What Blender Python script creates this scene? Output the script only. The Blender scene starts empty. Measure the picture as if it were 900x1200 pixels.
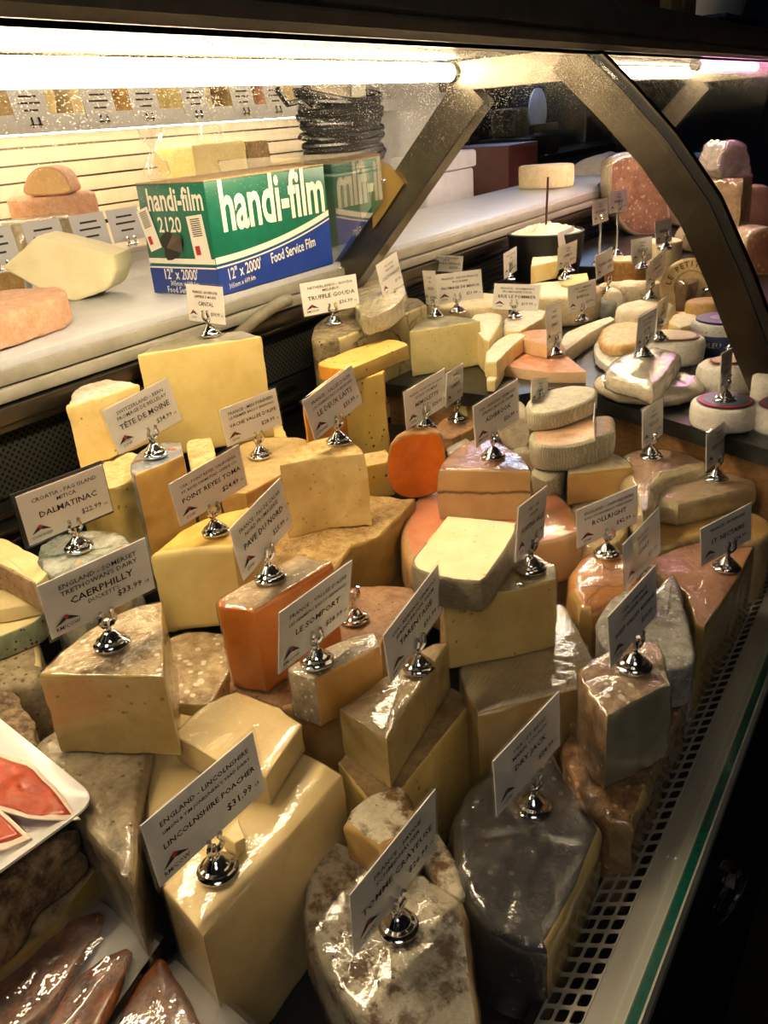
import bpy, bmesh, math, random
from mathutils import Vector, Matrix, noise
import numpy as np
random.seed(7)
scene=bpy.context.scene
C=scene.collection
# ------------------------------------------------------------------ camera
cam=bpy.data.cameras.new('camera'); camo=bpy.data.objects.new('camera',cam); C.objects.link(camo)
cam.sensor_fit='VERTICAL'; cam.sensor_height=36.0; cam.lens=36.0*976/1200; cam.clip_start=.02
RX=Vector((0.83783316,0.541071,-0.07264827)); DN=Vector((0.17516134,-0.39246699,-0.90293309)); FW=Vector((-0.51706296,0.74378211,-0.42359659))
UP=-DN
camo.matrix_world=Matrix(((RX.x,UP.x,-FW.x,0),(RX.y,UP.y,-FW.y,0),(RX.z,UP.z,-FW.z,1.5),(0,0,0,1)))
scene.camera=camo
# ------------------------------------------------------------------ world, lights, exposure
wd=bpy.data.worlds.new('world'); scene.world=wd; wd.use_nodes=True
wd.node_tree.nodes['Background'].inputs[0].default_value=(.95,.95,1,1); wd.node_tree.nodes['Background'].inputs[1].default_value=.026
vs=scene.view_settings; vs.view_transform='Standard'; vs.look='None'; vs.exposure=0.36; vs.gamma=1; vs.use_curve_mapping=False
TUBE=62.0            # canopy lamp emission
BACKTUBE=26.0        # back case lamp emission
PINKTUBE=34.0
def fill_light(loc,size,power,col):  # unseen area lamp added as fill, no fixture behind it
    l=bpy.data.lights.new('room_fill_light','AREA'); l.shape='RECTANGLE'; l.size=size[0]; l.size_y=size[1]; l.energy=power; l.color=col
    o=bpy.data.objects.new('room_fill_light',l); o.location=loc; C.objects.link(o)
fill_light((.9,-1.5,3.15),(1.2,1.2),15,(1,.93,.84))  # added ambient fill for the customer side, behind the camera
fill_light((-2.6,6.2,3.15),(1.2,1.2),45,(.45,.62,1))  # added blue fill that lifts the dark kitchen
# ------------------------------------------------------------------ materials
MATS={}
def lin(c):
    c=c.lstrip('#'); v=[int(c[i:i+2],16)/255 for i in (0,2,4)]
    return tuple(x/12.92 if x<=.04045 else ((x+.055)/1.055)**2.4 for x in v)+(1,)
def new(name):
    m=bpy.data.materials.new(name); m.use_nodes=True; nt=m.node_tree
    return m,nt,nt.nodes['Principled BSDF'],nt.nodes,nt.links
def coords(nt,stretch=(1,1,1)):
    N,L=nt.nodes,nt.links
    tc=N.new('ShaderNodeTexCoord'); oi=N.new('ShaderNodeObjectInfo'); mp=N.new('ShaderNodeMapping'); mp.inputs['Scale'].default_value=stretch
    mu=N.new('ShaderNodeMath'); mu.operation='MULTIPLY'; mu.inputs[1].default_value=7.0
    L.new(oi.outputs['Random'],mu.inputs[0]); L.new(tc.outputs['Object'],mp.inputs['Vector']); L.new(mu.outputs[0],mp.inputs['Location'])
    return mp.outputs['Vector']
def ntex(nt,vec,scale,detail=4,rough=.55):
    n=nt.nodes.new('ShaderNodeTexNoise'); n.inputs['Scale'].default_value=scale; n.inputs['Detail'].default_value=detail; n.inputs['Roughness'].default_value=rough
    nt.links.new(vec,n.inputs['Vector']); return n.outputs['Fac']
def ramp(nt,fac,stops):
    r=nt.nodes.new('ShaderNodeValToRGB'); e=r.color_ramp.elements
    e[0].position=stops[0][0]; e[0].color=stops[0][1]
    e[1].position=stops[-1][0]; e[1].color=stops[-1][1]
    for p,c in stops[1:-1]:
        x=e.new(p); x.color=c
    nt.links.new(fac,r.inputs['Fac']); return r.outputs['Color']
def mixc(nt,fac,a,b):
    m=nt.nodes.new('ShaderNodeMix'); m.data_type='RGBA'
    L=nt.links
    if hasattr(fac,'node'): L.new(fac,m.inputs[0])
    else: m.inputs[0].default_value=fac
    for s,v in ((6,a),(7,b)):
        if hasattr(v,'node'): L.new(v,m.inputs[s])
        else: m.inputs[s].default_value=v
    return m.outputs[2]
def bump(nt,h,strength,dist=.002):
    b=nt.nodes.new('ShaderNodeBump'); b.inputs['Strength'].default_value=strength; b.inputs['Distance'].default_value=dist
    nt.links.new(h,b.inputs['Height']); return b.outputs['Normal']
def mat(name,c1,c2=None,scale=30,lo=.38,hi=.62,specks=None,sscale=70,sthr=.16,rough=.5,bmp=.25,bscale=90,bdist=.002,coat=0,metal=0,stretch=(1,1,1),sss=0,lines=None,wave=None):
    m,nt,p,N,L=new(name)
    v=coords(nt,stretch); col=None
    a=lin(c1)
    if c2:
        col=ramp(nt,ntex(nt,v,scale*1.7,8,.68),[(lo,a),(hi,lin(c2))])
        fine=ramp(nt,ntex(nt,v,scale*9,4,.7),[(.38,(.80,.78,.74,1)),(.56,(1,1,1,1))])
        mm_=N.new('ShaderNodeMix'); mm_.data_type='RGBA'; mm_.blend_type='MULTIPLY'; mm_.inputs[0].default_value=(.85 if bmp>=.25 else .12); L.new(col,mm_.inputs[6]); L.new(fine,mm_.inputs[7]); col=mm_.outputs[2]
    if wave:   # (scale, colour, distortion)
        w=N.new('ShaderNodeTexWave'); w.inputs['Scale'].default_value=wave[0]; w.inputs['Distortion'].default_value=wave[2]; w.inputs['Detail'].default_value=2; w.bands_direction=wave[3] if len(wave)>3 else 'Z'
        L.new(v,w.inputs['Vector'])
        col=mixc(nt,ramp(nt,w.outputs['Fac'],[(.25,(0,0,0,1)),(.7,(1,1,1,1))]),lin(wave[1]),col or a)
    if specks:
        vo=N.new('ShaderNodeTexVoronoi'); vo.inputs['Scale'].default_value=sscale*1.8; L.new(v,vo.inputs['Vector'])
        n2=ntex(nt,v,sscale*.35,2)
        ad=N.new('ShaderNodeMath'); ad.operation='ADD'; L.new(vo.outputs['Distance'],ad.inputs[0]); hm=N.new('ShaderNodeMath'); hm.operation='MULTIPLY'; hm.inputs[1].default_value=.5; L.new(n2,hm.inputs[0]); L.new(hm.outputs[0],ad.inputs[1])
        f=ramp(nt,ad.outputs[0],[(sthr+.33,(1,1,1,1)),(sthr+.39,(0,0,0,1))])
        col=mixc(nt,f,col or a,lin(specks))
    if lines:  # (scale,colour,width): crack / vein network
        vo=N.new('ShaderNodeTexVoronoi'); vo.feature='DISTANCE_TO_EDGE'; vo.inputs['Scale'].default_value=lines[0]
        wv=N.new('ShaderNodeVectorMath'); wv.operation='ADD'
        nn=N.new('ShaderNodeTexNoise'); nn.inputs['Scale'].default_value=lines[0]*2; L.new(v,nn.inputs['Vector'])
        sc=N.new('ShaderNodeVectorMath'); sc.operation='SCALE'; sc.inputs['Scale'].default_value=.5/lines[0]; L.new(nn.outputs['Color'],sc.inputs[0])
        L.new(v,wv.inputs[0]); L.new(sc.outputs[0],wv.inputs[1]); L.new(wv.outputs[0],vo.inputs['Vector'])
        f=ramp(nt,vo.outputs['Distance'],[(0,(1,1,1,1)),(lines[2],(0,0,0,1))])
        mk=ramp(nt,ntex(nt,v,lines[0]*.6,2),[(.45,(0,0,0,1)),(.6,(1,1,1,1))])
        mm=N.new('ShaderNodeMath'); mm.operation='MULTIPLY'; L.new(f,mm.inputs[0]); L.new(mk,mm.inputs[1])
        col=mixc(nt,mm.outputs[0],col or a,lin(lines[1]))
    if col is not None: L.new(col,p.inputs['Base Color'])
    else: p.inputs['Base Color'].default_value=a
    p.inputs['Roughness'].default_value=rough; p.inputs['Metallic'].default_value=metal
    p.inputs['Coat Weight'].default_value=coat; p.inputs['Coat Roughness'].default_value=.12
    if sss: p.inputs['Subsurface Weight'].default_value=sss; p.inputs['Subsurface Radius'].default_value=(.012,.008,.003); p.inputs['Subsurface Scale'].default_value=.6
    if bmp: L.new(bump(nt,ntex(nt,v,bscale,5,.65),bmp,bdist),p.inputs['Normal'])
    MATS[name]=m; return m
# pastes
mat('ivory','#E6CD92','#DCC083',12,rough=.42,bmp=.08)
mat('ivorylight','#E8CF8E','#D9BA72',14,specks='#B79350',sscale=45,sthr=.02,rough=.5,bmp=.15)
mat('butter','#E4CE86','#DBC278',10,rough=.45,bmp=.08)
mat('butterholes','#E6CE8C','#DBBC76',12,specks='#A67C33',sscale=42,sthr=.0,rough=.48,bmp=.15)
mat('palebutter','#DECF92','#D4C384',12,specks='#A89050',sscale=60,sthr=-.02,rough=.45,bmp=.1)
mat('gold','#D9B468','#CCA256',12,rough=.45,bmp=.1)
mat('deepyellow','#DCAE3E','#CE9A30',14,rough=.42,bmp=.1)
mat('amber','#D9A44E','#C98B38',9,rough=.4,bmp=.1)
mat('orange','#D77A1E','#C46912',14,rough=.33,bmp=.06,coat=.2)
mat('orangewax','#CF6A12','#BC560C',12,specks='#B24E08',sscale=40,sthr=-.03,rough=.25,bmp=.06,coat=.4)
mat('olivepaste','#CDB26A','#BBA05A',14,specks='#8E7536',sscale=36,sthr=.0,rough=.5,bmp=.12)
mat('olivedark','#B79A55','#A58947',14,rough=.55,bmp=.12)
mat('tanpaste','#CDA866','#B98F50',16,rough=.5,bmp=.15)
mat('creamy','#EBD9A0','#E2CC8C',12,specks='#CBAE66',sscale=40,sthr=-.01,rough=.42,bmp=.08)
mat('creampale','#EAD9A4','#DEC88C',12,rough=.5,bmp=.1)
mat('creampale2','#EFE6BE','#E6DAAC',9,rough=.45,bmp=.06)
mat('peachpaste','#E0BC86','#D3AB74',14,rough=.45,bmp=.12)
mat('greenpaste','#A9A184','#9A9274',10,rough=.5,bmp=.12)
mat('creamcut','#EFDDA0','#E3CB84',16,rough=.4,bmp=.12)
mat('softgrey','#D8CDB0','#C2B594',16,rough=.35,bmp=.12)
mat('peachpale2','#E9C69A','#DFB98C',14,specks='#C99D6C',sscale=60,sthr=0,rough=.5,bmp=.1)
mat('speck','#DFC068','#D4B158',12,specks='#4A3E22',sscale=40,sthr=.02,rough=.45,bmp=.12)
mat('veined','#C9BD92','#B3A679',10,lines=(16,'#3E3A2E',.05),rough=.5,bmp=.15)
mat('cream','#EFE2BC','#E6D6A8',12,rough=.5,bmp=.1)
# rinds
mat('tan','#B59A6C','#8F7448',26,rough=.7,bmp=.5)
mat('tanthin','#B48A50','#8A6234',40,rough=.65,bmp=.4)
mat('tanmottle','#CBB48A','#94774A',34,specks='#E7DAC0',sscale=40,sthr=.12,rough=.6,bmp=.5)
mat('tangrey','#A89878','#7D6C4E',24,specks='#5E4C33',sscale=46,sthr=.06,rough=.62,bmp=.5)
mat('tanfilm','#BFA782','#94774F',30,rough=.45,bmp=.3)
mat('tanpale','#C9B184','#A88C5C',24,rough=.55,bmp=.35)
mat('tanbrown','#A58A5C','#7F6640',24,rough=.6,bmp=.4)
mat('filmtan','#A8925F','#85703F',30,rough=.4,bmp=.3)
mat('tanrough','#D2B47A','#A98449',38,specks='#8B6534',sscale=70,sthr=.06,rough=.75,bmp=.8,bscale=60)
mat('tanridge','#AA966A','#86714A',30,rough=.5,bmp=.4,wave=(60,'#9C875C',6,'X'))
mat('waxy','#E0BB64','#CFA64C',14,rough=.3,bmp=.1,coat=.5)
mat('weave','#C7AE78','#A88D58',30,rough=.65,bmp=.5,wave=(110,'#B39866',5,'DIAGONAL'))
mat('brownpink','#A77E56','#7F5836',20,specks='#5C3E26',sscale=60,sthr=.05,rough=.55,bmp=.4)
mat('greyspeck','#B7A98E','#8B7B60',40,specks='#E6DDC8',sscale=70,sthr=.10,rough=.5,bmp=.6)
mat('greyrind','#8F8268','#6B5F49',50,rough=.7,bmp=.7,wave=(60,'#7A6E57',9,'Z'))
mat('peach','#DD9468','#D08050',16,rough=.35,bmp=.2,coat=.3)
mat('peachedge','#D3A774','#BE8E58',20,rough=.4,bmp=.3)
mat('peachpale','#DBB592','#C99A76',18,rough=.45,bmp=.25)
mat('pinkrind','#B98562','#8F5F40',16,specks='#D9B79A',sscale=30,sthr=.10,rough=.45,bmp=.4)
mat('pinkrind2','#E0A480','#CC8358',26,rough=.55,bmp=.4)
mat('pinkridge','#B9835F','#9C6748',14,rough=.45,bmp=.4,wave=(50,'#AE7A58',7,'DIAGONAL'))
mat('pinktan','#D3A588','#C08E6C',22,rough=.6,bmp=.4)
mat('orangerind','#D99A58','#C67F3C',16,lines=(14,'#8E5626',.03),rough=.4,bmp=.3,coat=.2)
mat('goldrind','#DC9A3A','#CB8628',12,rough=.45,bmp=.15)
mat('whitewrinkle','#D9D2C4','#B9AE98',30,rough=.7,bmp=.6)
mat('ivoryrough','#E3CD9A','#C4A768',40,rough=.7,bmp=.7)
mat('dustyrind','#C9A982','#A98560',20,specks='#7A5C44',sscale=80,sthr=.10,rough=.7,bmp=.4)
mat('crust','#9A8260','#4C3B26',40,specks='#B08A50',sscale=50,sthr=-.02,rough=.8,bmp=1,bscale=50)
mat('greystrip','#B6A17A','#7A6546',30,rough=.6,bmp=.5)
mat('tommerind','#DCD0B2','#74552C',22,lo=.47,hi=.60,specks='#5E4322',sscale=42,sthr=-.04,rough=.5,bmp=.7)
mat('darkrind','#30261F','#171211',22,specks='#7C6A55',sscale=34,sthr=.02,rough=.35,bmp=.4)
mat('brownrough','#A97E4C','#5F4122',30,specks='#C9A36A',sscale=36,sthr=.06,rough=.6,bmp=1,bscale=45,bdist=.004)
mat('brownfilm','#B79A74','#7F5D3A',30,specks='#DCCDB0',sscale=40,sthr=.08,rough=.45,bmp=.7)
mat('ashrind','#C2BFB4','#908D84',30,specks='#DAD7CC',sscale=50,sthr=.08,rough=.7,bmp=.5)
mat('ashblue','#8C9398','#C4C4BC',24,rough=.7,bmp=.4)
mat('ochre','#C9A668','#AE8748',20,rough=.5,bmp=.3)
mat('palepink','#D9BF9C','#C6A27E',18,rough=.45,bmp=.35)
mat('palecream','#DCCB9C','#C9B480',14,rough=.45,bmp=.25)
mat('palefilm','#D2C4A4','#B59F78',18,rough=.4,bmp=.3)
mat('palegrey','#C4BDAE','#9D9484',20,rough=.6,bmp=.5)
mat('trufflerind','#9A8B68','#5F5238',30,specks='#3E2A1C',sscale=52,sthr=.10,rough=.65,bmp=.5)
mat('greyfilm','#A8A28A','#8C866E',14,rough=.3,bmp=.3,coat=.4)
mat('bloom','#F1EAD8','#E2D8BE',26,rough=.75,bmp=.35)
mat('bloomcream','#EBDDB8','#DCC99A',20,rough=.65,bmp=.35)
mat('lacy','#F1E8CE','#E0D2AC',30,lines=(60,'#B6A67C',.10),rough=.7,bmp=.7)
mat('ribtop','#DDD7C2','#C6BFA6',26,rough=.7,bmp=.4)
mat('rib','#CBC5B0','#B0A98F',26,rough=.75,bmp=.5,wave=(75,'#A89E80',7,'X'))
mat('goldstreak','#E9CE96','#D9A65C',20,rough=.5,bmp=.3,stretch=(3,1,1))
mat('whitefilm','#EFE6CF','#E0D3B4',14,rough=.35,bmp=.3,coat=.3)
mat('whitepaper','#EFECE4','#E2DDD2',18,rough=.6,bmp=.5,bscale=35,bdist=.003)
mat('whiteblue','#E6E6E4','#D6D6D6',20,specks='#8E9AB4',sscale=60,sthr=.06,rough=.55,bmp=.3)
mat('greenpaper','#7C8C6C','#A8A888',30,specks='#2E2A22',sscale=60,sthr=.10,rough=.5,bmp=.2)
mat('greenfoil','#A4B0A0','#C9CCC6',20,specks='#D2AE78',sscale=22,sthr=.10,rough=.22,metal=.6,bmp=1,bscale=30,bdist=.004)
mat('bluefoil','#8FA3C0','#C3C6CC',18,specks='#D25A42',sscale=26,sthr=.06,rough=.22,metal=.6,bmp=.8,bscale=36,bdist=.003)
mat('goldfoil','#E8E0C4','#CDBF94',16,rough=.24,metal=.5,bmp=1,bscale=34,bdist=.005)
def ashline():
    m,nt,p,N,L=new('ashline'); v=coords(nt)
    base=ramp(nt,ntex(nt,v,12),[(.4,lin('#D9B678')),(.6,lin('#C9A464'))])
    tc=N.new('ShaderNodeTexCoord'); sx=N.new('ShaderNodeSeparateXYZ'); L.new(tc.outputs['Object'],sx.inputs[0])
    n=ntex(nt,v,30,3); a=N.new('ShaderNodeMath'); a.operation='MULTIPLY_ADD'; L.new(n,a.inputs[0]); a.inputs[1].default_value=.012; L.new(sx.outputs['Z'],a.inputs[2])
    s=N.new('ShaderNodeMath'); s.operation='SUBTRACT'; L.new(a.outputs[0],s.inputs[0]); s.inputs[1].default_value=.056
    b=N.new('ShaderNodeMath'); b.operation='ABSOLUTE'; L.new(s.outputs[0],b.inputs[0])
    f=ramp(nt,b.outputs[0],[(.0006,(1,1,1,1)),(.0018,(0,0,0,1))])
    L.new(mixc(nt,f,base,lin('#4A4030')),p.inputs['Base Color']); p.inputs['Roughness'].default_value=.5; MATS['ashline']=m
ashline()
# plain things
mat('chrome','#D8D8D8',rough=.09,metal=1,bmp=0)
mat('steel','#B8B6AE','#A8A69E',6,rough=.42,metal=.4,bmp=.08,bscale=220,stretch=(1,.04,1))
mat('steeldark','#6E675B','#5E584C',8,rough=.34,metal=1,bmp=.06)
mat('brass','#B8955A',rough=.35,metal=1,bmp=0)
mat('card','#F2EEE6',rough=.45,bmp=0)
mat('cardblack','#1A1A1A',rough=.5,bmp=0)
mat('ink','#2A2624',rough=.6,bmp=0)
mat('red','#B3202A',rough=.5,bmp=0)
mat('black','#0C0C0C',rough=.45,bmp=0)
mat('blackmetal','#121212','#0B0B0B',8,rough=.55,bmp=.05); MATS['blackmetal'].node_tree.nodes['Principled BSDF'].inputs['Specular IOR Level'].default_value=.2
mat('bronze','#5A5244','#4A4338',8,rough=.34,metal=1,bmp=.05)
mat('deckblack','#121212','#0A0A0A',14,rough=.4,bmp=.1)
mat('slate','#2A2C2A','#161816',18,specks='#55584E',sscale=30,sthr=-.03,rough=.35,bmp=.4)
mat('wood','#A37C50','#8A6238',14,rough=.55,bmp=.2,stretch=(1,8,8))
mat('woodlight','#D9B98A','#C6A272',14,rough=.55,bmp=.2,stretch=(1,8,8))
mat('countertop','#B9BCC2','#AEB1B8',10,rough=.35,bmp=.04)
mat('trim','#9A968A','#8A867A',10,rough=.35,bmp=.05)
mat('canopy','#6E675C','#625B50',10,rough=.5,bmp=.05)
mat('canopyin','#4C4740','#433E38',12,rough=.5,bmp=.05)
mat('slat','#E9E2D0','#DED6C2',8,rough=.5,bmp=.05)
mat('navy','#141A26','#0C1018',3,rough=.7,bmp=0)
mat('floor','#2A2622','#1E1B18',6,rough=.5,bmp=.1)
mat('ceil','#1C1B1A','#161514',4,rough=.8,bmp=0)
mat('green','#0E6B54','#0B6049',8,rough=.35,bmp=.03)
mat('blue','#1F3F9A','#1A3788',8,rough=.35,bmp=.03)
mat('boxwhite','#E6E2D4',rough=.4,bmp=0)
mat('cardboard','#B59A74','#A5885F',20,rough=.7,bmp=.2)
mat('glassgreen','#07493D','#063D33',20,rough=.2,bmp=0,coat=.3)
mat('porcelain','#EDEBE6',rough=.12,bmp=0,coat=.6)
mat('ham','#C8562E','#AE3A1E',34,lo=.36,hi=.62,rough=.35,bmp=.3,coat=.3)
mat('fat','#EBD9C6','#E0C6B0',20,rough=.35,bmp=.2,coat=.3)
mat('fish','#9A5A2A','#5E3216',30,rough=.35,bmp=.5,coat=.3)
mat('fishskin','#3E3226','#2A211A',30,rough=.4,bmp=.5)
mat('paperboard','#D6D4CE','#CCC9C2',10,rough=.5,bmp=.05)
mat('cloth','#B9B6B0','#A8A49E',30,rough=.9,bmp=.5)
mat('plasticwhite','#C4C8CC','#B4B8BC',6,rough=.4,bmp=0)
mat('redbrown','#4A1E16','#3A1610',6,rough=.5,bmp=0)
mat('cable','#0B0B0C','#141416',20,rough=.35,bmp=.1)
mat('hose','#8A8578','#77725F',20,rough=.5,bmp=.1)
mat('curd','#EFEBDA','#DED8C0',40,rough=.7,bmp=.9,bscale=60,bdist=.006)
mat('labelred','#A8322E',rough=.4,bmp=0); mat('labelblue','#5E708E','#46587A',20,rough=.4,bmp=0); mat('labelgold','#D9C57A','#CDB667',12,rough=.4,bmp=0)
mat('labelnavy','#39477A','#2C3866',20,rough=.4,bmp=0); mat('labelpeach','#DDB394','#D0A284',12,rough=.45,bmp=0); mat('labelbrown','#7C4A34',rough=.45,bmp=0); mat('labelgrey','#8A8AA0',rough=.45,bmp=0)
mat('stamped','#E3CB98','#D6B984',20,rough=.6,bmp=.3); mat('stampink','#5A4426',rough=.6,bmp=0)
mat('tagcard','#C9C9CC',rough=.5,bmp=0)
def film(name,fac,rough,wr,scale,tint=.03,stretch=(1,1,1),dust=False):
    m,nt,p,N,L=new(name); N.remove(p); out=N['Material Output']
    v=coords(nt,stretch)
    t=N.new('ShaderNodeBsdfTransparent'); g=N.new('ShaderNodeBsdfGlossy'); g.inputs['Roughness'].default_value=rough
    d=N.new('ShaderNodeBsdfDiffuse'); d.inputs['Color'].default_value=(.9,.9,.9,1)
    if wr: 
        nb=bump(nt,ntex(nt,v,scale,4,.65),wr,.012); L.new(nb,g.inputs['Normal'])
    lw=N.new('ShaderNodeLayerWeight'); lw.inputs['Blend'].default_value=.5
    if wr: L.new(nb,lw.inputs['Normal'])
    pw=N.new('ShaderNodeMath'); pw.operation='POWER'; pw.inputs[1].default_value=5.0; L.new(lw.outputs['Facing'],pw.inputs[0])
    a=N.new('ShaderNodeMath'); a.operation='MULTIPLY_ADD'; a.use_clamp=True; a.inputs[1].default_value=.9; a.inputs[2].default_value=.035+fac; L.new(pw.outputs[0],a.inputs[0])
    m1=N.new('ShaderNodeMixShader'); L.new(a.outputs[0],m1.inputs[0]); L.new(t.outputs[0],m1.inputs[1]); L.new(g.outputs[0],m1.inputs[2])
    m2=N.new('ShaderNodeMixShader'); m2.inputs[0].default_value=tint; L.new(m1.outputs[0],m2.inputs[1]); L.new(d.outputs[0],m2.inputs[2])
    if dust:   # fine specks of dried spray on the upper glass
        tc=N.new('ShaderNodeTexCoord'); vo=N.new('ShaderNodeTexVoronoi'); vo.inputs['Scale'].default_value=330; L.new(tc.outputs['Object'],vo.inputs['Vector'])
        sx=N.new('ShaderNodeSeparateXYZ'); L.new(tc.outputs['Object'],sx.inputs[0])
        up=ramp(nt,sx.outputs['Z'],[(0,(0,0,0,1)),(1,(1,1,1,1))]); mr=N.new('ShaderNodeMapRange'); mr.inputs[1].default_value=1.43; mr.inputs[2].default_value=1.56; mr.inputs[3].default_value=.0; mr.inputs[4].default_value=.52; L.new(sx.outputs['Z'],mr.inputs[0])
        nn=ntex(nt,tc.outputs['Object'],45,2); mu=N.new('ShaderNodeMath'); mu.operation='MULTIPLY'; L.new(mr.outputs[0],mu.inputs[0]); L.new(nn,mu.inputs[1])
        ls=N.new('ShaderNodeMath'); ls.operation='LESS_THAN'; L.new(vo.outputs['Distance'],ls.inputs[0]); L.new(mu.outputs[0],ls.inputs[1])
        tl=N.new('ShaderNodeBsdfTranslucent'); tl.inputs[0].default_value=(.9,.9,.85,1); q=N.new('ShaderNodeMath'); q.operation='MULTIPLY'; q.inputs[1].default_value=.85; L.new(ls.outputs[0],q.inputs[0])
        m3=N.new('ShaderNodeMixShader'); L.new(q.outputs[0],m3.inputs[0]); L.new(m2.outputs[0],m3.inputs[1]); L.new(tl.outputs[0],m3.inputs[2]); m2=m3
    L.new(m2.outputs[0],out.inputs['Surface']); MATS[name]=m; return m
film('film1',.05,.05,.12,36,.012); film('film2',.15,.045,.15,38,.03,(1,2.6,1)); film('sleeve',.02,.06,.05,10,.01); film('paneglass',.0,.01,0,10,.002,dust=True); film('bagfilm',.10,.05,.3,22,.05); film('greysheet',.06,.1,.2,30,.28)
film('mirrorglass',.35,.02,0,10,.0)
def emit(name,col,st):
    m,nt,p,N,L=new(name); N.remove(p); e=N.new('ShaderNodeEmission'); e.inputs[0].default_value=lin(col); e.inputs[1].default_value=st
    L.new(e.outputs[0],N['Material Output'].inputs['Surface']); MATS[name]=m
emit('tube','#FFE5BA',TUBE); emit('backtube','#FFE6C0',BACKTUBE); emit('pinktube','#FFA6DC',PINKTUBE); emit('bluelamp','#7FB8FF',3.0); emit('screen','#8FB8FF',1.2)
def perf():
    m,nt,p,N,L=new('perforated'); tc=N.new('ShaderNodeTexCoord'); sx=N.new('ShaderNodeSeparateXYZ'); L.new(tc.outputs['Object'],sx.inputs[0])
    cb=N.new('ShaderNodeCombineXYZ'); L.new(sx.outputs['Y'],cb.inputs[0]); L.new(sx.outputs['Z'],cb.inputs[1])
    mp=N.new('ShaderNodeMapping'); mp.inputs['Rotation'].default_value=(0,0,math.pi/4); mp.inputs['Scale'].default_value=(118,118,1); L.new(cb.outputs[0],mp.inputs[0])
    fr=N.new('ShaderNodeVectorMath'); fr.operation='FRACTION'; L.new(mp.outputs[0],fr.inputs[0])
    sb=N.new('ShaderNodeVectorMath'); sb.operation='SUBTRACT'; sb.inputs[1].default_value=(.5,.5,0); L.new(fr.outputs[0],sb.inputs[0])
    ln=N.new('ShaderNodeVectorMath'); ln.operation='LENGTH'; L.new(sb.outputs[0],ln.inputs[0])
    L.new(ramp(nt,ln.outputs['Value'],[(.27,lin('#050505')),(.33,lin('#2E2E28'))]),p.inputs['Base Color']); p.inputs['Roughness'].default_value=.75; p.inputs['Specular IOR Level'].default_value=.1; MATS['perforated']=m
perf()
# ------------------------------------------------------------------ mesh helpers
def link_mesh(name,verts,faces,mats,parent=None,fm=None,smooth=True,angle=40,loc=None):
    me=bpy.data.meshes.new(name); me.from_pydata([tuple(v) for v in verts],[],faces)
    for m in (mats if isinstance(mats,(list,tuple)) else [mats]): me.materials.append(MATS[m])
    if fm is not None: me.polygons.foreach_set('material_index',fm)
    if smooth:
        me.polygons.foreach_set('use_smooth',[True]*len(me.polygons)); me.set_sharp_from_angle(angle=math.radians(angle))
    me.update()
    o=bpy.data.objects.new(name,me); C.objects.link(o)
    if parent: o.parent=parent
    if loc is not None: o.location=loc
    return o
def from_bm(name,bm,m,parent=None,smooth=True,angle=40,loc=None):
    bmesh.ops.recalc_face_normals(bm,faces=bm.faces)
    me=bpy.data.meshes.new(name); bm.to_mesh(me); bm.free()
    for x in (m if isinstance(m,(list,tuple)) else [m]): me.materials.append(MATS[x])
    if smooth:
        me.polygons.foreach_set('use_smooth',[True]*len(me.polygons)); me.set_sharp_from_angle(angle=math.radians(angle))
    o=bpy.data.objects.new(name,me); C.objects.link(o)
    if parent: o.parent=parent
    if loc is not None: o.location=loc
    return o
def box_bm(bm,lo,hi,bev=0,mtx=None):
    r=bmesh.ops.create_cube(bm,size=1)
    vs_=r['verts']; c=[(a+b)/2 for a,b in zip(lo,hi)]; s=[b-a for a,b in zip(lo,hi)]
    for v in vs_: v.co=Vector((v.co.x*s[0]+c[0],v.co.y*s[1]+c[1],v.co.z*s[2]+c[2]))
    if bev:
        es=list({e for v in vs_ for e in v.link_edges}); q=bmesh.ops.bevel(bm,geom=es,offset=bev,segments=2,affect='EDGES',profile=.5)
        vs_=list({v for f in q['faces'] for v in f.verts}|{v for v in vs_ if v.is_valid})
    if mtx is not None:
        for v in vs_: v.co=mtx@v.co
    return bm
def box(name,lo,hi,m,parent=None,bev=.002,loc=None,rz=0):
    bm=bmesh.new(); box_bm(bm,lo,hi,bev); o=from_bm(name,bm,m,parent,loc=loc)
    if rz: o.rotation_euler.z=rz
    return o
def tube_pts(pts,rad,n=8,closed=False):
    V=[];F=[];P=[Vector(p) for p in pts]; k=len(P); up=None
    for i,p in enumerate(P):
        a=P[i-1] if (i>0 or closed) else P[i]; b=P[(i+1)%k] if (i<k-1 or closed) else P[i]
        t=(b-a).normalized()
        if up is None: up=t.orthogonal().normalized()
        up=(up-t*up.dot(t)).normalized(); s=t.cross(up)
        r=rad[i] if isinstance(rad,(list,tuple)) else rad
        for j in range(n):
            q=2*math.pi*j/n; V.append(p+up*math.cos(q)*r+s*math.sin(q)*r)
    for i in range(k if closed else k-1):
        for j in range(n):
            a=i*n+j;b=i*n+(j+1)%n;c=((i+1)%k)*n+(j+1)%n;d=((i+1)%k)*n+j
            F.append((a,b,c,d))
    if not closed: F.append(tuple(range(n))[::-1]); F.append(tuple(range((k-1)*n,k*n)))
    return V,F
def tube(name,pts,rad,m,parent=None,n=8,closed=False,loc=None):
    V,F=tube_pts(pts,rad,n,closed); return link_mesh(name,V,F,m,parent,loc=loc)
def lathe_vf(prof,n=24):
    V=[];F=[];k=len(prof)
    for r,z in prof:
        for j in range(n):
            a=2*math.pi*j/n; V.append((r*math.cos(a),r*math.sin(a),z))
    for i in range(k-1):
        for j in range(n):
            F.append((i*n+j,i*n+(j+1)%n,(i+1)*n+(j+1)%n,(i+1)*n+j))
    F.append(tuple(range(n))[::-1]); F.append(tuple(range((k-1)*n,k*n)))
    return V,F
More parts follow.
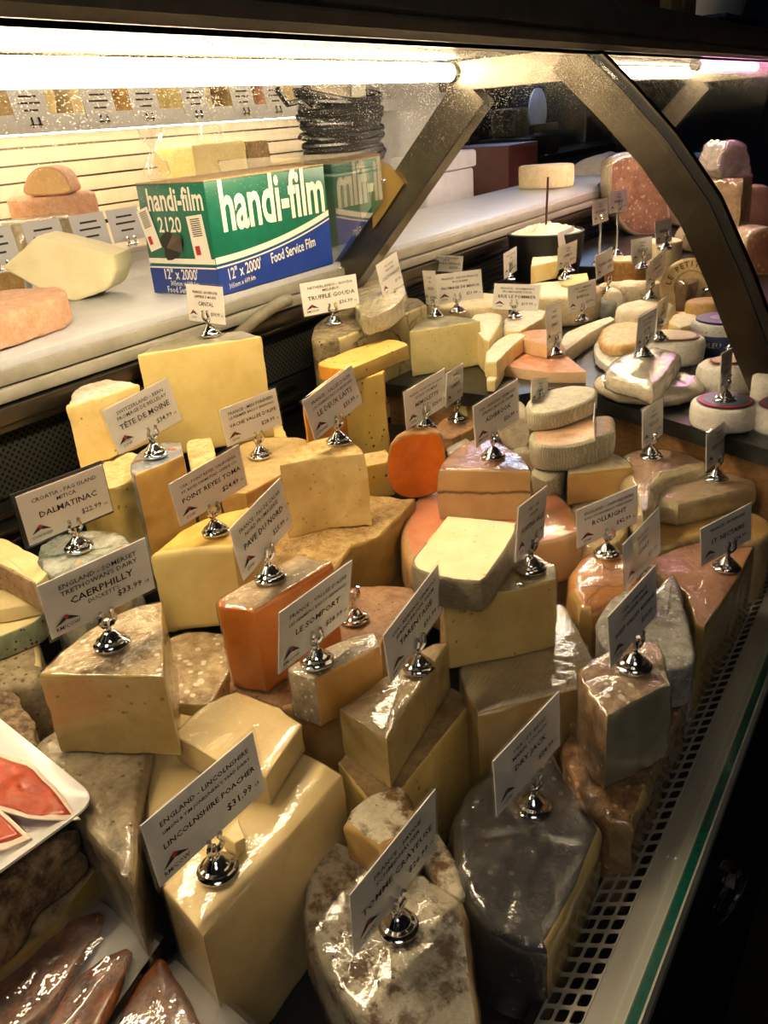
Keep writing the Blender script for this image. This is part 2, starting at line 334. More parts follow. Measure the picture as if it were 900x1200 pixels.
def lathe(name,prof,m,parent=None,n=24,loc=None):
    V,F=lathe_vf(prof,n); return link_mesh(name,V,F,m,parent,loc=loc)
def empty(name,loc,rz=0):
    o=bpy.data.objects.new(name,None); C.objects.link(o); o.location=loc; o.rotation_euler.z=rz; o.empty_display_size=.02; return o
def tag(o,label,cat,group=None):
    o['label']=label; o['category']=cat
    if group: o['group']=group
    return o
def struct(o,label=None):
    o['kind']='structure'
    if label: o['label']=label
    return o
def profile_y(name,prof,y0,y1,m,parent=None,closed=True,seg=1,smooth=True,angle=30):
    """extrude an XZ outline along Y"""
    V=[];F=[];k=len(prof)
    for i in range(seg+1):
        y=y0+(y1-y0)*i/seg
        V+=[(x,y,z) for x,z in prof]
    for i in range(seg):
        for j in range(k if closed else k-1):
            a=i*k+j;b=i*k+(j+1)%k;F.append((a,b,b+k,a+k))
    if closed: F.append(tuple(range(k))); F.append(tuple(range(seg*k,(seg+1)*k))[::-1])
    bm=bmesh.new(); vv=[bm.verts.new(v) for v in V]
    for f in F: bm.faces.new([vv[i] for i in f])
    return from_bm(name,bm,m,parent,smooth,angle)
# text: collected now, converted to meshes at the end
TEXTS=[]
def text(s,size,mtx,m,parent,name='lettering',align='CENTER',maxw=None,sx=1,bold=0,join=None):
    cu=bpy.data.curves.new('t','FONT'); cu.body=s; cu.size=size; cu.align_x=align; cu.resolution_u=1 if size<.02 else 3; cu.offset=bold*size
    o=bpy.data.objects.new('t',cu); C.objects.link(o)
    TEXTS.append((o,mtx,m,parent,name,maxw,sx,join))
def flush_text():
    bpy.context.view_layer.update(); dg=bpy.context.evaluated_depsgraph_get()
    groups={}
    for o,mtx,m,parent,name,maxw,sx,join in TEXTS:
        me=bpy.data.meshes.new_from_object(o.evaluated_get(dg))
        n=len(me.vertices); co=np.zeros(n*3); me.vertices.foreach_get('co',co); co=co.reshape(-1,3)
        if n:
            co[:,0]*=sx
            w=co[:,0].max()-co[:,0].min()
            if maxw and w>maxw: co[:,:2]*=maxw/w
        fs=[tuple(p.vertices) for p in me.polygons]
        pts=[mtx@Vector(c) for c in co]
        key=join or id(o)
        g=groups.setdefault(key,[[],[],m,parent,name]); b=len(g[0]); g[0]+=pts; g[1]+=[tuple(i+b for i in f) for f in fs]
    for g in groups.values():
        if g[1]: link_mesh(g[4],g[0],g[1],g[2],g[3],smooth=False)
    for t in TEXTS:
        cu=t[0].data; bpy.data.objects.remove(t[0]); bpy.data.curves.remove(cu)
# ------------------------------------------------------------------ cheese builder
def fbm(p,s): return noise.noise(p*s)+.5*noise.noise(p*s*2.1)
def outline(pts,tags):
    """resample an outline; rind runs are smoothed"""
    P=[Vector(p) for p in pts]; n=len(P); out=[]; tg=[]
    per=sum((P[i]-P[(i+1)%n]).length for i in range(n)); step=max(.007,per/70)
    for i in range(n):
        a,b=P[i],P[(i+1)%n]; k=max(1,int(round((b-a).length/step)))
        if tags[i]=='r':
            k=max(k,2)
            p0=P[i-1] if tags[i-1]=='r' else a-(b-a); p3=P[(i+2)%n] if tags[(i+1)%n]=='r' else b+(b-a)
            for q in range(k):
                t=q/k; out.append(.5*((2*a)+(b-p0)*t+(2*p0-5*a+4*b-p3)*t*t+(-p0+3*a-3*b+p3)*t**3)); tg.append('r')
        else:
            for q in range(k): out.append(a.lerp(b,q/k)); tg.append('c')
    return out,tg
def prism(pts,vec,tags,r,bulge,amp,off=0.0,wr=0.0,seed=0):
    P,tg=outline(pts,tags); n=len(P); ax=Vector(vec); Ln=ax.length; ax/=Ln
    c=sum(P,Vector())/n
    A=sum(((P[i]-c).cross(P[(i+1)%n]-c) for i in range(n)),Vector())
    sgn=1 if A.dot(ax)>0 else -1      # orientation
    nrm=[];rr=[]
    for i in range(n):
        e1=(P[i]-P[i-1]);e2=(P[(i+1)%n]-P[i])
        n1=e1.cross(ax)*sgn;n2=e2.cross(ax)*sgn
        m=(n1.normalized()+n2.normalized())
        nrm.append(m.normalized() if m.length>1e-6 else n1.normalized())
        k=(tg[i]=='r')+(tg[i-1]=='r'); rr.append((.5,.7,1)[k])
    rmin=min((p-c).length for p in P); r=min(r,Ln*.4,rmin*.5)
    rings=[(0,1),(.12,.62),(.42,.18),(1,0)]
    levels=[(t*r,ins*r) for t,ins in rings]
    mid=max(1,min(14,int((Ln-2*r)/.010)))
    for q in range(1,mid): levels.append((r+(Ln-2*r)*q/mid,0))
    levels+=[(Ln-t*r,ins*r) for t,ins in rings[::-1]]
    V=[];F=[];K=[]   # K face kind: top,side-r,side-c,bot
    so=Vector((seed*3.1,seed*1.7,seed*.9))
    def disp(p,ns,k):
        a=amp*(1 if k>.4 else .35)
        q=p+so
        d=fbm(q,55)*a+fbm(q,18)*a*1.4+off
        if wr: d+=abs(fbm(Vector((q.x*40,q.y*40,q.z*95)),1))*wr
        return p+ns*d
    caps=[.0,.3,.58,.82]
    def ringpos(i,t,ins):
        k=rr[i]; b=0
        if bulge>0 and tg[i]=='r': b=bulge*math.sin(math.pi*min(1,max(0,t/Ln)))
        p=P[i]+ax*t
        if bulge<0:
            f=math.sqrt(max(0.02,1-(t/Ln)**2*.96)); p=c+ax*t+(P[i]-c)*f
        return p+nrm[i]*(b-ins*k)
    # top cap
    topn=-ax
    tc=disp(c,topn,1); V.append(tc)
    for f in caps[1:]:
        for i in range(n):
            p0=ringpos(i,0,levels[0][1]); V.append(disp(c.lerp(p0,f),topn,1))
    base=len(V)
    for li,(t,ins) in enumerate(levels):
        w=ins/r if r>0 else 0
        for i in range(n):
            nn=(nrm[i]*(1-w)+(topn if t<Ln/2 else ax)*w)
            nn=nn.normalized() if nn.length>1e-6 else nrm[i]
            V.append(disp(ringpos(i,t,ins),nn,rr[i]))
    nb=len(V)
    for f in caps[:0:-1]:
        for i in range(n):
            p0=ringpos(i,Ln,levels[-1][1]); V.append(disp((c+ax*Ln).lerp(p0,f),ax,1))
    V.append(disp(c+ax*Ln,ax,1)); last=len(V)-1
    def quad(a,b,c_,d,k): F.append((a,b,c_,d) if sgn<0 else (d,c_,b,a)); K.append(k)
    def tri(a,b,c_,k): F.append((a,b,c_) if sgn<0 else (c_,b,a)); K.append(k)
    allr=[1+q*n for q in range(len(caps)-1)]
    for i in range(n): tri(0,1+i,1+(i+1)%n,'t')
    seq=allr+[base]
    for q in range(len(seq)-1):
        for i in range(n): quad(seq[q]+i,seq[q+1]+i,seq[q+1]+(i+1)%n,seq[q]+(i+1)%n,'t')
    for li in range(len(levels)-1):
        for i in range(n):
            a=base+li*n; quad(a+i,a+n+i,a+n+(i+1)%n,a+(i+1)%n,'r' if tg[i]=='r' else 'c')
    seq=[base+(len(levels)-1)*n]+[nb+q*n for q in range(len(caps)-1)]
    for q in range(len(seq)-1):
        for i in range(n): quad(seq[q]+i,seq[q+1]+i,seq[q+1]+(i+1)%n,seq[q]+(i+1)%n,'b')
    s=seq[-1]
    for i in range(n): tri(s+i,last,s+(i+1)%n,'b')
    return V,F,K
def sub_mesh(name,V,F,Ms,parent):
    used={};vv=[];ff=[]
    mats=sorted(set(Ms))
    for f in F:
        q=[]
        for i in f:
            if i not in used: used[i]=len(vv); vv.append(V[i])
            q.append(used[i])
        ff.append(tuple(q))
    return link_mesh(name,vv,ff,mats,parent,[mats.index(m) for m in Ms],angle=38)
ROOT={}
def cheese(d,idx):
    d.setdefault('tags','r'*len(d['pts']))   # no tags: rind all round
    V,F,K=prism(d['pts'],d['vec'],d['tags'],d['r'],d['bulge'],d['amp'],seed=idx)
    zmin=min(v.z for v in V); cx=sum(v.x for v in V)/len(V); cy=sum(v.y for v in V)/len(V)
    o=Vector((cx,cy,zmin)); V=[v-o for v in V]
    mm={'t':d['top'],'r':d['rind'],'c':d['paste'],'b':d['bot']}
    Ms=[mm[k] for k in K]
    if all(k!='c' for k in K) and d['top']==d['rind'] and not d['wrap']:
        ob=sub_mesh(d['name'],V,F,Ms,None); ob.location=o; root=ob
    else:
        root=empty(d['name'],o)
        ci=[i for i,m in enumerate(Ms) if m==d['paste'] and ('c' in K or K[i]=='t')]
        cs=set(ci); ri=[i for i in range(len(F)) if i not in cs]
        if ci: sub_mesh('paste',V,[F[i] for i in ci],[Ms[i] for i in ci],root)
        if ri: sub_mesh('rind',V,[F[i] for i in ri],[Ms[i] for i in ri],root)
        if d['wrap']:
            W,G,_=prism(d['pts'],d['vec'],d['tags'],d['r'],d['bulge'],d['amp'],off=.0012,wr=.0012*d['wrap'],seed=idx)
            if d['vec'][2]<-.001 and abs(d['vec'][0])<1e-6: W=[Vector((w.x,w.y,max(w.z,zmin+.0002))) for w in W]
            link_mesh('plastic_wrap',[w-o for w in W],G,'film%d'%min(2,d['wrap']),root,angle=70)
    tag(root,d['label'],d['cat'],d.get('group')); ROOT[d['key']]=root
    return root
def label_disc(key,fr,m,m2=None,fr2=.7,name='label'):
    """round paper label lying on top of a round cheese"""
    d=next(c for c in CHEESES if c['key']==key); P=d['pts']; n=len(P)
    c=sum((Vector(p) for p in P),Vector())/n; o=ROOT[key].location
    par=ROOT[key]
    for f,mm,h in ((fr,m,.0022),(fr*fr2,m2,.0030)):
        if not mm: continue
        N=32; V=[c-o+Vector((0,0,h+d['amp']*1.5))]
        rx=(Vector(P[0])-c); ry=(Vector(P[n//4])-c)
        for z in (0,-.002):
            for i in range(N):
                a=2*math.pi*i/N; V.append(c-o+rx*f*math.cos(a)+ry*f*math.sin(a)+Vector((0,0,h+d['amp']*1.5+z)))
        F=[(0,1+i,1+(i+1)%N) for i in range(N)]+[(1+i,1+N+i,1+N+(i+1)%N,1+(i+1)%N) for i in range(N)]
        link_mesh(name,V,F,mm,par)
# ------------------------------------------------------------------ sign builder
_shared={}
def shared(name,VF,m,parent,loc,rz=0):
    if name not in _shared:
        o=link_mesh(name,VF[0],VF[1],m,parent); _shared[name]=o.data
    else:
        o=bpy.data.objects.new(name,_shared[name]); C.objects.link(o); o.parent=parent
    o.location=loc; o.rotation_euler.z=rz; return o
BASEP=[(.0185,0),(.0195,.0012),(.0195,.0036),(.0165,.0058),(.0160,.0078),(.0128,.0094),(.0120,.0116),(.0092,.0135),(.0075,.0165),(.0045,.0185),(.0040,.0205)]
def prong_vf():
    V=[];F=[]
    for s in (-1,1):
        pr=[(0,0,-.002),(s*.005,-.0022,.001),(s*.0082,-.0042,.006),(s*.0078,-.0046,.011),(s*.0058,-.0044,.0145),(s*.0068,-.0052,.0195)]
        v,f=tube_pts(pr,[.0026,.0030,.0030,.0026,.0026,.0024],8); b=len(V); V+=v; F+=[tuple(i+b for i in q) for q in f]
    return V,F
def sign(s,idx):
    B=Vector(s['base']); ex=Vector(s['ex']).normalized(); ey=Vector(s['ey']).normalized(); nz=ex.cross(ey).normalized()
    yaw=math.atan2(ex.y,ex.x); w,h=s['w'],s['h']
    root=empty('price_sign',B)
    shared('base',lathe_vf(BASEP,24),'chrome',root,(0,0,0))
    rod=s['rod']
    tube('stem',[(0,0,.018),(0,0,rod-.006),(0,0,rod+.002)],[.0036,.0034,.0030],'chrome',root,10)
    # clip prongs hold the lower card edge; local -y faces the viewer
    cl=shared('clip',prong_vf(),'chrome',root,(0,0,rod-.004)); cl.rotation_euler.z=yaw
    if s.get('nocard'): return root
    R=Matrix((ex,ey,nz)).transposed().to_4x4(); o=Vector(s['o'])-B
    # keep the card just behind the prongs
    mt=Matrix.Translation(o)@R
    bm=bmesh.new(); t=.0005
    if not s['clear']:
        box_bm(bm,(0,0,-t),(w,h,t)); bmesh.ops.transform(bm,matrix=mt,verts=bm.verts); card=from_bm('card',bm,'card',root,smooth=False)
        bm=bmesh.new(); box_bm(bm,(-.003,-.003,-.0011),(w+.003,h+.003,.0011)); bmesh.ops.transform(bm,matrix=mt,verts=bm.verts); from_bm('sleeve',bm,'sleeve',card,smooth=False)
        if s['key']=='dalm':
            bm=bmesh.new(); box_bm(bm,(-.005,-.004,-.004),(w+.002,h+.004,-.0016)); bmesh.ops.transform(bm,matrix=mt,verts=bm.verts); from_bm('backing',bm,'cardblack',card,smooth=False)
    else:
        box_bm(bm,(0,0,-.001),(w,h,.001)); bmesh.ops.transform(bm,matrix=mt,verts=bm.verts); card=from_bm('card',bm,'greysheet',root,smooth=False)
    zt=.0013; key='s%d'%idx
    def at(x,y): return mt@Matrix.Translation((x*w,y*h,zt))
    L=s['lines']; small=[q for q in L if q and q[0] not in '*$']; i=[k for k,q in enumerate(L) if q.startswith('*')][0]
    pre=L[:i]; post=[q for q in L[i+1:] if not q.startswith('$')]
    u=w/.12
    ys=[.80,.675]
    for q,y in zip(pre,ys):
        if q: text(q,.0074*u,at(.52,y-.02),'ink',card,maxw=w*.80,join=key,sx=1.15,bold=.008)
    text(L[i][1:],.0112*u,at(.52,.46-.01),'ink',card,maxw=w*.84,join=key,sx=1.15,bold=.012)
    for q in post: text(q,.0070*u,at(.52,.325),'ink',card,maxw=w*.6,join=key)
    pr=[q for q in L if q.startswith('$')]
    if pr: text(pr[0],.0098*u,at(.76,.20),'ink',card,maxw=w*.26,join=key,bold=.012,sx=1.1); text('LB',.005*u,at(.935,.20),'ink',card,join=key)
    text(s['milk'],.0062*u,at(.16,.085),'ink',card,maxw=w*.24,join=key,bold=.01)
    # emblem: grey mountain with a red sun
    m=[(.05,.18),(.10,.25),(.13,.295),(.155,.315),(.19,.285),(.22,.25),(.275,.18),(.22,.205),(.185,.215),(.16,.235),(.13,.215),(.09,.195)]
    V=[mt@Vector((x*w,y*h,zt)) for x,y in m]
    link_mesh('emblem',V,[(0,1,11),(1,2,10,11),(2,3,9,10),(3,4,8,9),(4,5,7,8),(5,6,7)],'ink',card,smooth=False)
    V=[mt@Vector((.158*w+.0026*u*math.cos(2*math.pi*k/12),.285*h+.0026*u*math.sin(2*math.pi*k/12),zt+.0002)) for k in range(12)]
    link_mesh('emblem_dot',V,[tuple(range(12))],'red',card,smooth=False)
    tag(root,s['label'],'price sign','price cards on chrome clip stands'); return root
CHEESES=[
dict(key='linc',name='cheese_wedge',label='big pale yellow cheese wedge with a smaller wedge lying on it, front centre',cat='cheese',vec=(0.0, 0.0, -0.185),tags='cccccrrrr',top='ivory',rind='tanthin',paste='ivory',bot='tanthin',wrap=1,r=0.003,bulge=0.0,amp=0.0012,pts=[(-0.6983, 0.5029, 0.885), (-0.6122, 0.5218, 0.885), (-0.511, 0.5265, 0.885), (-0.4396, 0.5172, 0.885), (-0.4317, 0.3016, 0.885), (-0.4999, 0.3212, 0.885), (-0.5533, 0.354, 0.885), (-0.5963, 0.3878, 0.885), (-0.6511, 0.4456, 0.885)]),
dict(key='lincs',name='cheese_wedge',label='small pale yellow wedge resting on the big wedge at front centre',cat='cheese',vec=(0.0, 0.0, -0.0365),tags='rrrrcccc',top='ivory',rind='tanthin',paste='ivory',bot='tanthin',wrap=1,r=0.003,bulge=0.0,amp=0.0012,pts=[(-0.6117, 0.4492, 0.922), (-0.6157, 0.4922, 0.922), (-0.603, 0.5331, 0.922), (-0.5906, 0.5396, 0.922), (-0.5377, 0.5397, 0.922), (-0.4966, 0.5272, 0.922), (-0.4772, 0.4461, 0.922), (-0.5387, 0.4406, 0.922)]),
dict(key='lincc',name='cheese_chunk',label='small broken chunk of pale cheese beside the front clip stand',cat='cheese',vec=(0.0, 0.0, -0.0175),tags='cccc',top='ivory',rind='ivory',paste='ivory',bot='ivory',wrap=0,r=0.004,bulge=0.0,amp=0.002,pts=[(-0.4786, 0.3818, 0.903), (-0.4831, 0.4071, 0.903), (-0.4593, 0.3913, 0.903), (-0.4623, 0.3792, 0.903)]),
dict(key='caer',name='cheese_wedge',label='squarish pale wedge with mottled wrapped rind top at left, grey-white card above it',cat='cheese',vec=(0.0, 0.0, -0.101),tags='rrrrcc',top='tanmottle',rind='tanmottle',paste='olivepaste',bot='tanmottle',wrap=1,r=0.003,bulge=0.0,amp=0.0012,pts=[(-0.7085, 0.3784, 1.013), (-0.723, 0.4202, 1.013), (-0.7304, 0.4664, 1.013), (-0.7233, 0.5096, 1.013), (-0.7017, 0.541, 1.013), (-0.5881, 0.437, 1.013)]),
dict(key='wheel_l',name='round_cheese',label='large flat wheel with grey tan rind under the squarish wedge at left',cat='cheese',vec=(0.0, 0.0, -0.211),top='tangrey',rind='tangrey',paste='butter',bot='tangrey',wrap=1,r=0.008,bulge=0.0,amp=0.0012,pts=[(-0.7499, 0.3779, 0.911), (-0.7342, 0.4353, 0.911), (-0.6653, 0.4615, 0.911), (-0.5795, 0.3668, 0.911), (-0.5127, 0.299, 0.911), (-0.5523, 0.3095, 0.911), (-0.6207, 0.3252, 0.911), (-0.6943, 0.3423, 0.911)]),
dict(key='tanw',name='cheese_wedge',label='tan rind quarter wheel behind the front pale wedge, below the rounded yellow wedge',cat='cheese',vec=(0.0, 0.0, -0.172),tags='rrcccr',top='tanmottle',rind='tanmottle',paste='olivepaste',bot='tanmottle',wrap=1,r=0.004,bulge=0.0,amp=0.0012,pts=[(-0.8185, 0.6224, 0.872), (-0.758, 0.6762, 0.872), (-0.6962, 0.6308, 0.872), (-0.6627, 0.549, 0.872), (-0.701, 0.529, 0.872), (-0.7032, 0.5168, 0.872)]),
dict(key='toma',name='cheese_wedge',label='rounded golden yellow wedge with smooth waxy rind behind the orange block',cat='cheese',vec=(0.0, 0.0, -0.127),tags='rrrcccc',top='waxy',rind='waxy',paste='butter',bot='waxy',wrap=0,r=0.01,bulge=0.0,amp=0.001,pts=[(-0.8434, 0.6488, 0.99), (-0.8456, 0.6997, 1.0), (-0.8431, 0.7551, 1.0), (-0.8087, 0.8152, 1.0), (-0.7375, 0.7665, 1.0), (-0.7407, 0.703, 1.0), (-0.7933, 0.6678, 1.0)]),
dict(key='pave',name='cheese_block',label='deep orange cheese block with film-wrapped tan rind top',cat='cheese',vec=(0.0, 0.0, -0.115),tags='rccr',top='tanfilm',rind='orange',paste='orange',bot='orange',wrap=1,r=0.005,bulge=0.0,amp=0.0012,pts=[(-0.6447, 0.5766, 1.011), (-0.6311, 0.7052, 1.011), (-0.5743, 0.7049, 1.011), (-0.5907, 0.5763, 1.011)]),
dict(key='brownw',name='round_cheese',label='brown rind wheel with an empty clip stand, beneath the orange block',cat='cheese',vec=(0.0, 0.0, -0.194),tags='rrrrrrcccr',top='brownpink',rind='brownpink',paste='tanpaste',bot='brownpink',wrap=0,r=0.008,bulge=0.004,amp=0.0012,pts=[(-0.6491, 0.5728, 0.894), (-0.6483, 0.6228, 0.894), (-0.6598, 0.7597, 0.894), (-0.655, 0.8189, 0.894), (-0.5956, 0.8637, 0.894), (-0.5508, 0.8587, 0.894), (-0.5241, 0.7719, 0.894), (-0.529, 0.7317, 0.894), (-0.4882, 0.6558, 0.894), (-0.559, 0.5648, 0.894)]),
dict(key='somp',name='cheese_wedge',label='standing slice with grey speckled rind edge and amber cut face at centre',cat='cheese',vec=(0.0, 0.0, -0.0655),tags='rrcccr',top='greyspeck',rind='greyspeck',paste='amber',bot='greyspeck',wrap=1,r=0.004,bulge=0.0,amp=0.0012,pts=[(-0.5331, 0.558, 0.96), (-0.5352, 0.5821, 0.96), (-0.5177, 0.6287, 0.96), (-0.491, 0.6638, 0.96), (-0.4676, 0.6444, 0.96), (-0.4972, 0.5591, 0.96)]),
dict(key='taren',name='cheese_wedge',label='film-wrapped wedge gleaming under the lamp at centre, stacked on a darker slab',cat='cheese',vec=(0.0, 0.0, -0.067),tags='rrrcc',top='tanpale',rind='tanpale',paste='olivepaste',bot='tanpale',wrap=2,r=0.003,bulge=0.0,amp=0.0012,pts=[(-0.4781, 0.5704, 0.92), (-0.4638, 0.6458, 0.92), (-0.4493, 0.7135, 0.922), (-0.4293, 0.7308, 0.925), (-0.3999, 0.5469, 0.925)]),
dict(key='slab',name='cheese_wedge',label='dark tan slab wedge under the gleaming wrapped wedge',cat='cheese',vec=(0.0, 0.0, -0.157),tags='rrrccc',top='tanbrown',rind='tanbrown',paste='olivepaste',bot='tanbrown',wrap=0,r=0.003,bulge=0.0,amp=0.0012,pts=[(-0.4764, 0.5545, 0.857), (-0.4736, 0.5926, 0.857), (-0.4436, 0.7225, 0.857), (-0.3924, 0.7226, 0.857), (-0.3908, 0.549, 0.857), (-0.4158, 0.5242, 0.857)]),
dict(key='blk',name='cheese_block',label='olive-yellow block under the cream-topped wedge at centre',cat='cheese',vec=(0.0, 0.0, -0.098),tags='rrrrccc',top='filmtan',rind='tanpale',paste='olivepaste',bot='tanpale',wrap=1,r=0.003,bulge=0.0,amp=0.0012,pts=[(-0.4341, 0.7337, 0.98), (-0.4514, 0.7561, 0.98), (-0.4275, 0.8094, 0.98), (-0.3923, 0.8806, 0.98), (-0.3505, 0.8702, 0.98), (-0.3348, 0.8373, 0.98), (-0.3746, 0.7888, 0.98)]),
dict(key='creamw',name='cheese_wedge',label='wedge lying with its creamy cut face up and grey rind edge, on an olive block',cat='cheese',vec=(0.0, 0.0, -0.041),tags='rccrrrrr',top='creamy',rind='greyrind',paste='creamy',bot='greyrind',wrap=0,r=0.003,bulge=0.003,amp=0.0012,pts=[(-0.4755, 0.7343, 1.022), (-0.4877, 0.7896, 1.022), (-0.5001, 0.865, 1.022), (-0.407, 0.8818, 1.022), (-0.3948, 0.8451, 1.022), (-0.3798, 0.7416, 1.022), (-0.3945, 0.7238, 1.022), (-0.4418, 0.7186, 1.022)]),
dict(key='wrapw',name='cheese_wedge',label='large film-wrapped tan rind wedge with glare, behind the black-rind half wheel',cat='cheese',vec=(0.0, 0.0, -0.181),tags='rrrrrcccc',top='tanridge',rind='tanridge',paste='olivedark',bot='tanridge',wrap=2,r=0.003,bulge=0.0,amp=0.0012,pts=[(-0.3971, 0.711, 0.881), (-0.4215, 0.7527, 0.881), (-0.4027, 0.8546, 0.881), (-0.3696, 0.9352, 0.881), (-0.3272, 0.8922, 0.881), (-0.2676, 0.8098, 0.881), (-0.2754, 0.774, 0.881), (-0.3117, 0.7335, 0.881), (-0.3607, 0.6732, 0.881)]),
dict(key='peach',name='round_cheese',label='big cut wheel with glossy peach-pink rind under the ash-lined wedge',cat='cheese',vec=(0.0, 0.0, -0.079),tags='rrrrrrcccrrr',top='peach',rind='peachedge',paste='peachpaste',bot='peachedge',wrap=1,r=0.01,bulge=0.004,amp=0.0012,pts=[(-0.6418, 0.9668, 0.914), (-0.6874, 1.0706, 0.914), (-0.6959, 1.1605, 0.914), (-0.6505, 1.243, 0.914), (-0.5588, 1.2689, 0.914), (-0.4577, 1.1868, 0.914), (-0.3989, 1.0972, 0.914), (-0.4195, 1.0565, 0.914), (-0.462, 1.0125, 0.914), (-0.4523, 0.8545, 0.914), (-0.5045, 0.8542, 0.914), (-0.5678, 0.8821, 0.914)]),
dict(key='peach2',name='round_cheese',label='lower cream cut wheel beneath the peach-rind wheel',cat='cheese',vec=(0.0, 0.0, -0.133),tags='rrrrcccr',top='peach',rind='peach',paste='peachpaste',bot='peach',wrap=0,r=0.006,bulge=0.0,amp=0.0012,pts=[(-0.7401, 1.2042, 0.833), (-0.6788, 1.2941, 0.833), (-0.5905, 1.2871, 0.833), (-0.484, 1.1995, 0.833), (-0.4277, 1.1265, 0.833), (-0.4366, 1.0915, 0.833), (-0.5264, 0.9953, 0.833), (-0.6247, 1.0397, 0.833)]),
dict(key='ash',name='cheese_wedge',label='pinkish-rind wedge with a dark ash line across its cut face',cat='cheese',vec=(0.0, 0.0, -0.0855),tags='rrrrrrc',top='pinkrind',rind='pinkrind',paste='ashline',bot='pinkrind',wrap=1,r=0.003,bulge=0.004,amp=0.0012,pts=[(-0.6147, 1.043, 1.0), (-0.6281, 1.0918, 1.0), (-0.6312, 1.1658, 1.0), (-0.6084, 1.1968, 1.0), (-0.5609, 1.1768, 1.0), (-0.5118, 1.1357, 1.0), (-0.4822, 1.095, 1.0)]),
dict(key='deux',name='cheese_wedge',label='pale yellow wedge with wavy tan rind edge, standing on a rough tan wheel',cat='cheese',vec=(0.0, 0.0, -0.121),tags='rrrrrcc',top='tanrough',rind='tanrough',paste='ivorylight',bot='tanrough',wrap=0,r=0.004,bulge=0.0,amp=0.0025,pts=[(-0.7742, 0.854, 1.055), (-0.7941, 0.9091, 1.055), (-0.7919, 0.9536, 1.055), (-0.7622, 0.9859, 1.055), (-0.7163, 0.9718, 1.055), (-0.6813, 0.9435, 1.055), (-0.7363, 0.9061, 1.055)]),
dict(key='dwheel',name='round_cheese',label='rough tan rind cut wheel under the pale wavy-edged wedge',cat='cheese',vec=(0.0, 0.0, -0.152),tags='rrrrccccrr',top='tanrough',rind='tanrough',paste='olivedark',bot='tanrough',wrap=0,r=0.005,bulge=0.0,amp=0.003,pts=[(-0.8275, 0.8301, 0.932), (-0.8451, 0.9225, 0.932), (-0.8007, 1.0043, 0.932), (-0.7434, 1.0483, 0.932), (-0.6755, 1.0667, 0.932), (-0.6621, 1.0043, 0.932), (-0.6534, 0.9165, 0.932), (-0.6716, 0.8745, 0.932), (-0.6534, 0.8061, 0.932), (-0.7053, 0.7705, 0.932)]),
dict(key='vache',name='round_cheese',label='quarter wheel with woven-textured tan rind beside the tall yellow wedge',cat='cheese',vec=(0.0, 0.0, -0.1),tags='rrrrrccc',top='weave',rind='weave',paste='tanpaste',bot='weave',wrap=0,r=0.004,bulge=0.0,amp=0.0012,pts=[(-0.9513, 0.9135, 1.0), (-1.0007, 1.0134, 1.0), (-0.9615, 1.0663, 1.0), (-0.8954, 1.0738, 1.0), (-0.8361, 0.9736, 1.0), (-0.84, 0.9405, 1.0), (-0.8437, 0.8472, 1.0), (-0.8863, 0.8357, 1.0)]),
dict(key='cantal',name='cheese_wedge',label='tall smooth yellow wedge with grey film top standing against the back wall',cat='cheese',vec=(0.0, 0.0, -0.1905),tags='rrcc',top='greyfilm',rind='butter',paste='butter',bot='butter',wrap=0,r=0.004,bulge=0.0,amp=0.0012,pts=[(-1.136, 0.9359, 1.17), (-1.1621, 1.0516, 1.17), (-1.0768, 1.1357, 1.17), (-1.006, 1.1086, 1.17)]),
dict(key='cantalb',name='cheese_wedge',label='low yellow offcut poking out under the tall yellow wedge',cat='cheese',vec=(0.0, 0.0, -0.079),tags='cccc',top='butter',rind='butter',paste='butter',bot='butter',wrap=0,r=0.003,bulge=0.0,amp=0.0012,pts=[(-1.096, 1.0839, 0.979), (-1.143, 1.1608, 0.979), (-1.0826, 1.2115, 0.979), (-0.9847, 1.1178, 0.979)]),
dict(key='leftw',name='cheese_wedge',label='yellow wedge with white wrinkled rind cap at far left back',cat='cheese',vec=(0.0, 0.0, -0.102),tags='rrrrrc',top='whitewrinkle',rind='whitewrinkle',paste='butterholes',bot='whitewrinkle',wrap=0,r=0.004,bulge=0.0,amp=0.002,pts=[(-1.0803, 0.7387, 1.145), (-1.1325, 0.7874, 1.145), (-1.1615, 0.8359, 1.145), (-1.1606, 0.867, 1.145), (-1.1052, 0.8704, 1.145), (-1.0624, 0.865, 1.145)]),
dict(key='leftb',name='cheese_wedge',label='cut wedge with crumbly edge under the yellow white-capped wedge',cat='cheese',vec=(0.0, 0.0, -0.141),tags='rrrcrr',top='ivoryrough',rind='olivepaste',paste='olivepaste',bot='olivepaste',wrap=0,r=0.003,bulge=0.0,amp=0.003,pts=[(-1.0683, 0.7125, 1.041), (-1.0955, 0.7572, 1.041), (-1.1091, 0.8117, 1.041), (-1.0395, 0.8318, 1.041), (-0.978, 0.7653, 1.041), (-0.9807, 0.7081, 1.041)]),
dict(key='tete',name='cheese_wedge',label='yellow half cylinder wedge wrapped in blue and red printed foil',cat='cheese',vec=(0.0, 0.0, -0.175),tags='rrrrrcc',top='bluefoil',rind='bluefoil',paste='gold',bot='bluefoil',wrap=0,r=0.003,bulge=0.0,amp=0.0012,pts=[(-0.9102, 0.7033, 1.075), (-0.933, 0.7141, 1.075), (-0.9603, 0.7416, 1.075), (-0.9824, 0.785, 1.075), (-0.9771, 0.8187, 1.075), (-0.9508, 0.8332, 1.075), (-0.9026, 0.791, 1.075)]),
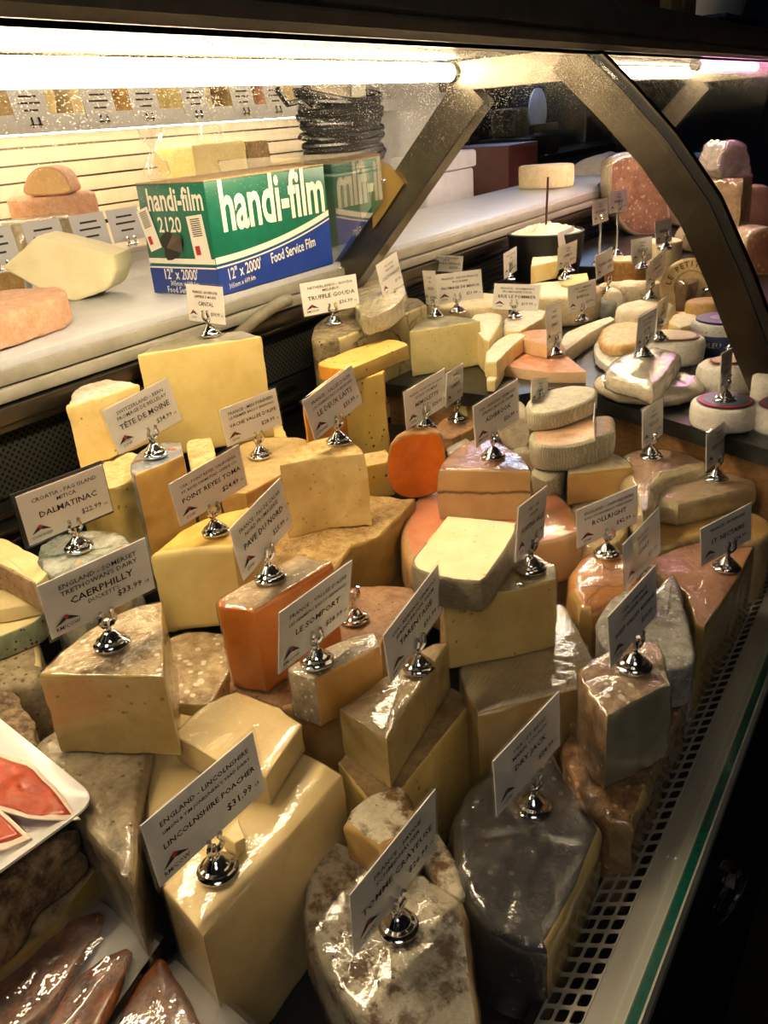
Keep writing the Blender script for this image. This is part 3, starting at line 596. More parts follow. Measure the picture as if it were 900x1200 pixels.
dict(key='tete2',name='cheese_wedge',label='small yellow wedge with crumbly top behind the blue foil wedge',cat='cheese',vec=(0.0, 0.0, -0.14),tags='rrcccr',top='ivoryrough',rind='ivoryrough',paste='gold',bot='ivoryrough',wrap=0,r=0.003,bulge=0.0,amp=0.0012,pts=[(-0.9918, 0.8786, 1.04), (-1.0179, 0.9107, 1.04), (-0.9914, 0.9343, 1.04), (-0.9339, 0.8857, 1.04), (-0.8905, 0.834, 1.04), (-0.9136, 0.8096, 1.04)]),
dict(key='dalm',name='cheese_wedge',label='foil-wrapped wedge with green printed paper at the left edge',cat='cheese',vec=(0.0, 0.0, -0.305),top='greenfoil',rind='greenfoil',paste='gold',bot='greenfoil',wrap=0,r=0.006,bulge=0.0,amp=0.003,pts=[(-0.9873, 0.5781, 1.005), (-0.9827, 0.6261, 1.005), (-0.9097, 0.6595, 1.005), (-0.8667, 0.634, 1.005), (-0.8266, 0.5704, 1.005), (-0.8388, 0.5267, 1.005), (-0.9171, 0.5372, 1.005)]),
dict(key='triw',name='cheese_wedge',label='wedge lying on its side with dusty speckled rind, at the left frame edge',cat='cheese',vec=(0.0, 0.0, -0.045),tags='ccccrr',top='creampale',rind='dustyrind',paste='creampale',bot='dustyrind',wrap=0,r=0.003,bulge=0.0,amp=0.0012,pts=[(-1.1429, 0.5397, 1.0), (-1.0946, 0.5767, 1.0), (-1.0597, 0.578, 1.0), (-0.9216, 0.555, 1.0), (-0.9048, 0.5137, 1.0), (-1.0432, 0.5293, 1.0)]),
dict(key='paperw',name='cheese_wedge',label='cream wedge with dark patterned paper band at the left frame edge',cat='cheese',vec=(0.0, 0.0, -0.02),tags='cccrrr',top='creampale',rind='creampale',paste='creampale',bot='creampale',wrap=0,r=0.002,bulge=0.0,amp=0.0012,pts=[(-1.0699, 0.4806, 0.954), (-1.0349, 0.5228, 0.954), (-0.9708, 0.5538, 0.954), (-0.9373, 0.5305, 0.954), (-0.9796, 0.486, 0.954), (-1.0219, 0.4512, 0.954)]),
dict(key='paperb',name='round_cheese',label='tan wheel with green paper edge beneath the cream wedge at left',cat='cheese',vec=(0.0, 0.0, -0.033),top='creampale',rind='greenpaper',paste='butter',bot='greenpaper',wrap=0,r=0.002,bulge=0.0,amp=0.0012,pts=[(-1.0483, 0.4607, 0.933), (-1.0258, 0.5104, 0.933), (-0.9763, 0.5545, 0.933), (-0.9384, 0.5293, 0.933), (-0.9438, 0.4807, 0.933), (-0.9802, 0.4192, 0.933)]),
dict(key='greyw',name='round_cheese',label='tall grey-brown rind wheel with a cream cut edge behind the squarish wedge',cat='cheese',vec=(0.0, 0.0, -0.198),tags='rrccrrr',top='tangrey',rind='tangrey',paste='creampale',bot='tangrey',wrap=0,r=0.012,bulge=0.006,amp=0.0012,pts=[(-1.0611, 0.4575, 0.898), (-1.0277, 0.5144, 0.898), (-1.0027, 0.5439, 0.898), (-0.9581, 0.5254, 0.898), (-0.8951, 0.4845, 0.898), (-0.8716, 0.452, 0.898), (-0.959, 0.3951, 0.898)]),
dict(key='crust',name='cheese_wedge',label='dark crusty rind wedge behind the white plate at left',cat='cheese',vec=(0.0, 0.0, -0.2),top='crust',rind='crust',paste='butter',bot='crust',wrap=0,r=0.006,bulge=0.0,amp=0.004,pts=[(-0.9031, 0.3727, 0.9), (-0.8874, 0.414, 0.9), (-0.8597, 0.4246, 0.9), (-0.7674, 0.3863, 0.9), (-0.7464, 0.345, 0.9), (-0.833, 0.3291, 0.9)]),
dict(key='bark',name='cheese_wedge',label='dark bark-like rind wedge under the white plate',cat='cheese',vec=(0.0, 0.0, -0.06),top='crust',rind='crust',paste='butter',bot='crust',wrap=0,r=0.006,bulge=0.0,amp=0.005,pts=[(-0.6418, 0.1861, 0.9), (-0.7591, 0.2553, 0.9), (-0.6556, 0.2813, 0.9), (-0.6247, 0.3191, 0.9), (-0.6132, 0.3132, 0.9), (-0.6149, 0.2527, 0.9), (-0.6, 0.2002, 0.9)]),
dict(key='strip',name='cheese_wedge',label='grey wedge with a rough pale rind strip under the bark-like rind',cat='cheese',vec=(0.0, 0.0, -0.138),tags='rrrrrrccc',top='greystrip',rind='greystrip',paste='olivedark',bot='greystrip',wrap=0,r=0.003,bulge=0.0,amp=0.0012,pts=[(-0.6474, 0.1696, 0.838), (-0.696, 0.2069, 0.838), (-0.6461, 0.2195, 0.838), (-0.6339, 0.2863, 0.838), (-0.6501, 0.3215, 0.838), (-0.6354, 0.3423, 0.838), (-0.6195, 0.3335, 0.838), (-0.6011, 0.2713, 0.838), (-0.6039, 0.2088, 0.838)]),
dict(key='tomme',name='cheese_wedge',label='rough blotchy cream-brown rind half wheel at bottom centre',cat='cheese',vec=(0.0, 0.0, -0.111),tags='rrrrrrrccccc',top='tommerind',rind='tommerind',paste='tanpaste',bot='tommerind',wrap=2,r=0.007,bulge=0.004,amp=0.003,pts=[(-0.4429, 0.4957, 0.811), (-0.4467, 0.46, 0.811), (-0.4285, 0.4278, 0.811), (-0.3925, 0.3877, 0.811), (-0.3388, 0.3598, 0.811), (-0.2945, 0.3501, 0.811), (-0.2411, 0.3446, 0.811), (-0.2039, 0.3742, 0.811), (-0.2362, 0.4189, 0.811), (-0.2873, 0.4947, 0.811), (-0.3178, 0.5016, 0.811), (-0.3818, 0.4986, 0.811)]),
dict(key='tomme2',name='cheese_wedge',label='small rough brown-rind wedge behind the blotchy half wheel',cat='cheese',vec=(0.0, 0.0, -0.15),tags='rrrrccc',top='tommerind',rind='tommerind',paste='tanpaste',bot='tommerind',wrap=0,r=0.006,bulge=0.0,amp=0.003,pts=[(-0.4147, 0.4826, 0.86), (-0.4198, 0.5022, 0.86), (-0.412, 0.5353, 0.86), (-0.3936, 0.5538, 0.86), (-0.3612, 0.5316, 0.86), (-0.3556, 0.5024, 0.86), (-0.3663, 0.472, 0.86)]),
dict(key='tomme3',name='cheese_wedge',label='narrow rough rind piece between blotchy half wheel and black half wheel',cat='cheese',vec=(0.0, 0.0, -0.114),top='tommerind',rind='tommerind',paste='butter',bot='tommerind',wrap=0,r=0.006,bulge=0.0,amp=0.003,pts=[(-0.357, 0.5386, 0.814), (-0.3482, 0.5541, 0.814), (-0.3205, 0.5334, 0.814), (-0.2866, 0.4989, 0.814), (-0.2991, 0.4942, 0.814), (-0.3297, 0.5074, 0.814)]),
dict(key='ossau',name='round_cheese',label='half wheel with nearly black film-wrapped rind near the grille',cat='cheese',vec=(0.0, 0.0, -0.116),tags='rrrrrrrcccc',top='darkrind',rind='darkrind',paste='olivepaste',bot='darkrind',wrap=2,r=0.01,bulge=0.003,amp=0.002,pts=[(-0.292, 0.7263, 0.816), (-0.3284, 0.6937, 0.816), (-0.3486, 0.6355, 0.816), (-0.3455, 0.5833, 0.816), (-0.3199, 0.5379, 0.816), (-0.2867, 0.4992, 0.816), (-0.2442, 0.4758, 0.816), (-0.196, 0.4831, 0.816), (-0.1942, 0.5602, 0.816), (-0.1996, 0.6377, 0.816), (-0.2404, 0.6763, 0.816)]),
dict(key='brownlow',name='round_cheese',label='lower rough brown rind wedge beside the perforated grille',cat='cheese',vec=(0.0, 0.0, -0.135),tags='rrrrccrrr',top='brownrough',rind='brownrough',paste='tanbrown',bot='brownrough',wrap=1,r=0.008,bulge=0.0,amp=0.004,pts=[(-0.281, 0.7374, 0.835), (-0.2855, 0.81, 0.835), (-0.245, 0.8696, 0.835), (-0.1839, 0.8779, 0.835), (-0.175, 0.8638, 0.835), (-0.1703, 0.6434, 0.835), (-0.1919, 0.6367, 0.835), (-0.2252, 0.6551, 0.835), (-0.2592, 0.6879, 0.835)]),
dict(key='brownup',name='cheese_wedge',label='upper brown rind wedge with pale cut face stacked by the grille',cat='cheese',vec=(0.0, 0.0, -0.101),tags='rrrcccrr',top='brownfilm',rind='brownrough',paste='greenpaste',bot='brownrough',wrap=2,r=0.005,bulge=0.0,amp=0.003,pts=[(-0.2638, 0.7314, 0.937), (-0.2565, 0.7676, 0.937), (-0.2315, 0.8106, 0.937), (-0.2052, 0.8277, 0.937), (-0.1689, 0.7528, 0.937), (-0.1766, 0.7422, 0.937), (-0.2108, 0.6708, 0.937), (-0.2395, 0.6949, 0.937)]),
dict(key='ashA',name='cheese_wedge',label='grey ash-rind piece left of the grey card, beside the orange round cheese',cat='cheese',vec=(0.0, 0.0, -0.2),top='ashrind',rind='ashrind',paste='butter',bot='ashrind',wrap=0,r=0.008,bulge=0.0,amp=0.002,pts=[(-0.2964, 0.8817, 0.9), (-0.3043, 0.9425, 0.9), (-0.2912, 0.9835, 0.9), (-0.2634, 0.9435, 0.9), (-0.2508, 0.8701, 0.9), (-0.2722, 0.8387, 0.9)]),
dict(key='ashB',name='cheese_wedge',label='grey-white ash-rind wedge between the two right front cards and pink block',cat='cheese',vec=(0.0, 0.0, -0.059),top='ashrind',rind='ashrind',paste='butter',bot='ashrind',wrap=1,r=0.006,bulge=0.0,amp=0.002,pts=[(-0.2634, 0.9338, 0.895), (-0.2599, 1.008, 0.895), (-0.2478, 1.0554, 0.895), (-0.213, 0.9772, 0.895), (-0.175, 0.8839, 0.895), (-0.1749, 0.8491, 0.895), (-0.2043, 0.834, 0.895), (-0.2333, 0.8624, 0.895)]),
dict(key='ashC',name='cheese_wedge',label='lowest grey ash-rind piece by the grille under the other two',cat='cheese',vec=(0.0, 0.0, -0.108),top='ashrind',rind='ashrind',paste='butter',bot='ashrind',wrap=0,r=0.006,bulge=0.0,amp=0.0012,pts=[(-0.2514, 0.9669, 0.808), (-0.2267, 1.0021, 0.808), (-0.1927, 0.9685, 0.808), (-0.1819, 0.9265, 0.808), (-0.1993, 0.9035, 0.808), (-0.2307, 0.9174, 0.808)]),
dict(key='roll',name='round_cheese',label='small round orange-rind cheese with a cracked edge under a card',cat='cheese',vec=(0.0, 0.0, -0.2),tags='rrrrrrrrcc',top='orangerind',rind='orangerind',paste='gold',bot='orangerind',wrap=1,r=0.012,bulge=0.006,amp=0.0012,pts=[(-0.3609, 0.9498, 0.9), (-0.3781, 0.9998, 0.9), (-0.3783, 1.0508, 0.9), (-0.3613, 1.0795, 0.9), (-0.3235, 1.0823, 0.9), (-0.2938, 1.0399, 0.9), (-0.281, 0.9884, 0.9), (-0.2971, 0.9557, 0.9), (-0.3134, 0.9096, 0.9), (-0.3302, 0.9108, 0.9)]),
dict(key='stn',name='cheese_block',label='long block with pink-brown ridged rind along the grille',cat='cheese',vec=(0.0, 0.0, -0.186),tags='rrrccccr',top='pinkridge',rind='tanbrown',paste='olivedark',bot='tanbrown',wrap=1,r=0.004,bulge=0.0,amp=0.0012,pts=[(-0.2906, 1.0801, 0.886), (-0.2829, 1.1301, 0.886), (-0.2392, 1.193, 0.886), (-0.1711, 1.2062, 0.886), (-0.1712, 1.1041, 0.886), (-0.1811, 0.9564, 0.886), (-0.1925, 0.9596, 0.886), (-0.2245, 1.0318, 0.886)]),
dict(key='bigr',name='round_cheese',label='wide cream wheel under the wrapped half wheel at right',cat='cheese',vec=(0.0, 0.0, -0.175),top='ochre',rind='tanpale',paste='butter',bot='tanpale',wrap=0,r=0.008,bulge=0.0,amp=0.0012,pts=[(-0.3359, 1.1527, 0.875), (-0.3487, 1.2188, 0.875), (-0.3286, 1.2768, 0.875), (-0.2672, 1.3332, 0.875), (-0.1957, 1.3506, 0.875), (-0.1625, 1.3035, 0.875), (-0.173, 1.2469, 0.875), (-0.247, 1.2288, 0.875), (-0.2918, 1.1638, 0.875)]),
dict(key='rwrap',name='round_cheese',label='film-wrapped pale half wheel with pinkish top at right, card on top',cat='cheese',vec=(0.0, 0.0, -0.0395),tags='rrrrrccr',top='palepink',rind='palecream',paste='palecream',bot='palecream',wrap=2,r=0.01,bulge=0.004,amp=0.0025,pts=[(-0.3331, 1.2501, 0.915), (-0.3378, 1.3042, 0.915), (-0.3192, 1.3596, 0.915), (-0.2736, 1.4034, 0.915), (-0.215, 1.3998, 0.915), (-0.2024, 1.3625, 0.915), (-0.2392, 1.313, 0.915), (-0.2944, 1.2422, 0.915)]),
dict(key='pinkflat',name='round_cheese',label='low flat pink-rind wheel wrapped in film in front of the dark slate',cat='cheese',vec=(0.0, 0.0, -0.0625),top='peachpale',rind='palecream',paste='butter',bot='palecream',wrap=2,r=0.012,bulge=0.004,amp=0.003,pts=[(-0.3728, 1.2396, 0.938), (-0.4171, 1.3121, 0.938), (-0.4199, 1.3847, 0.938), (-0.3895, 1.4197, 0.938), (-0.322, 1.4068, 0.938), (-0.2831, 1.3761, 0.938), (-0.3052, 1.3424, 0.938), (-0.3271, 1.3053, 0.938), (-0.3328, 1.2531, 0.938), (-0.3201, 1.1836, 0.938), (-0.3271, 1.147, 0.938)]),
dict(key='yellw',name='cheese_wedge',label='bright yellow cut wedge in film behind the white card at right',cat='cheese',vec=(0.0, 0.0, -0.054),tags='rrrrrc',top='palefilm',rind='palefilm',paste='deepyellow',bot='palefilm',wrap=2,r=0.004,bulge=0.0,amp=0.0012,pts=[(-0.4667, 1.2114, 0.95), (-0.4833, 1.2611, 0.95), (-0.4806, 1.318, 0.95), (-0.4457, 1.341, 0.95), (-0.4, 1.3123, 0.95), (-0.3818, 1.2829, 0.95)]),
dict(key='yellb',name='round_cheese',label='pinkish film-wrapped wheel piece under the bright yellow wedge',cat='cheese',vec=(0.0, 0.0, -0.195),top='peachpale',rind='palecream',paste='butter',bot='palecream',wrap=1,r=0.01,bulge=0.0,amp=0.0012,pts=[(-0.4502, 1.1838, 0.895), (-0.4685, 1.2461, 0.895), (-0.4653, 1.3069, 0.895), (-0.4107, 1.2906, 0.895), (-0.3717, 1.226, 0.895), (-0.3515, 1.1603, 0.895), (-0.361, 1.1053, 0.895), (-0.4017, 1.0989, 0.895)]),
dict(key='mimo',name='cheese_ball',label='bright orange half ball with pitted tan rind, cut face forward',cat='cheese',vec=(-0.0477, 0.0763, -0.0),top='orangewax',rind='tanthin',paste='orangewax',bot='orangewax',wrap=0,r=0.003,bulge=-0.012,amp=0.001,pts=[(-0.7346, 1.0748, 0.9731), (-0.7315, 1.0818, 1.0033), (-0.722, 1.0902, 1.0184), (-0.7053, 1.1021, 1.0271), (-0.6813, 1.1173, 1.0282), (-0.6595, 1.1301, 1.0237), (-0.6513, 1.1302, 0.993), (-0.65, 1.1247, 0.9551), (-0.6613, 1.1129, 0.9265), (-0.6881, 1.0945, 0.9165), (-0.7154, 1.0785, 0.923), (-0.7305, 1.0725, 0.9434)]),
dict(key='mimob',name='round_cheese',label='small brown-rind cut wheel behind the orange half ball',cat='cheese',vec=(0.0, 0.0, -0.029),tags='rrrccrr',top='brownpink',rind='brownpink',paste='tanpaste',bot='brownpink',wrap=0,r=0.004,bulge=0.0,amp=0.0012,pts=[(-0.7945, 1.3421, 0.94), (-0.816, 1.4046, 0.94), (-0.8018, 1.4442, 0.94), (-0.7596, 1.4429, 0.94), (-0.7335, 1.3923, 0.94), (-0.7403, 1.3476, 0.94), (-0.7498, 1.3133, 0.94)]),
dict(key='whitebit',name='cheese_chunk',label='pale rind lump between orange half ball and pink-rind wedge',cat='cheese',vec=(0.0, 0.0, -0.014),top='palegrey',rind='palegrey',paste='butter',bot='palegrey',wrap=0,r=0.01,bulge=0.0,amp=0.003,pts=[(-0.7399, 1.2908, 0.925), (-0.762, 1.3516, 0.925), (-0.7523, 1.3763, 0.925), (-0.7145, 1.3402, 0.925), (-0.6985, 1.2886, 0.925), (-0.7081, 1.266, 0.925)]),
dict(key='truf',name='round_cheese',label='half wheel with black-veined cut face and mottled dark rind',cat='cheese',vec=(0.0, 0.0, -0.215),tags='rrrrrrrcc',top='trufflerind',rind='trufflerind',paste='veined',bot='trufflerind',wrap=0,r=0.006,bulge=0.0,amp=0.0012,pts=[(-0.9947, 1.3219, 1.115), (-1.0324, 1.2897, 1.115), (-1.0916, 1.3618, 1.115), (-1.1374, 1.4466, 1.115), (-1.1506, 1.5492, 1.115), (-1.1135, 1.6726, 1.115), (-1.0496, 1.7163, 1.115), (-0.9843, 1.6525, 1.115), (-0.992, 1.4512, 1.115)]),
dict(key='trufs',name='cheese_wedge',label='yellow speckled slab lying across the yellow speckled wedge',cat='cheese',vec=(0.0, 0.0, -0.027),tags='rrrccr',top='speck',rind='goldrind',paste='speck',bot='goldrind',wrap=0,r=0.002,bulge=0.0,amp=0.0012,pts=[(-0.9649, 1.2106, 1.095), (-0.9698, 1.2926, 1.095), (-0.9467, 1.4115, 1.095), (-0.8916, 1.4056, 1.095), (-0.8755, 1.3891, 1.095), (-0.8876, 1.1936, 1.095)]),
dict(key='truff',name='cheese_wedge',label='yellow wedge with dark specks under the speckled slab',cat='cheese',vec=(0.0, 0.0, -0.166),tags='rrrrcr',top='speck',rind='goldrind',paste='speck',bot='goldrind',wrap=0,r=0.003,bulge=0.0,amp=0.0012,pts=[(-0.8854, 1.0584, 1.066), (-0.9435, 1.1744, 1.066), (-0.9537, 1.2596, 1.066), (-0.8921, 1.3109, 1.066), (-0.8707, 1.287, 1.066), (-0.903, 1.1997, 1.066)]),
dict(key='truffb',name='cheese_wedge',label='lower yellow speckled cut piece behind the wavy-edged wedge',cat='cheese',vec=(0.0, 0.0, -0.064),tags='cccc',top='tanrough',rind='speck',paste='speck',bot='speck',wrap=0,r=0.003,bulge=0.0,amp=0.0012,pts=[(-0.7766, 1.0522, 0.975), (-0.8072, 1.1074, 0.975), (-0.7789, 1.1411, 0.975), (-0.7391, 1.1009, 0.975)]),
dict(key='foilblk',name='cheese_block',label='blue cheese piece in crinkled gold foil on the dark mottled half wheel',cat='cheese',vec=(0.0, 0.0, -0.039),top='goldfoil',rind='goldfoil',paste='butter',bot='goldfoil',wrap=0,r=0.004,bulge=0.0,amp=0.004,pts=[(-1.0766, 1.5002, 1.155), (-1.18, 1.682, 1.155), (-1.1754, 1.8216, 1.155), (-1.0358, 1.6441, 1.155), (-0.96, 1.5069, 1.155), (-0.9406, 1.3542, 1.155)]),
dict(key='pale47',name='cheese_wedge',label='pale yellow rectangular wedge with grey film top in front of the bries',cat='cheese',vec=(0.0, 0.0, -0.1),tags='rrrrc',top='greyfilm',rind='palebutter',paste='palebutter',bot='palebutter',wrap=0,r=0.003,bulge=0.0,amp=0.0012,pts=[(-0.9522, 1.521, 1.085), (-0.9855, 1.6206, 1.085), (-0.9856, 1.6832, 1.085), (-0.9136, 1.6828, 1.085), (-0.8498, 1.6552, 1.085)]),
dict(key='pale48',name='cheese_wedge',label='lower pale yellow piece under the rectangular grey-topped wedge',cat='cheese',vec=(0.0, 0.0, -0.072),tags='ccccc',top='greyfilm',rind='palebutter',paste='palebutter',bot='palebutter',wrap=0,r=0.003,bulge=0.0,amp=0.0012,pts=[(-0.8242, 1.4767, 0.972), (-0.8489, 1.5455, 0.972), (-0.8076, 1.5865, 0.972), (-0.7736, 1.5388, 0.972), (-0.7681, 1.4843, 0.972)]),
dict(key='brieA',name='brie_wedge',label='white bloomy brie wedge behind the pale rectangular wedge',cat='cheese',vec=(0.0, 0.0, -0.074),tags='rrrccc',top='bloom',rind='bloom',paste='creamcut',bot='bloom',wrap=0,r=0.005,bulge=0.003,amp=0.0012,pts=[(-0.9224, 1.7314, 1.06), (-0.9495, 1.8369, 1.06), (-0.8876, 1.8325, 1.06), (-0.8407, 1.7349, 1.06), (-0.7946, 1.585, 1.06), (-0.8119, 1.5954, 1.06)]),
dict(key='brieB',name='brie_wedge',label='white brie wedge with creamy side, pointing left below the brie card',cat='cheese',vec=(0.0, 0.0, -0.0345),tags='rrrrccc',top='bloom',rind='bloom',paste='creamcut',bot='bloom',wrap=0,r=0.005,bulge=0.003,amp=0.0012,pts=[(-0.7584, 1.4957, 1.042), (-0.8023, 1.5957, 1.042), (-0.8162, 1.7012, 1.042), (-0.8, 1.7388, 1.042), (-0.771, 1.7302, 1.042), (-0.7617, 1.6379, 1.042), (-0.7368, 1.5025, 1.042)]),
dict(key='brieE',name='brie_wedge',label='lowest cream brie end in front of the white brie wedges',cat='cheese',vec=(0.0, 0.0, -0.024),tags='rrrccc',top='bloom',rind='bloom',paste='creamcut',bot='bloom',wrap=0,r=0.004,bulge=0.0,amp=0.0012,pts=[(-0.7462, 1.4735, 1.01), (-0.7762, 1.5417, 1.01), (-0.7823, 1.5951, 1.01), (-0.7706, 1.6131, 1.01), (-0.7489, 1.5507, 1.01), (-0.7298, 1.479, 1.01)]),
dict(key='brieC',name='brie_wedge',label='white brie wedge carrying the wide card in the middle of the bries',cat='cheese',vec=(0.0, 0.0, -0.059),tags='rrrccc',top='bloom',rind='bloom',paste='creamcut',bot='bloom',wrap=0,r=0.005,bulge=0.003,amp=0.0012,pts=[(-0.8281, 1.7351, 1.045), (-0.8848, 1.8548, 1.045), (-0.8756, 1.9756, 1.045), (-0.8219, 1.9577, 1.045), (-0.7965, 1.8769, 1.045), (-0.7941, 1.7444, 1.045)]),
dict(key='brieD',name='brie_wedge',label='long soft wedge with runny grey side beside the pink-rind wedge',cat='cheese',vec=(0.0, 0.0, -0.035),tags='rrrccccc',top='bloom',rind='bloom',paste='softgrey',bot='bloom',wrap=0,r=0.004,bulge=0.003,amp=0.0012,pts=[(-0.7092, 1.7746, 1.02), (-0.7286, 1.8699, 1.02), (-0.7134, 1.9643, 1.02), (-0.6869, 2.0475, 1.02), (-0.6647, 2.0144, 1.02), (-0.6734, 1.8677, 1.02), (-0.6689, 1.739, 1.02), (-0.6669, 1.6942, 1.02)]),
dict(key='brieW',name='round_brie',label='broad white brie wheel behind the brie cards',cat='cheese',vec=(0.0, 0.0, -0.079),top='bloom',rind='bloomcream',paste='cream',bot='bloomcream',wrap=0,r=0.01,bulge=0.002,amp=0.001,pts=[(-0.751, 2.1304, 1.065), (-0.7566, 2.166, 1.065), (-0.7729, 2.198, 1.065), (-0.7984, 2.2235, 1.065), (-0.8304, 2.2398, 1.065), (-0.866, 2.2454, 1.065), (-0.9015, 2.2398, 1.065), (-0.9336, 2.2235, 1.065), (-0.959, 2.198, 1.065), (-0.9754, 2.166, 1.065), (-0.981, 2.1304, 1.065), (-0.9754, 2.0949, 1.065), (-0.959, 2.0628, 1.065), (-0.9336, 2.0374, 1.065), (-0.9015, 2.021, 1.065), (-0.866, 2.0154, 1.065), (-0.8304, 2.021, 1.065), (-0.7984, 2.0374, 1.065), (-0.7729, 2.0628, 1.065), (-0.7566, 2.0949, 1.065)]),
dict(key='brieW2',name='round_brie',label='flat cream wheel at the back carrying slices and a card',cat='cheese',vec=(0.0, 0.0, -0.09),top='bloomcream',rind='bloomcream',paste='cream',bot='bloomcream',wrap=0,r=0.008,bulge=0.002,amp=0.001,pts=[(-0.9072, 1.8941, 1.075), (-0.9121, 1.925, 1.075), (-0.9263, 1.9529, 1.075), (-0.9485, 1.975, 1.075), (-0.9763, 1.9892, 1.075), (-1.0072, 1.9941, 1.075), (-1.0381, 1.9892, 1.075), (-1.066, 1.975, 1.075), (-1.0881, 1.9529, 1.075), (-1.1023, 1.925, 1.075), (-1.1072, 1.8941, 1.075), (-1.1023, 1.8632, 1.075), (-1.0881, 1.8353, 1.075), (-1.066, 1.8132, 1.075), (-1.0381, 1.799, 1.075), (-1.0072, 1.7941, 1.075), (-0.9763, 1.799, 1.075), (-0.9485, 1.8132, 1.075), (-0.9263, 1.8353, 1.075), (-0.9121, 1.8632, 1.075)]),
dict(key='cube',name='cheese_wedge',label='tall pale triple-cream piece on the broad white brie wheel',cat='cheese',vec=(0.0, 0.0, -0.049),tags='ccrrc',top='bloom',rind='bloomcream',paste='creamcut',bot='bloomcream',wrap=0,r=0.005,bulge=0.0,amp=0.0012,pts=[(-0.919, 2.264, 1.115), (-0.9539, 2.1632, 1.115), (-1.0207, 2.3265, 1.115), (-1.0153, 2.4204, 1.115), (-0.9639, 2.3932, 1.115)]),
dict(key='slice',name='cheese_slice',label='thin cream slice beside the tall triple-cream piece',cat='cheese',vec=(0.0, 0.0, -0.0065),tags='ccccc',top='creamcut',rind='creamcut',paste='creamcut',bot='creamcut',wrap=0,r=0.002,bulge=0.0,amp=0.0012,pts=[(-0.8611, 2.1536, 1.072), (-0.8996, 2.2867, 1.072), (-0.8524, 2.3207, 1.072), (-0.8114, 2.2236, 1.072), (-0.8169, 2.126, 1.072)]),
dict(key='pinku',name='cheese_wedge',label='upper wedge with orange-pink rind beside a narrow card',cat='cheese',vec=(0.0, 0.0, -0.032),tags='rrrcc',top='pinkrind2',rind='pinkrind2',paste='peachpale2',bot='pinkrind2',wrap=0,r=0.002,bulge=0.0,amp=0.0012,pts=[(-0.8045, 1.7211, 1.04), (-0.7914, 1.7667, 1.04), (-0.7566, 1.7932, 1.04), (-0.7228, 1.7521, 1.04), (-0.6964, 1.6652, 1.04)]),
dict(key='pinkl',name='cheese_wedge',label='lower wide wedge with orange-pink rind under the upper pink one',cat='cheese',vec=(0.0, 0.0, -0.024),tags='rrccc',top='pinkrind2',rind='pinkrind2',paste='peachpale2',bot='pinkrind2',wrap=0,r=0.002,bulge=0.0,amp=0.0012,pts=[(-0.7912, 1.5965, 1.007), (-0.8014, 1.7047, 1.007), (-0.7296, 1.7896, 1.007), (-0.5842, 1.6026, 1.007), (-0.6559, 1.5789, 1.007)]),
dict(key='goatA',name='cheese_bar',label='oblong ribbed grey-white bar on top of the goat cheese stack',cat='cheese',vec=(0.0, 0.0, -0.032),top='ribtop',rind='rib',paste='butter',bot='rib',wrap=0,r=0.006,bulge=0.0,amp=0.0012,pts=[(-0.5932, 1.3278, 1.025), (-0.5948, 1.3806, 1.025), (-0.5679, 1.4461, 1.025), (-0.5174, 1.4579, 1.025), (-0.4959, 1.4211, 1.025), (-0.4945, 1.374, 1.025), (-0.5219, 1.3037, 1.025), (-0.5633, 1.2785, 1.025)]),
dict(key='goatB',name='cheese_bar',label='ribbed block with peach top in the middle of the goat cheese stack',cat='cheese',vec=(0.0, 0.0, -0.047),top='peachpale',rind='rib',paste='butter',bot='rib',wrap=0,r=0.008,bulge=0.0,amp=0.0012,pts=[(-0.5509, 1.2471, 0.992), (-0.5631, 1.293, 0.992), (-0.548, 1.3572, 0.992), (-0.4704, 1.4066, 0.992), (-0.443, 1.3679, 0.992), (-0.4328, 1.3161, 0.992), (-0.4701, 1.2401, 0.992), (-0.5217, 1.2193, 0.992)]),
dict(key='goatC',name='cheese_bar',label='lowest ribbed grey-white block of the goat cheese stack',cat='cheese',vec=(0.0, 0.0, -0.244),top='rib',rind='rib',paste='butter',bot='rib',wrap=0,r=0.01,bulge=0.0,amp=0.0012,pts=[(-0.5362, 1.2176, 0.944), (-0.5414, 1.2658, 0.944), (-0.5196, 1.3053, 0.944), (-0.491, 1.2654, 0.944), (-0.4884, 1.2137, 0.944), (-0.5008, 1.1927, 0.944)]),
dict(key='logA',name='cheese_log',label='ribbed goat cheese log left of the stack',cat='cheese',vec=(-0.05, 0.0866, -0.0),top='ribtop',rind='rib',paste='ribtop',bot='ribtop',wrap=0,r=0.006,bulge=0.002,amp=0.001,pts=[(-0.6147, 1.2662, 0.9895), (-0.608, 1.27, 1.0066), (-0.5976, 1.276, 1.0138), (-0.5822, 1.2849, 1.0128), (-0.5719, 1.2909, 1.0043), (-0.5667, 1.2939, 0.9849), (-0.5692, 1.2924, 0.9625), (-0.5797, 1.2864, 0.9501), (-0.598, 1.2758, 0.9512), (-0.611, 1.2683, 0.9651)]),
dict(key='logB',name='cheese_log',label='lower ribbed goat cheese log behind the pink-rind wedge',cat='cheese',vec=(-0.05, 0.0866, -0.0),top='ribtop',rind='rib',paste='ribtop',bot='ribtop',wrap=0,r=0.006,bulge=0.002,amp=0.001,pts=[(-0.5954, 1.2556, 0.9313), (-0.5875, 1.2602, 0.9503), (-0.5694, 1.2707, 0.9557), (-0.5512, 1.2811, 0.9481), (-0.546, 1.2842, 0.9283), (-0.5537, 1.2797, 0.9106), (-0.5746, 1.2676, 0.9086), (-0.5903, 1.2586, 0.9161)]),
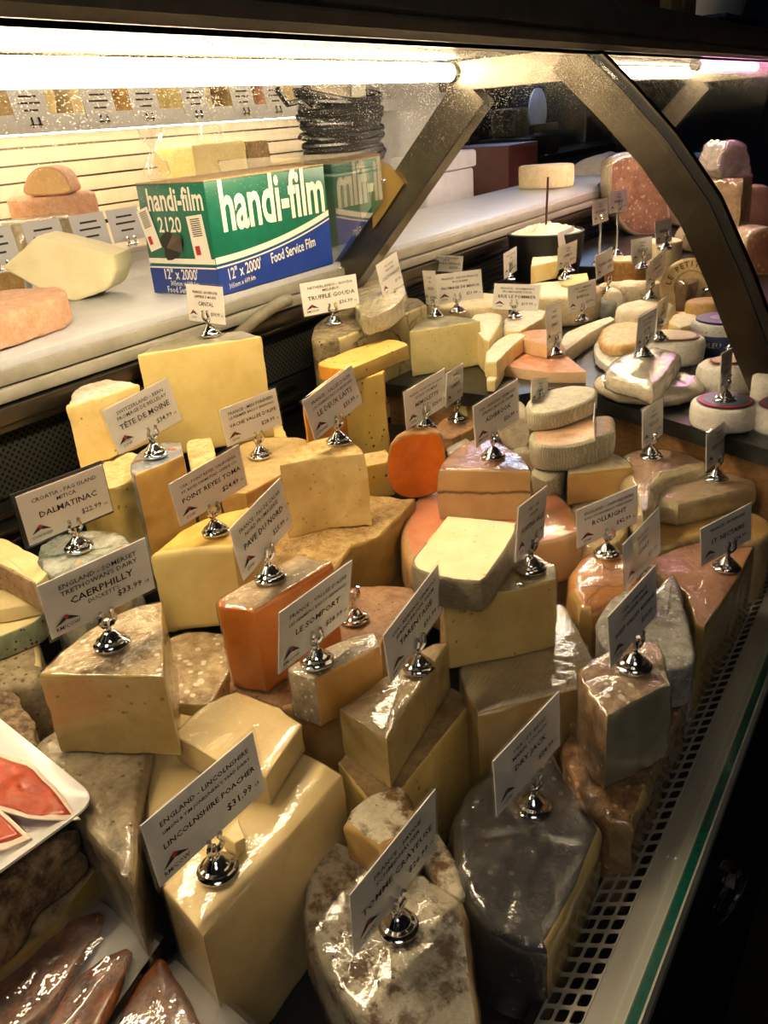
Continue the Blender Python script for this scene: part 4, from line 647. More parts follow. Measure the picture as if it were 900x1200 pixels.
dict(key='slot1',name='round_cheese',label='wide cellophane-wrapped white wheel at the bottom of the slate stack',cat='cheese',vec=(0.0, 0.0, -0.031),top='whitefilm',rind='whitefilm',paste='cream',bot='whitefilm',wrap=2,r=0.016,bulge=0.002,amp=0.003,pts=[(-0.3467, 1.5597, 1.018), (-0.3515, 1.5838, 1.018), (-0.3654, 1.6055, 1.018), (-0.3871, 1.6228, 1.018), (-0.4144, 1.6339, 1.018), (-0.4447, 1.6377, 1.018), (-0.475, 1.6339, 1.018), (-0.5023, 1.6228, 1.018), (-0.524, 1.6055, 1.018), (-0.5379, 1.5838, 1.018), (-0.5427, 1.5597, 1.018), (-0.5379, 1.5356, 1.018), (-0.524, 1.5138, 1.018), (-0.5023, 1.4966, 1.018), (-0.475, 1.4855, 1.018), (-0.4447, 1.4817, 1.018), (-0.4144, 1.4855, 1.018), (-0.3871, 1.4966, 1.018), (-0.3654, 1.5138, 1.018), (-0.3515, 1.5356, 1.018)]),
dict(key='slot2',name='cheese_block',label='rounded square cellophane-wrapped cheese on the wide white wheel',cat='cheese',vec=(0.0, 0.0, -0.034),top='whitefilm',rind='whitefilm',paste='butter',bot='whitefilm',wrap=2,r=0.01,bulge=0.0,amp=0.002,pts=[(-0.4948, 1.4646, 1.053), (-0.5103, 1.5327, 1.053), (-0.5052, 1.6128, 1.053), (-0.4636, 1.6596, 1.053), (-0.4149, 1.6402, 1.053), (-0.3988, 1.5931, 1.053), (-0.3873, 1.4224, 1.053), (-0.4142, 1.4132, 1.053)]),
dict(key='slot3',name='round_cheese',label='oval golden-streaked soft cheese behind the wrapped square one',cat='cheese',vec=(0.0, 0.0, -0.025),top='goldstreak',rind='goldstreak',paste='butter',bot='goldstreak',wrap=0,r=0.01,bulge=0.003,amp=0.0012,pts=[(-0.6193, 1.7779, 1.035), (-0.6417, 1.8629, 1.035), (-0.6335, 1.9267, 1.035), (-0.5988, 1.9446, 1.035), (-0.5663, 1.9175, 1.035), (-0.5347, 1.8336, 1.035), (-0.5277, 1.7575, 1.035), (-0.559, 1.7184, 1.035), (-0.5931, 1.7309, 1.035)]),
dict(key='slot3p',name='paper_wrapper',label='crumpled white wrapping paper under the oval golden cheese',cat='paper',vec=(0.0, 0.0, -0.023),top='whitepaper',rind='whitepaper',paste='butter',bot='whitepaper',wrap=0,r=0.006,bulge=0.0,amp=0.004,pts=[(-0.6255, 1.7653, 1.009), (-0.6622, 1.9178, 1.009), (-0.6261, 1.9452, 1.009), (-0.5938, 1.9716, 1.009), (-0.5514, 1.8495, 1.009), (-0.5376, 1.7188, 1.009), (-0.5536, 1.6583, 1.009)]),
dict(key='slot4',name='round_cheese',label='white paper-wrapped round with a gold-rimmed label behind the wrapped square',cat='cheese',vec=(0.0, 0.0, -0.054),top='labelgold',rind='whitepaper',paste='cream',bot='whitepaper',wrap=0,r=0.008,bulge=0.002,amp=0.001,pts=[(-0.4035, 1.8057, 1.04), (-0.4069, 1.8227, 1.04), (-0.4169, 1.8381, 1.04), (-0.4324, 1.8502, 1.04), (-0.4519, 1.858, 1.04), (-0.4735, 1.8607, 1.04), (-0.4951, 1.858, 1.04), (-0.5146, 1.8502, 1.04), (-0.5301, 1.8381, 1.04), (-0.5401, 1.8227, 1.04), (-0.5435, 1.8057, 1.04), (-0.5401, 1.7887, 1.04), (-0.5301, 1.7734, 1.04), (-0.5146, 1.7612, 1.04), (-0.4951, 1.7534, 1.04), (-0.4735, 1.7507, 1.04), (-0.4519, 1.7534, 1.04), (-0.4324, 1.7612, 1.04), (-0.4169, 1.7734, 1.04), (-0.4069, 1.7887, 1.04)]),
dict(key='camA',name='cheese_round',label='white paper-wrapped round with red and blue label at the slate front',cat='cheese',vec=(0.0, 0.0, -0.0425),top='labelblue',rind='whitepaper',paste='cream',bot='whitepaper',wrap=0,r=0.007,bulge=0.002,amp=0.0008,pts=[(-0.2252, 1.4422, 1.028), (-0.2278, 1.4589, 1.028), (-0.2355, 1.474, 1.028), (-0.2474, 1.4859, 1.028), (-0.2625, 1.4936, 1.028), (-0.2792, 1.4962, 1.028), (-0.2959, 1.4936, 1.028), (-0.3109, 1.4859, 1.028), (-0.3229, 1.474, 1.028), (-0.3305, 1.4589, 1.028), (-0.3332, 1.4422, 1.028), (-0.3305, 1.4255, 1.028), (-0.3229, 1.4105, 1.028), (-0.3109, 1.3985, 1.028), (-0.2959, 1.3909, 1.028), (-0.2792, 1.3882, 1.028), (-0.2625, 1.3909, 1.028), (-0.2474, 1.3985, 1.028), (-0.2355, 1.4105, 1.028), (-0.2278, 1.4255, 1.028)]),
dict(key='camB',name='cheese_round',label='white paper-wrapped round cut off by the right frame edge',cat='cheese',vec=(0.0, 0.0, -0.0425),top='labelblue',rind='whitepaper',paste='cream',bot='whitepaper',wrap=0,r=0.007,bulge=0.002,amp=0.0008,pts=[(-0.1355, 1.4569, 1.028), (-0.138, 1.4723, 1.028), (-0.1451, 1.4863, 1.028), (-0.1561, 1.4973, 1.028), (-0.1701, 1.5044, 1.028), (-0.1855, 1.5069, 1.028), (-0.201, 1.5044, 1.028), (-0.2149, 1.4973, 1.028), (-0.226, 1.4863, 1.028), (-0.2331, 1.4723, 1.028), (-0.2355, 1.4569, 1.028), (-0.2331, 1.4414, 1.028), (-0.226, 1.4275, 1.028), (-0.2149, 1.4164, 1.028), (-0.201, 1.4093, 1.028), (-0.1855, 1.4069, 1.028), (-0.1701, 1.4093, 1.028), (-0.1561, 1.4164, 1.028), (-0.1451, 1.4275, 1.028), (-0.138, 1.4414, 1.028)]),
dict(key='facet',name='cheese_round',label='faceted paper-wrapped cheese with honeycomb printed label',cat='cheese',vec=(0.0, 0.0, -0.0595),top='labelpeach',rind='whitepaper',paste='cream',bot='whitepaper',wrap=0,r=0.018,bulge=0.002,amp=0.0015,pts=[(-0.2666, 1.6238, 1.045), (-0.2788, 1.6572, 1.045), (-0.3096, 1.675, 1.045), (-0.3446, 1.6688, 1.045), (-0.3675, 1.6416, 1.045), (-0.3675, 1.606, 1.045), (-0.3446, 1.5787, 1.045), (-0.3096, 1.5726, 1.045), (-0.2788, 1.5903, 1.045)]),
dict(key='drumA',name='cheese_round',label='short drum with blue label and dark printed band',cat='cheese',vec=(0.0, 0.0, -0.069),top='labelnavy',rind='whiteblue',paste='cream',bot='whiteblue',wrap=0,r=0.007,bulge=0.002,amp=0.001,pts=[(-0.335, 1.9227, 1.055), (-0.3433, 1.9537, 1.055), (-0.366, 1.9764, 1.055), (-0.397, 1.9847, 1.055), (-0.428, 1.9764, 1.055), (-0.4507, 1.9537, 1.055), (-0.459, 1.9227, 1.055), (-0.4507, 1.8917, 1.055), (-0.428, 1.869, 1.055), (-0.397, 1.8607, 1.055), (-0.366, 1.869, 1.055), (-0.3433, 1.8917, 1.055)]),
dict(key='drumB',name='cheese_round',label='tall white drum at the right edge above the slate rounds',cat='cheese',vec=(0.0, 0.0, -0.074),top='bloom',rind='whitepaper',paste='cream',bot='whitepaper',wrap=0,r=0.008,bulge=0.002,amp=0.001,pts=[(-0.2273, 1.7204, 1.06), (-0.2298, 1.7359, 1.06), (-0.2369, 1.7498, 1.06), (-0.2479, 1.7609, 1.06), (-0.2619, 1.768, 1.06), (-0.2773, 1.7704, 1.06), (-0.2928, 1.768, 1.06), (-0.3067, 1.7609, 1.06), (-0.3178, 1.7498, 1.06), (-0.3249, 1.7359, 1.06), (-0.3273, 1.7204, 1.06), (-0.3249, 1.705, 1.06), (-0.3178, 1.691, 1.06), (-0.3067, 1.68, 1.06), (-0.2928, 1.6729, 1.06), (-0.2773, 1.6704, 1.06), (-0.2619, 1.6729, 1.06), (-0.2479, 1.68, 1.06), (-0.2369, 1.691, 1.06), (-0.2298, 1.705, 1.06)]),
dict(key='drumC',name='cheese_round',label='grey paper drum at the right frame edge',cat='cheese',vec=(0.0, 0.0, -0.0645),top='whitepaper',rind='whitepaper',paste='cream',bot='whitepaper',wrap=0,r=0.008,bulge=0.002,amp=0.001,pts=[(-0.1784, 1.5555, 1.05), (-0.1804, 1.5679, 1.05), (-0.186, 1.579, 1.05), (-0.1949, 1.5879, 1.05), (-0.206, 1.5935, 1.05), (-0.2184, 1.5955, 1.05), (-0.2308, 1.5935, 1.05), (-0.2419, 1.5879, 1.05), (-0.2508, 1.579, 1.05), (-0.2564, 1.5679, 1.05), (-0.2584, 1.5555, 1.05), (-0.2564, 1.5431, 1.05), (-0.2508, 1.532, 1.05), (-0.2419, 1.5231, 1.05), (-0.2308, 1.5175, 1.05), (-0.2184, 1.5155, 1.05), (-0.206, 1.5175, 1.05), (-0.1949, 1.5231, 1.05), (-0.186, 1.532, 1.05), (-0.1804, 1.5431, 1.05)]),
dict(key='whitew',name='cheese_round',label='white bloomy round with lumpy rind behind the gold-labelled round',cat='cheese',vec=(0.0, 0.0, -0.069),top='bloom',rind='bloom',paste='cream',bot='bloom',wrap=0,r=0.012,bulge=0.002,amp=0.003,pts=[(-0.5257, 2.022, 1.055), (-0.5291, 2.043, 1.055), (-0.5387, 2.062, 1.055), (-0.5538, 2.077, 1.055), (-0.5727, 2.0867, 1.055), (-0.5937, 2.09, 1.055), (-0.6147, 2.0867, 1.055), (-0.6337, 2.077, 1.055), (-0.6487, 2.062, 1.055), (-0.6584, 2.043, 1.055), (-0.6617, 2.022, 1.055), (-0.6584, 2.001, 1.055), (-0.6487, 1.982, 1.055), (-0.6337, 1.967, 1.055), (-0.6147, 1.9573, 1.055), (-0.5937, 1.954, 1.055), (-0.5727, 1.9573, 1.055), (-0.5538, 1.967, 1.055), (-0.5387, 1.982, 1.055), (-0.5291, 2.001, 1.055)]),
dict(key='cutw',name='cheese_wedge',label='cut soft round with a yellowish rind beside the lumpy white round',cat='cheese',vec=(0.0, 0.0, -0.059),tags='rrrrcc',top='bloom',rind='creamcut',paste='creamcut',bot='creamcut',wrap=0,r=0.005,bulge=0.0,amp=0.002,pts=[(-0.5057, 1.9059, 1.045), (-0.5182, 1.9918, 1.045), (-0.4983, 2.034, 1.045), (-0.4666, 1.9862, 1.045), (-0.4528, 1.9027, 1.045), (-0.4678, 1.8493, 1.045)]),
dict(key='logC',name='cheese_log',label='cream log with lacy wrinkled rind at the back',cat='cheese',vec=(0.0, 0.0, -0.074),top='lacy',rind='lacy',paste='cream',bot='lacy',wrap=0,r=0.018,bulge=0.002,amp=0.002,pts=[(-0.6427, 2.3214, 1.06), (-0.6515, 2.3289, 1.06), (-0.6668, 2.3317, 1.06), (-0.687, 2.3294, 1.06), (-0.7102, 2.3224, 1.06), (-0.7341, 2.3113, 1.06), (-0.7563, 2.2973, 1.06), (-0.7747, 2.2815, 1.06), (-0.7875, 2.2657, 1.06), (-0.7934, 2.2514, 1.06), (-0.7919, 2.2399, 1.06), (-0.783, 2.2324, 1.06), (-0.7678, 2.2296, 1.06), (-0.7476, 2.2318, 1.06), (-0.7244, 2.2388, 1.06), (-0.7005, 2.2499, 1.06), (-0.6783, 2.264, 1.06), (-0.6599, 2.2797, 1.06), (-0.6471, 2.2955, 1.06), (-0.6412, 2.3099, 1.06)]),
dict(key='ashlog',name='cheese_log',label='short log with blue-grey ash rind between the back cards',cat='cheese',vec=(0.0, 0.0, -0.049),top='ashblue',rind='ashblue',paste='cream',bot='ashblue',wrap=0,r=0.01,bulge=0.002,amp=0.001,pts=[(-0.712, 2.1719, 1.035), (-0.7135, 2.1812, 1.035), (-0.7177, 2.1896, 1.035), (-0.7244, 2.1962, 1.035), (-0.7327, 2.2005, 1.035), (-0.742, 2.2019, 1.035), (-0.7513, 2.2005, 1.035), (-0.7596, 2.1962, 1.035), (-0.7663, 2.1896, 1.035), (-0.7705, 2.1812, 1.035), (-0.772, 2.1719, 1.035), (-0.7705, 2.1627, 1.035), (-0.7663, 2.1543, 1.035), (-0.7596, 2.1477, 1.035), (-0.7513, 2.1434, 1.035), (-0.742, 2.1419, 1.035), (-0.7327, 2.1434, 1.035), (-0.7244, 2.1477, 1.035), (-0.7177, 2.1543, 1.035), (-0.7135, 2.1627, 1.035)]),
dict(key='logend',name='cheese_log',label='upright white oval log end beside the ash log',cat='cheese',vec=(-0.0211, 0.0453, -0.0),top='bloom',rind='bloom',paste='bloom',bot='bloom',wrap=0,r=0.006,bulge=0.0,amp=0.001,pts=[(-0.7391, 2.1481, 0.9999), (-0.7394, 2.1514, 1.0348), (-0.727, 2.1592, 1.0558), (-0.7074, 2.1682, 1.0548), (-0.6941, 2.1722, 1.0326), (-0.6959, 2.1685, 1.0022), (-0.7102, 2.1598, 0.981), (-0.73, 2.1506, 0.9819)]),
dict(key='disc1',name='cheese_round',label='flat cream round at the back under a wide card',cat='cheese',vec=(0.0, 0.0, -0.114),top='bloomcream',rind='tanthin',paste='cream',bot='tanthin',wrap=0,r=0.006,bulge=0.002,amp=0.001,pts=[(-0.7159, 2.4017, 1.1), (-0.7186, 2.4187, 1.1), (-0.7264, 2.434, 1.1), (-0.7386, 2.4462, 1.1), (-0.7539, 2.454, 1.1), (-0.7709, 2.4567, 1.1), (-0.7879, 2.454, 1.1), (-0.8032, 2.4462, 1.1), (-0.8154, 2.434, 1.1), (-0.8232, 2.4187, 1.1), (-0.8259, 2.4017, 1.1), (-0.8232, 2.3847, 1.1), (-0.8154, 2.3694, 1.1), (-0.8032, 2.3572, 1.1), (-0.7879, 2.3494, 1.1), (-0.7709, 2.3467, 1.1), (-0.7539, 2.3494, 1.1), (-0.7386, 2.3572, 1.1), (-0.7264, 2.3694, 1.1), (-0.7186, 2.3847, 1.1)]),
dict(key='disc2',name='cheese_round',label='small flat cream round behind the black bowl',cat='cheese',vec=(0.0, 0.0, -0.154),top='bloomcream',rind='bloomcream',paste='cream',bot='bloomcream',wrap=0,r=0.006,bulge=0.002,amp=0.001,pts=[(-0.639, 2.4813, 1.14), (-0.6417, 2.4983, 1.14), (-0.6495, 2.5136, 1.14), (-0.6617, 2.5258, 1.14), (-0.677, 2.5336, 1.14), (-0.694, 2.5363, 1.14), (-0.711, 2.5336, 1.14), (-0.7263, 2.5258, 1.14), (-0.7385, 2.5136, 1.14), (-0.7463, 2.4983, 1.14), (-0.749, 2.4813, 1.14), (-0.7463, 2.4643, 1.14), (-0.7385, 2.449, 1.14), (-0.7263, 2.4368, 1.14), (-0.711, 2.429, 1.14), (-0.694, 2.4263, 1.14), (-0.677, 2.429, 1.14), (-0.6617, 2.4368, 1.14), (-0.6495, 2.449, 1.14), (-0.6417, 2.4643, 1.14)]),
dict(key='sopet',name='round_cheese',label='dark honey-coloured round under the crumbly chunk',cat='cheese',vec=(0.0, 0.0, -0.084),top='ochre',rind='ochre',paste='cream',bot='ochre',wrap=0,r=0.008,bulge=0.002,amp=0.001,pts=[(-0.4202, 2.0362, 1.07), (-0.4223, 2.0492, 1.07), (-0.4282, 2.0609, 1.07), (-0.4375, 2.0702, 1.07), (-0.4492, 2.0761, 1.07), (-0.4622, 2.0782, 1.07), (-0.4752, 2.0761, 1.07), (-0.4869, 2.0702, 1.07), (-0.4962, 2.0609, 1.07), (-0.5022, 2.0492, 1.07), (-0.5042, 2.0362, 1.07), (-0.5022, 2.0232, 1.07), (-0.4962, 2.0115, 1.07), (-0.4869, 2.0022, 1.07), (-0.4752, 1.9962, 1.07), (-0.4622, 1.9942, 1.07), (-0.4492, 1.9962, 1.07), (-0.4375, 2.0022, 1.07), (-0.4282, 2.0115, 1.07), (-0.4223, 2.0232, 1.07)]),
dict(key='crumb',name='cheese_chunk',label='crumbly tan wedge in clear film before the stamped wooden disc',cat='cheese',vec=(0.0, 0.0, -0.109),top='brownpink',rind='brownpink',paste='butter',bot='brownpink',wrap=2,r=0.006,bulge=0.0,amp=0.003,pts=[(-0.5686, 2.1605, 1.095), (-0.5966, 2.2772, 1.095), (-0.5836, 2.3435, 1.095), (-0.5342, 2.2859, 1.095), (-0.5078, 2.1477, 1.095), (-0.5276, 2.1, 1.095)]),
dict(key='farA',name='cheese_block',label='tall wrapped block with pinkish cut side at the far end',cat='cheese',vec=(-0.0579, 0.0689, -0.0),top='pinkrind',rind='palefilm',paste='peachpaste',bot='pinkrind',wrap=2,r=0.012,bulge=0.004,amp=0.001,pts=[(-1.1085, 3.218, 1.2613), (-1.1002, 3.225, 1.3098), (-1.0414, 3.2743, 1.327), (-0.9557, 3.3463, 1.304), (-0.9275, 3.3699, 1.162), (-0.9256, 3.3715, 1.0391), (-1.0345, 3.2801, 1.0452), (-1.0999, 3.2252, 1.1565)]),
dict(key='farB',name='cheese_block',label='ribbed tan wrapped block right of the tall far block',cat='cheese',vec=(-0.0849, 0.0849, -0.0),top='tanridge',rind='tanpale',paste='tanpale',bot='tanridge',wrap=2,r=0.01,bulge=0.0,amp=0.001,pts=[(-0.9412, 3.4683, 1.0578), (-0.9568, 3.4528, 1.1538), (-0.9396, 3.4699, 1.2071), (-0.8848, 3.5247, 1.2189), (-0.8116, 3.5979, 1.1233), (-0.7948, 3.6147, 1.0384)]),
dict(key='farC',name='cheese_wedge',label='clear-wrapped pale wedge in front of the far blocks',cat='cheese',vec=(-0.0386, 0.046, -0.0),top='palefilm',rind='palefilm',paste='palefilm',bot='palefilm',wrap=2,r=0.006,bulge=0.0,amp=0.001,pts=[(-0.7416, 2.8957, 1.0508), (-0.7286, 2.9067, 1.1239), (-0.6859, 2.9424, 1.1455), (-0.6424, 2.979, 1.0983), (-0.6324, 2.9873, 1.0299)]),
dict(key='farE',name='cheese_block',label='pale purple-lit block beyond the curved steel mullion',cat='cheese',vec=(-0.1149, 0.0964, -0.0),top='peachpale',rind='palefilm',paste='palefilm',bot='peachpale',wrap=1,r=0.01,bulge=0.0,amp=0.001,pts=[(-0.6838, 3.4415, 1.0603), (-0.6874, 3.4372, 1.1622), (-0.6611, 3.4685, 1.1879), (-0.5995, 3.5419, 1.1675), (-0.5798, 3.5655, 1.0378)]),
dict(key='farF',name='cheese_block',label='grey wrapped lump on the far pile beside the curved mullion',cat='cheese',vec=(-0.0919, 0.0771, -0.0),top='palegrey',rind='palegrey',paste='palegrey',bot='palegrey',wrap=2,r=0.012,bulge=0.0,amp=0.006,pts=[(-0.6647, 3.0088, 1.2624), (-0.666, 3.0074, 1.3334), (-0.6477, 3.0291, 1.3612), (-0.6091, 3.0751, 1.3416), (-0.5893, 3.0987, 1.2575)]),
dict(key='farG',name='cheese_block',label='tan far block low behind the curved mullion at right edge',cat='cheese',vec=(-0.0707, 0.0707, -0.0),top='pinkrind',rind='palefilm',paste='palefilm',bot='pinkrind',wrap=1,r=0.01,bulge=0.0,amp=0.001,pts=[(-0.5258, 2.7927, 1.0032), (-0.5292, 2.7893, 1.0894), (-0.5001, 2.8184, 1.1249), (-0.4539, 2.8646, 1.1089), (-0.4373, 2.8812, 0.9849)]),
dict(key='bkA',name='cheese_loaf',label='cut beige loaf with tan rind on the back case at left',cat='cheese',vec=(-0.0836, 0.0996, -0.0),top='peachpaste',rind='pinktan',paste='peachpaste',bot='peachpaste',wrap=0,r=0.006,bulge=0.0,amp=0.001,pts=[(-2.1438, 1.5015, 1.3882), (-2.1382, 1.5062, 1.4268), (-2.1182, 1.523, 1.4505), (-2.0896, 1.547, 1.4561), (-2.0656, 1.5671, 1.4451), (-2.0534, 1.5774, 1.4158), (-2.0573, 1.5741, 1.3834)]),
dict(key='ctrA',name='cheese_block',label='pinkish-tan rind block on the white counter at left',cat='cheese',vec=(0.0, 0.0, -0.056),top='pinktan',rind='pinktan',paste='butter',bot='pinktan',wrap=0,r=0.01,bulge=0.0,amp=0.002,pts=[(-1.4201, 0.8268, 1.272), (-1.4584, 0.911, 1.272), (-1.3606, 0.9699, 1.272), (-1.272, 0.9166, 1.272), (-1.2356, 0.7996, 1.272), (-1.2366, 0.7251, 1.272)]),
dict(key='ctrB',name='cheese_wedge',label='big smooth pale wedge with rounded nose on the white counter',cat='cheese',vec=(-0.0469, 0.0883, -0.0),tags='ccccrrcc',top='creampale2',rind='creampale2',paste='creampale2',bot='creampale2',wrap=0,r=0.008,bulge=0.0,amp=0.001,pts=[(-1.6195, 1.0374, 1.2864), (-1.5524, 1.0863, 1.3416), (-1.4767, 1.1211, 1.3189), (-1.4109, 1.1505, 1.2954), (-1.4067, 1.1457, 1.2663), (-1.4249, 1.1277, 1.2318), (-1.4832, 1.092, 1.2124), (-1.5311, 1.0704, 1.2285)]),
dict(key='ctrC',name='cheese_wedge',label='small wedge in printed paper between pink block and smooth wedge',cat='cheese',vec=(-0.0141, 0.0265, -0.0),top='ochre',rind='whiteblue',paste='ochre',bot='ochre',wrap=0,r=0.004,bulge=0.0,amp=0.001,pts=[(-1.7371, 1.0804, 1.2201), (-1.7224, 1.0883, 1.2647), (-1.6708, 1.1157, 1.2648), (-1.6691, 1.1166, 1.2431), (-1.6794, 1.1112, 1.2146)]),
dict(key='ctrD',name='round_cheese',label='white half wheel standing alone on the far white counter',cat='cheese',vec=(0.0, 0.0, -0.084),top='bloom',rind='bloomcream',paste='cream',bot='bloomcream',wrap=0,r=0.008,bulge=0.002,amp=0.001,pts=[(-1.2852, 3.3093, 1.3), (-1.2906, 3.334, 1.3), (-1.3062, 3.3563, 1.3), (-1.3306, 3.374, 1.3), (-1.3612, 3.3853, 1.3), (-1.3952, 3.3893, 1.3), (-1.4292, 3.3853, 1.3), (-1.4599, 3.374, 1.3), (-1.4842, 3.3563, 1.3), (-1.4999, 3.334, 1.3), (-1.5052, 3.3093, 1.3), (-1.4999, 3.2845, 1.3), (-1.4842, 3.2622, 1.3), (-1.4599, 3.2445, 1.3), (-1.4292, 3.2332, 1.3), (-1.3952, 3.2293, 1.3), (-1.3612, 3.2332, 1.3), (-1.3306, 3.2445, 1.3), (-1.3062, 3.2622, 1.3), (-1.2906, 3.2845, 1.3)]),
]
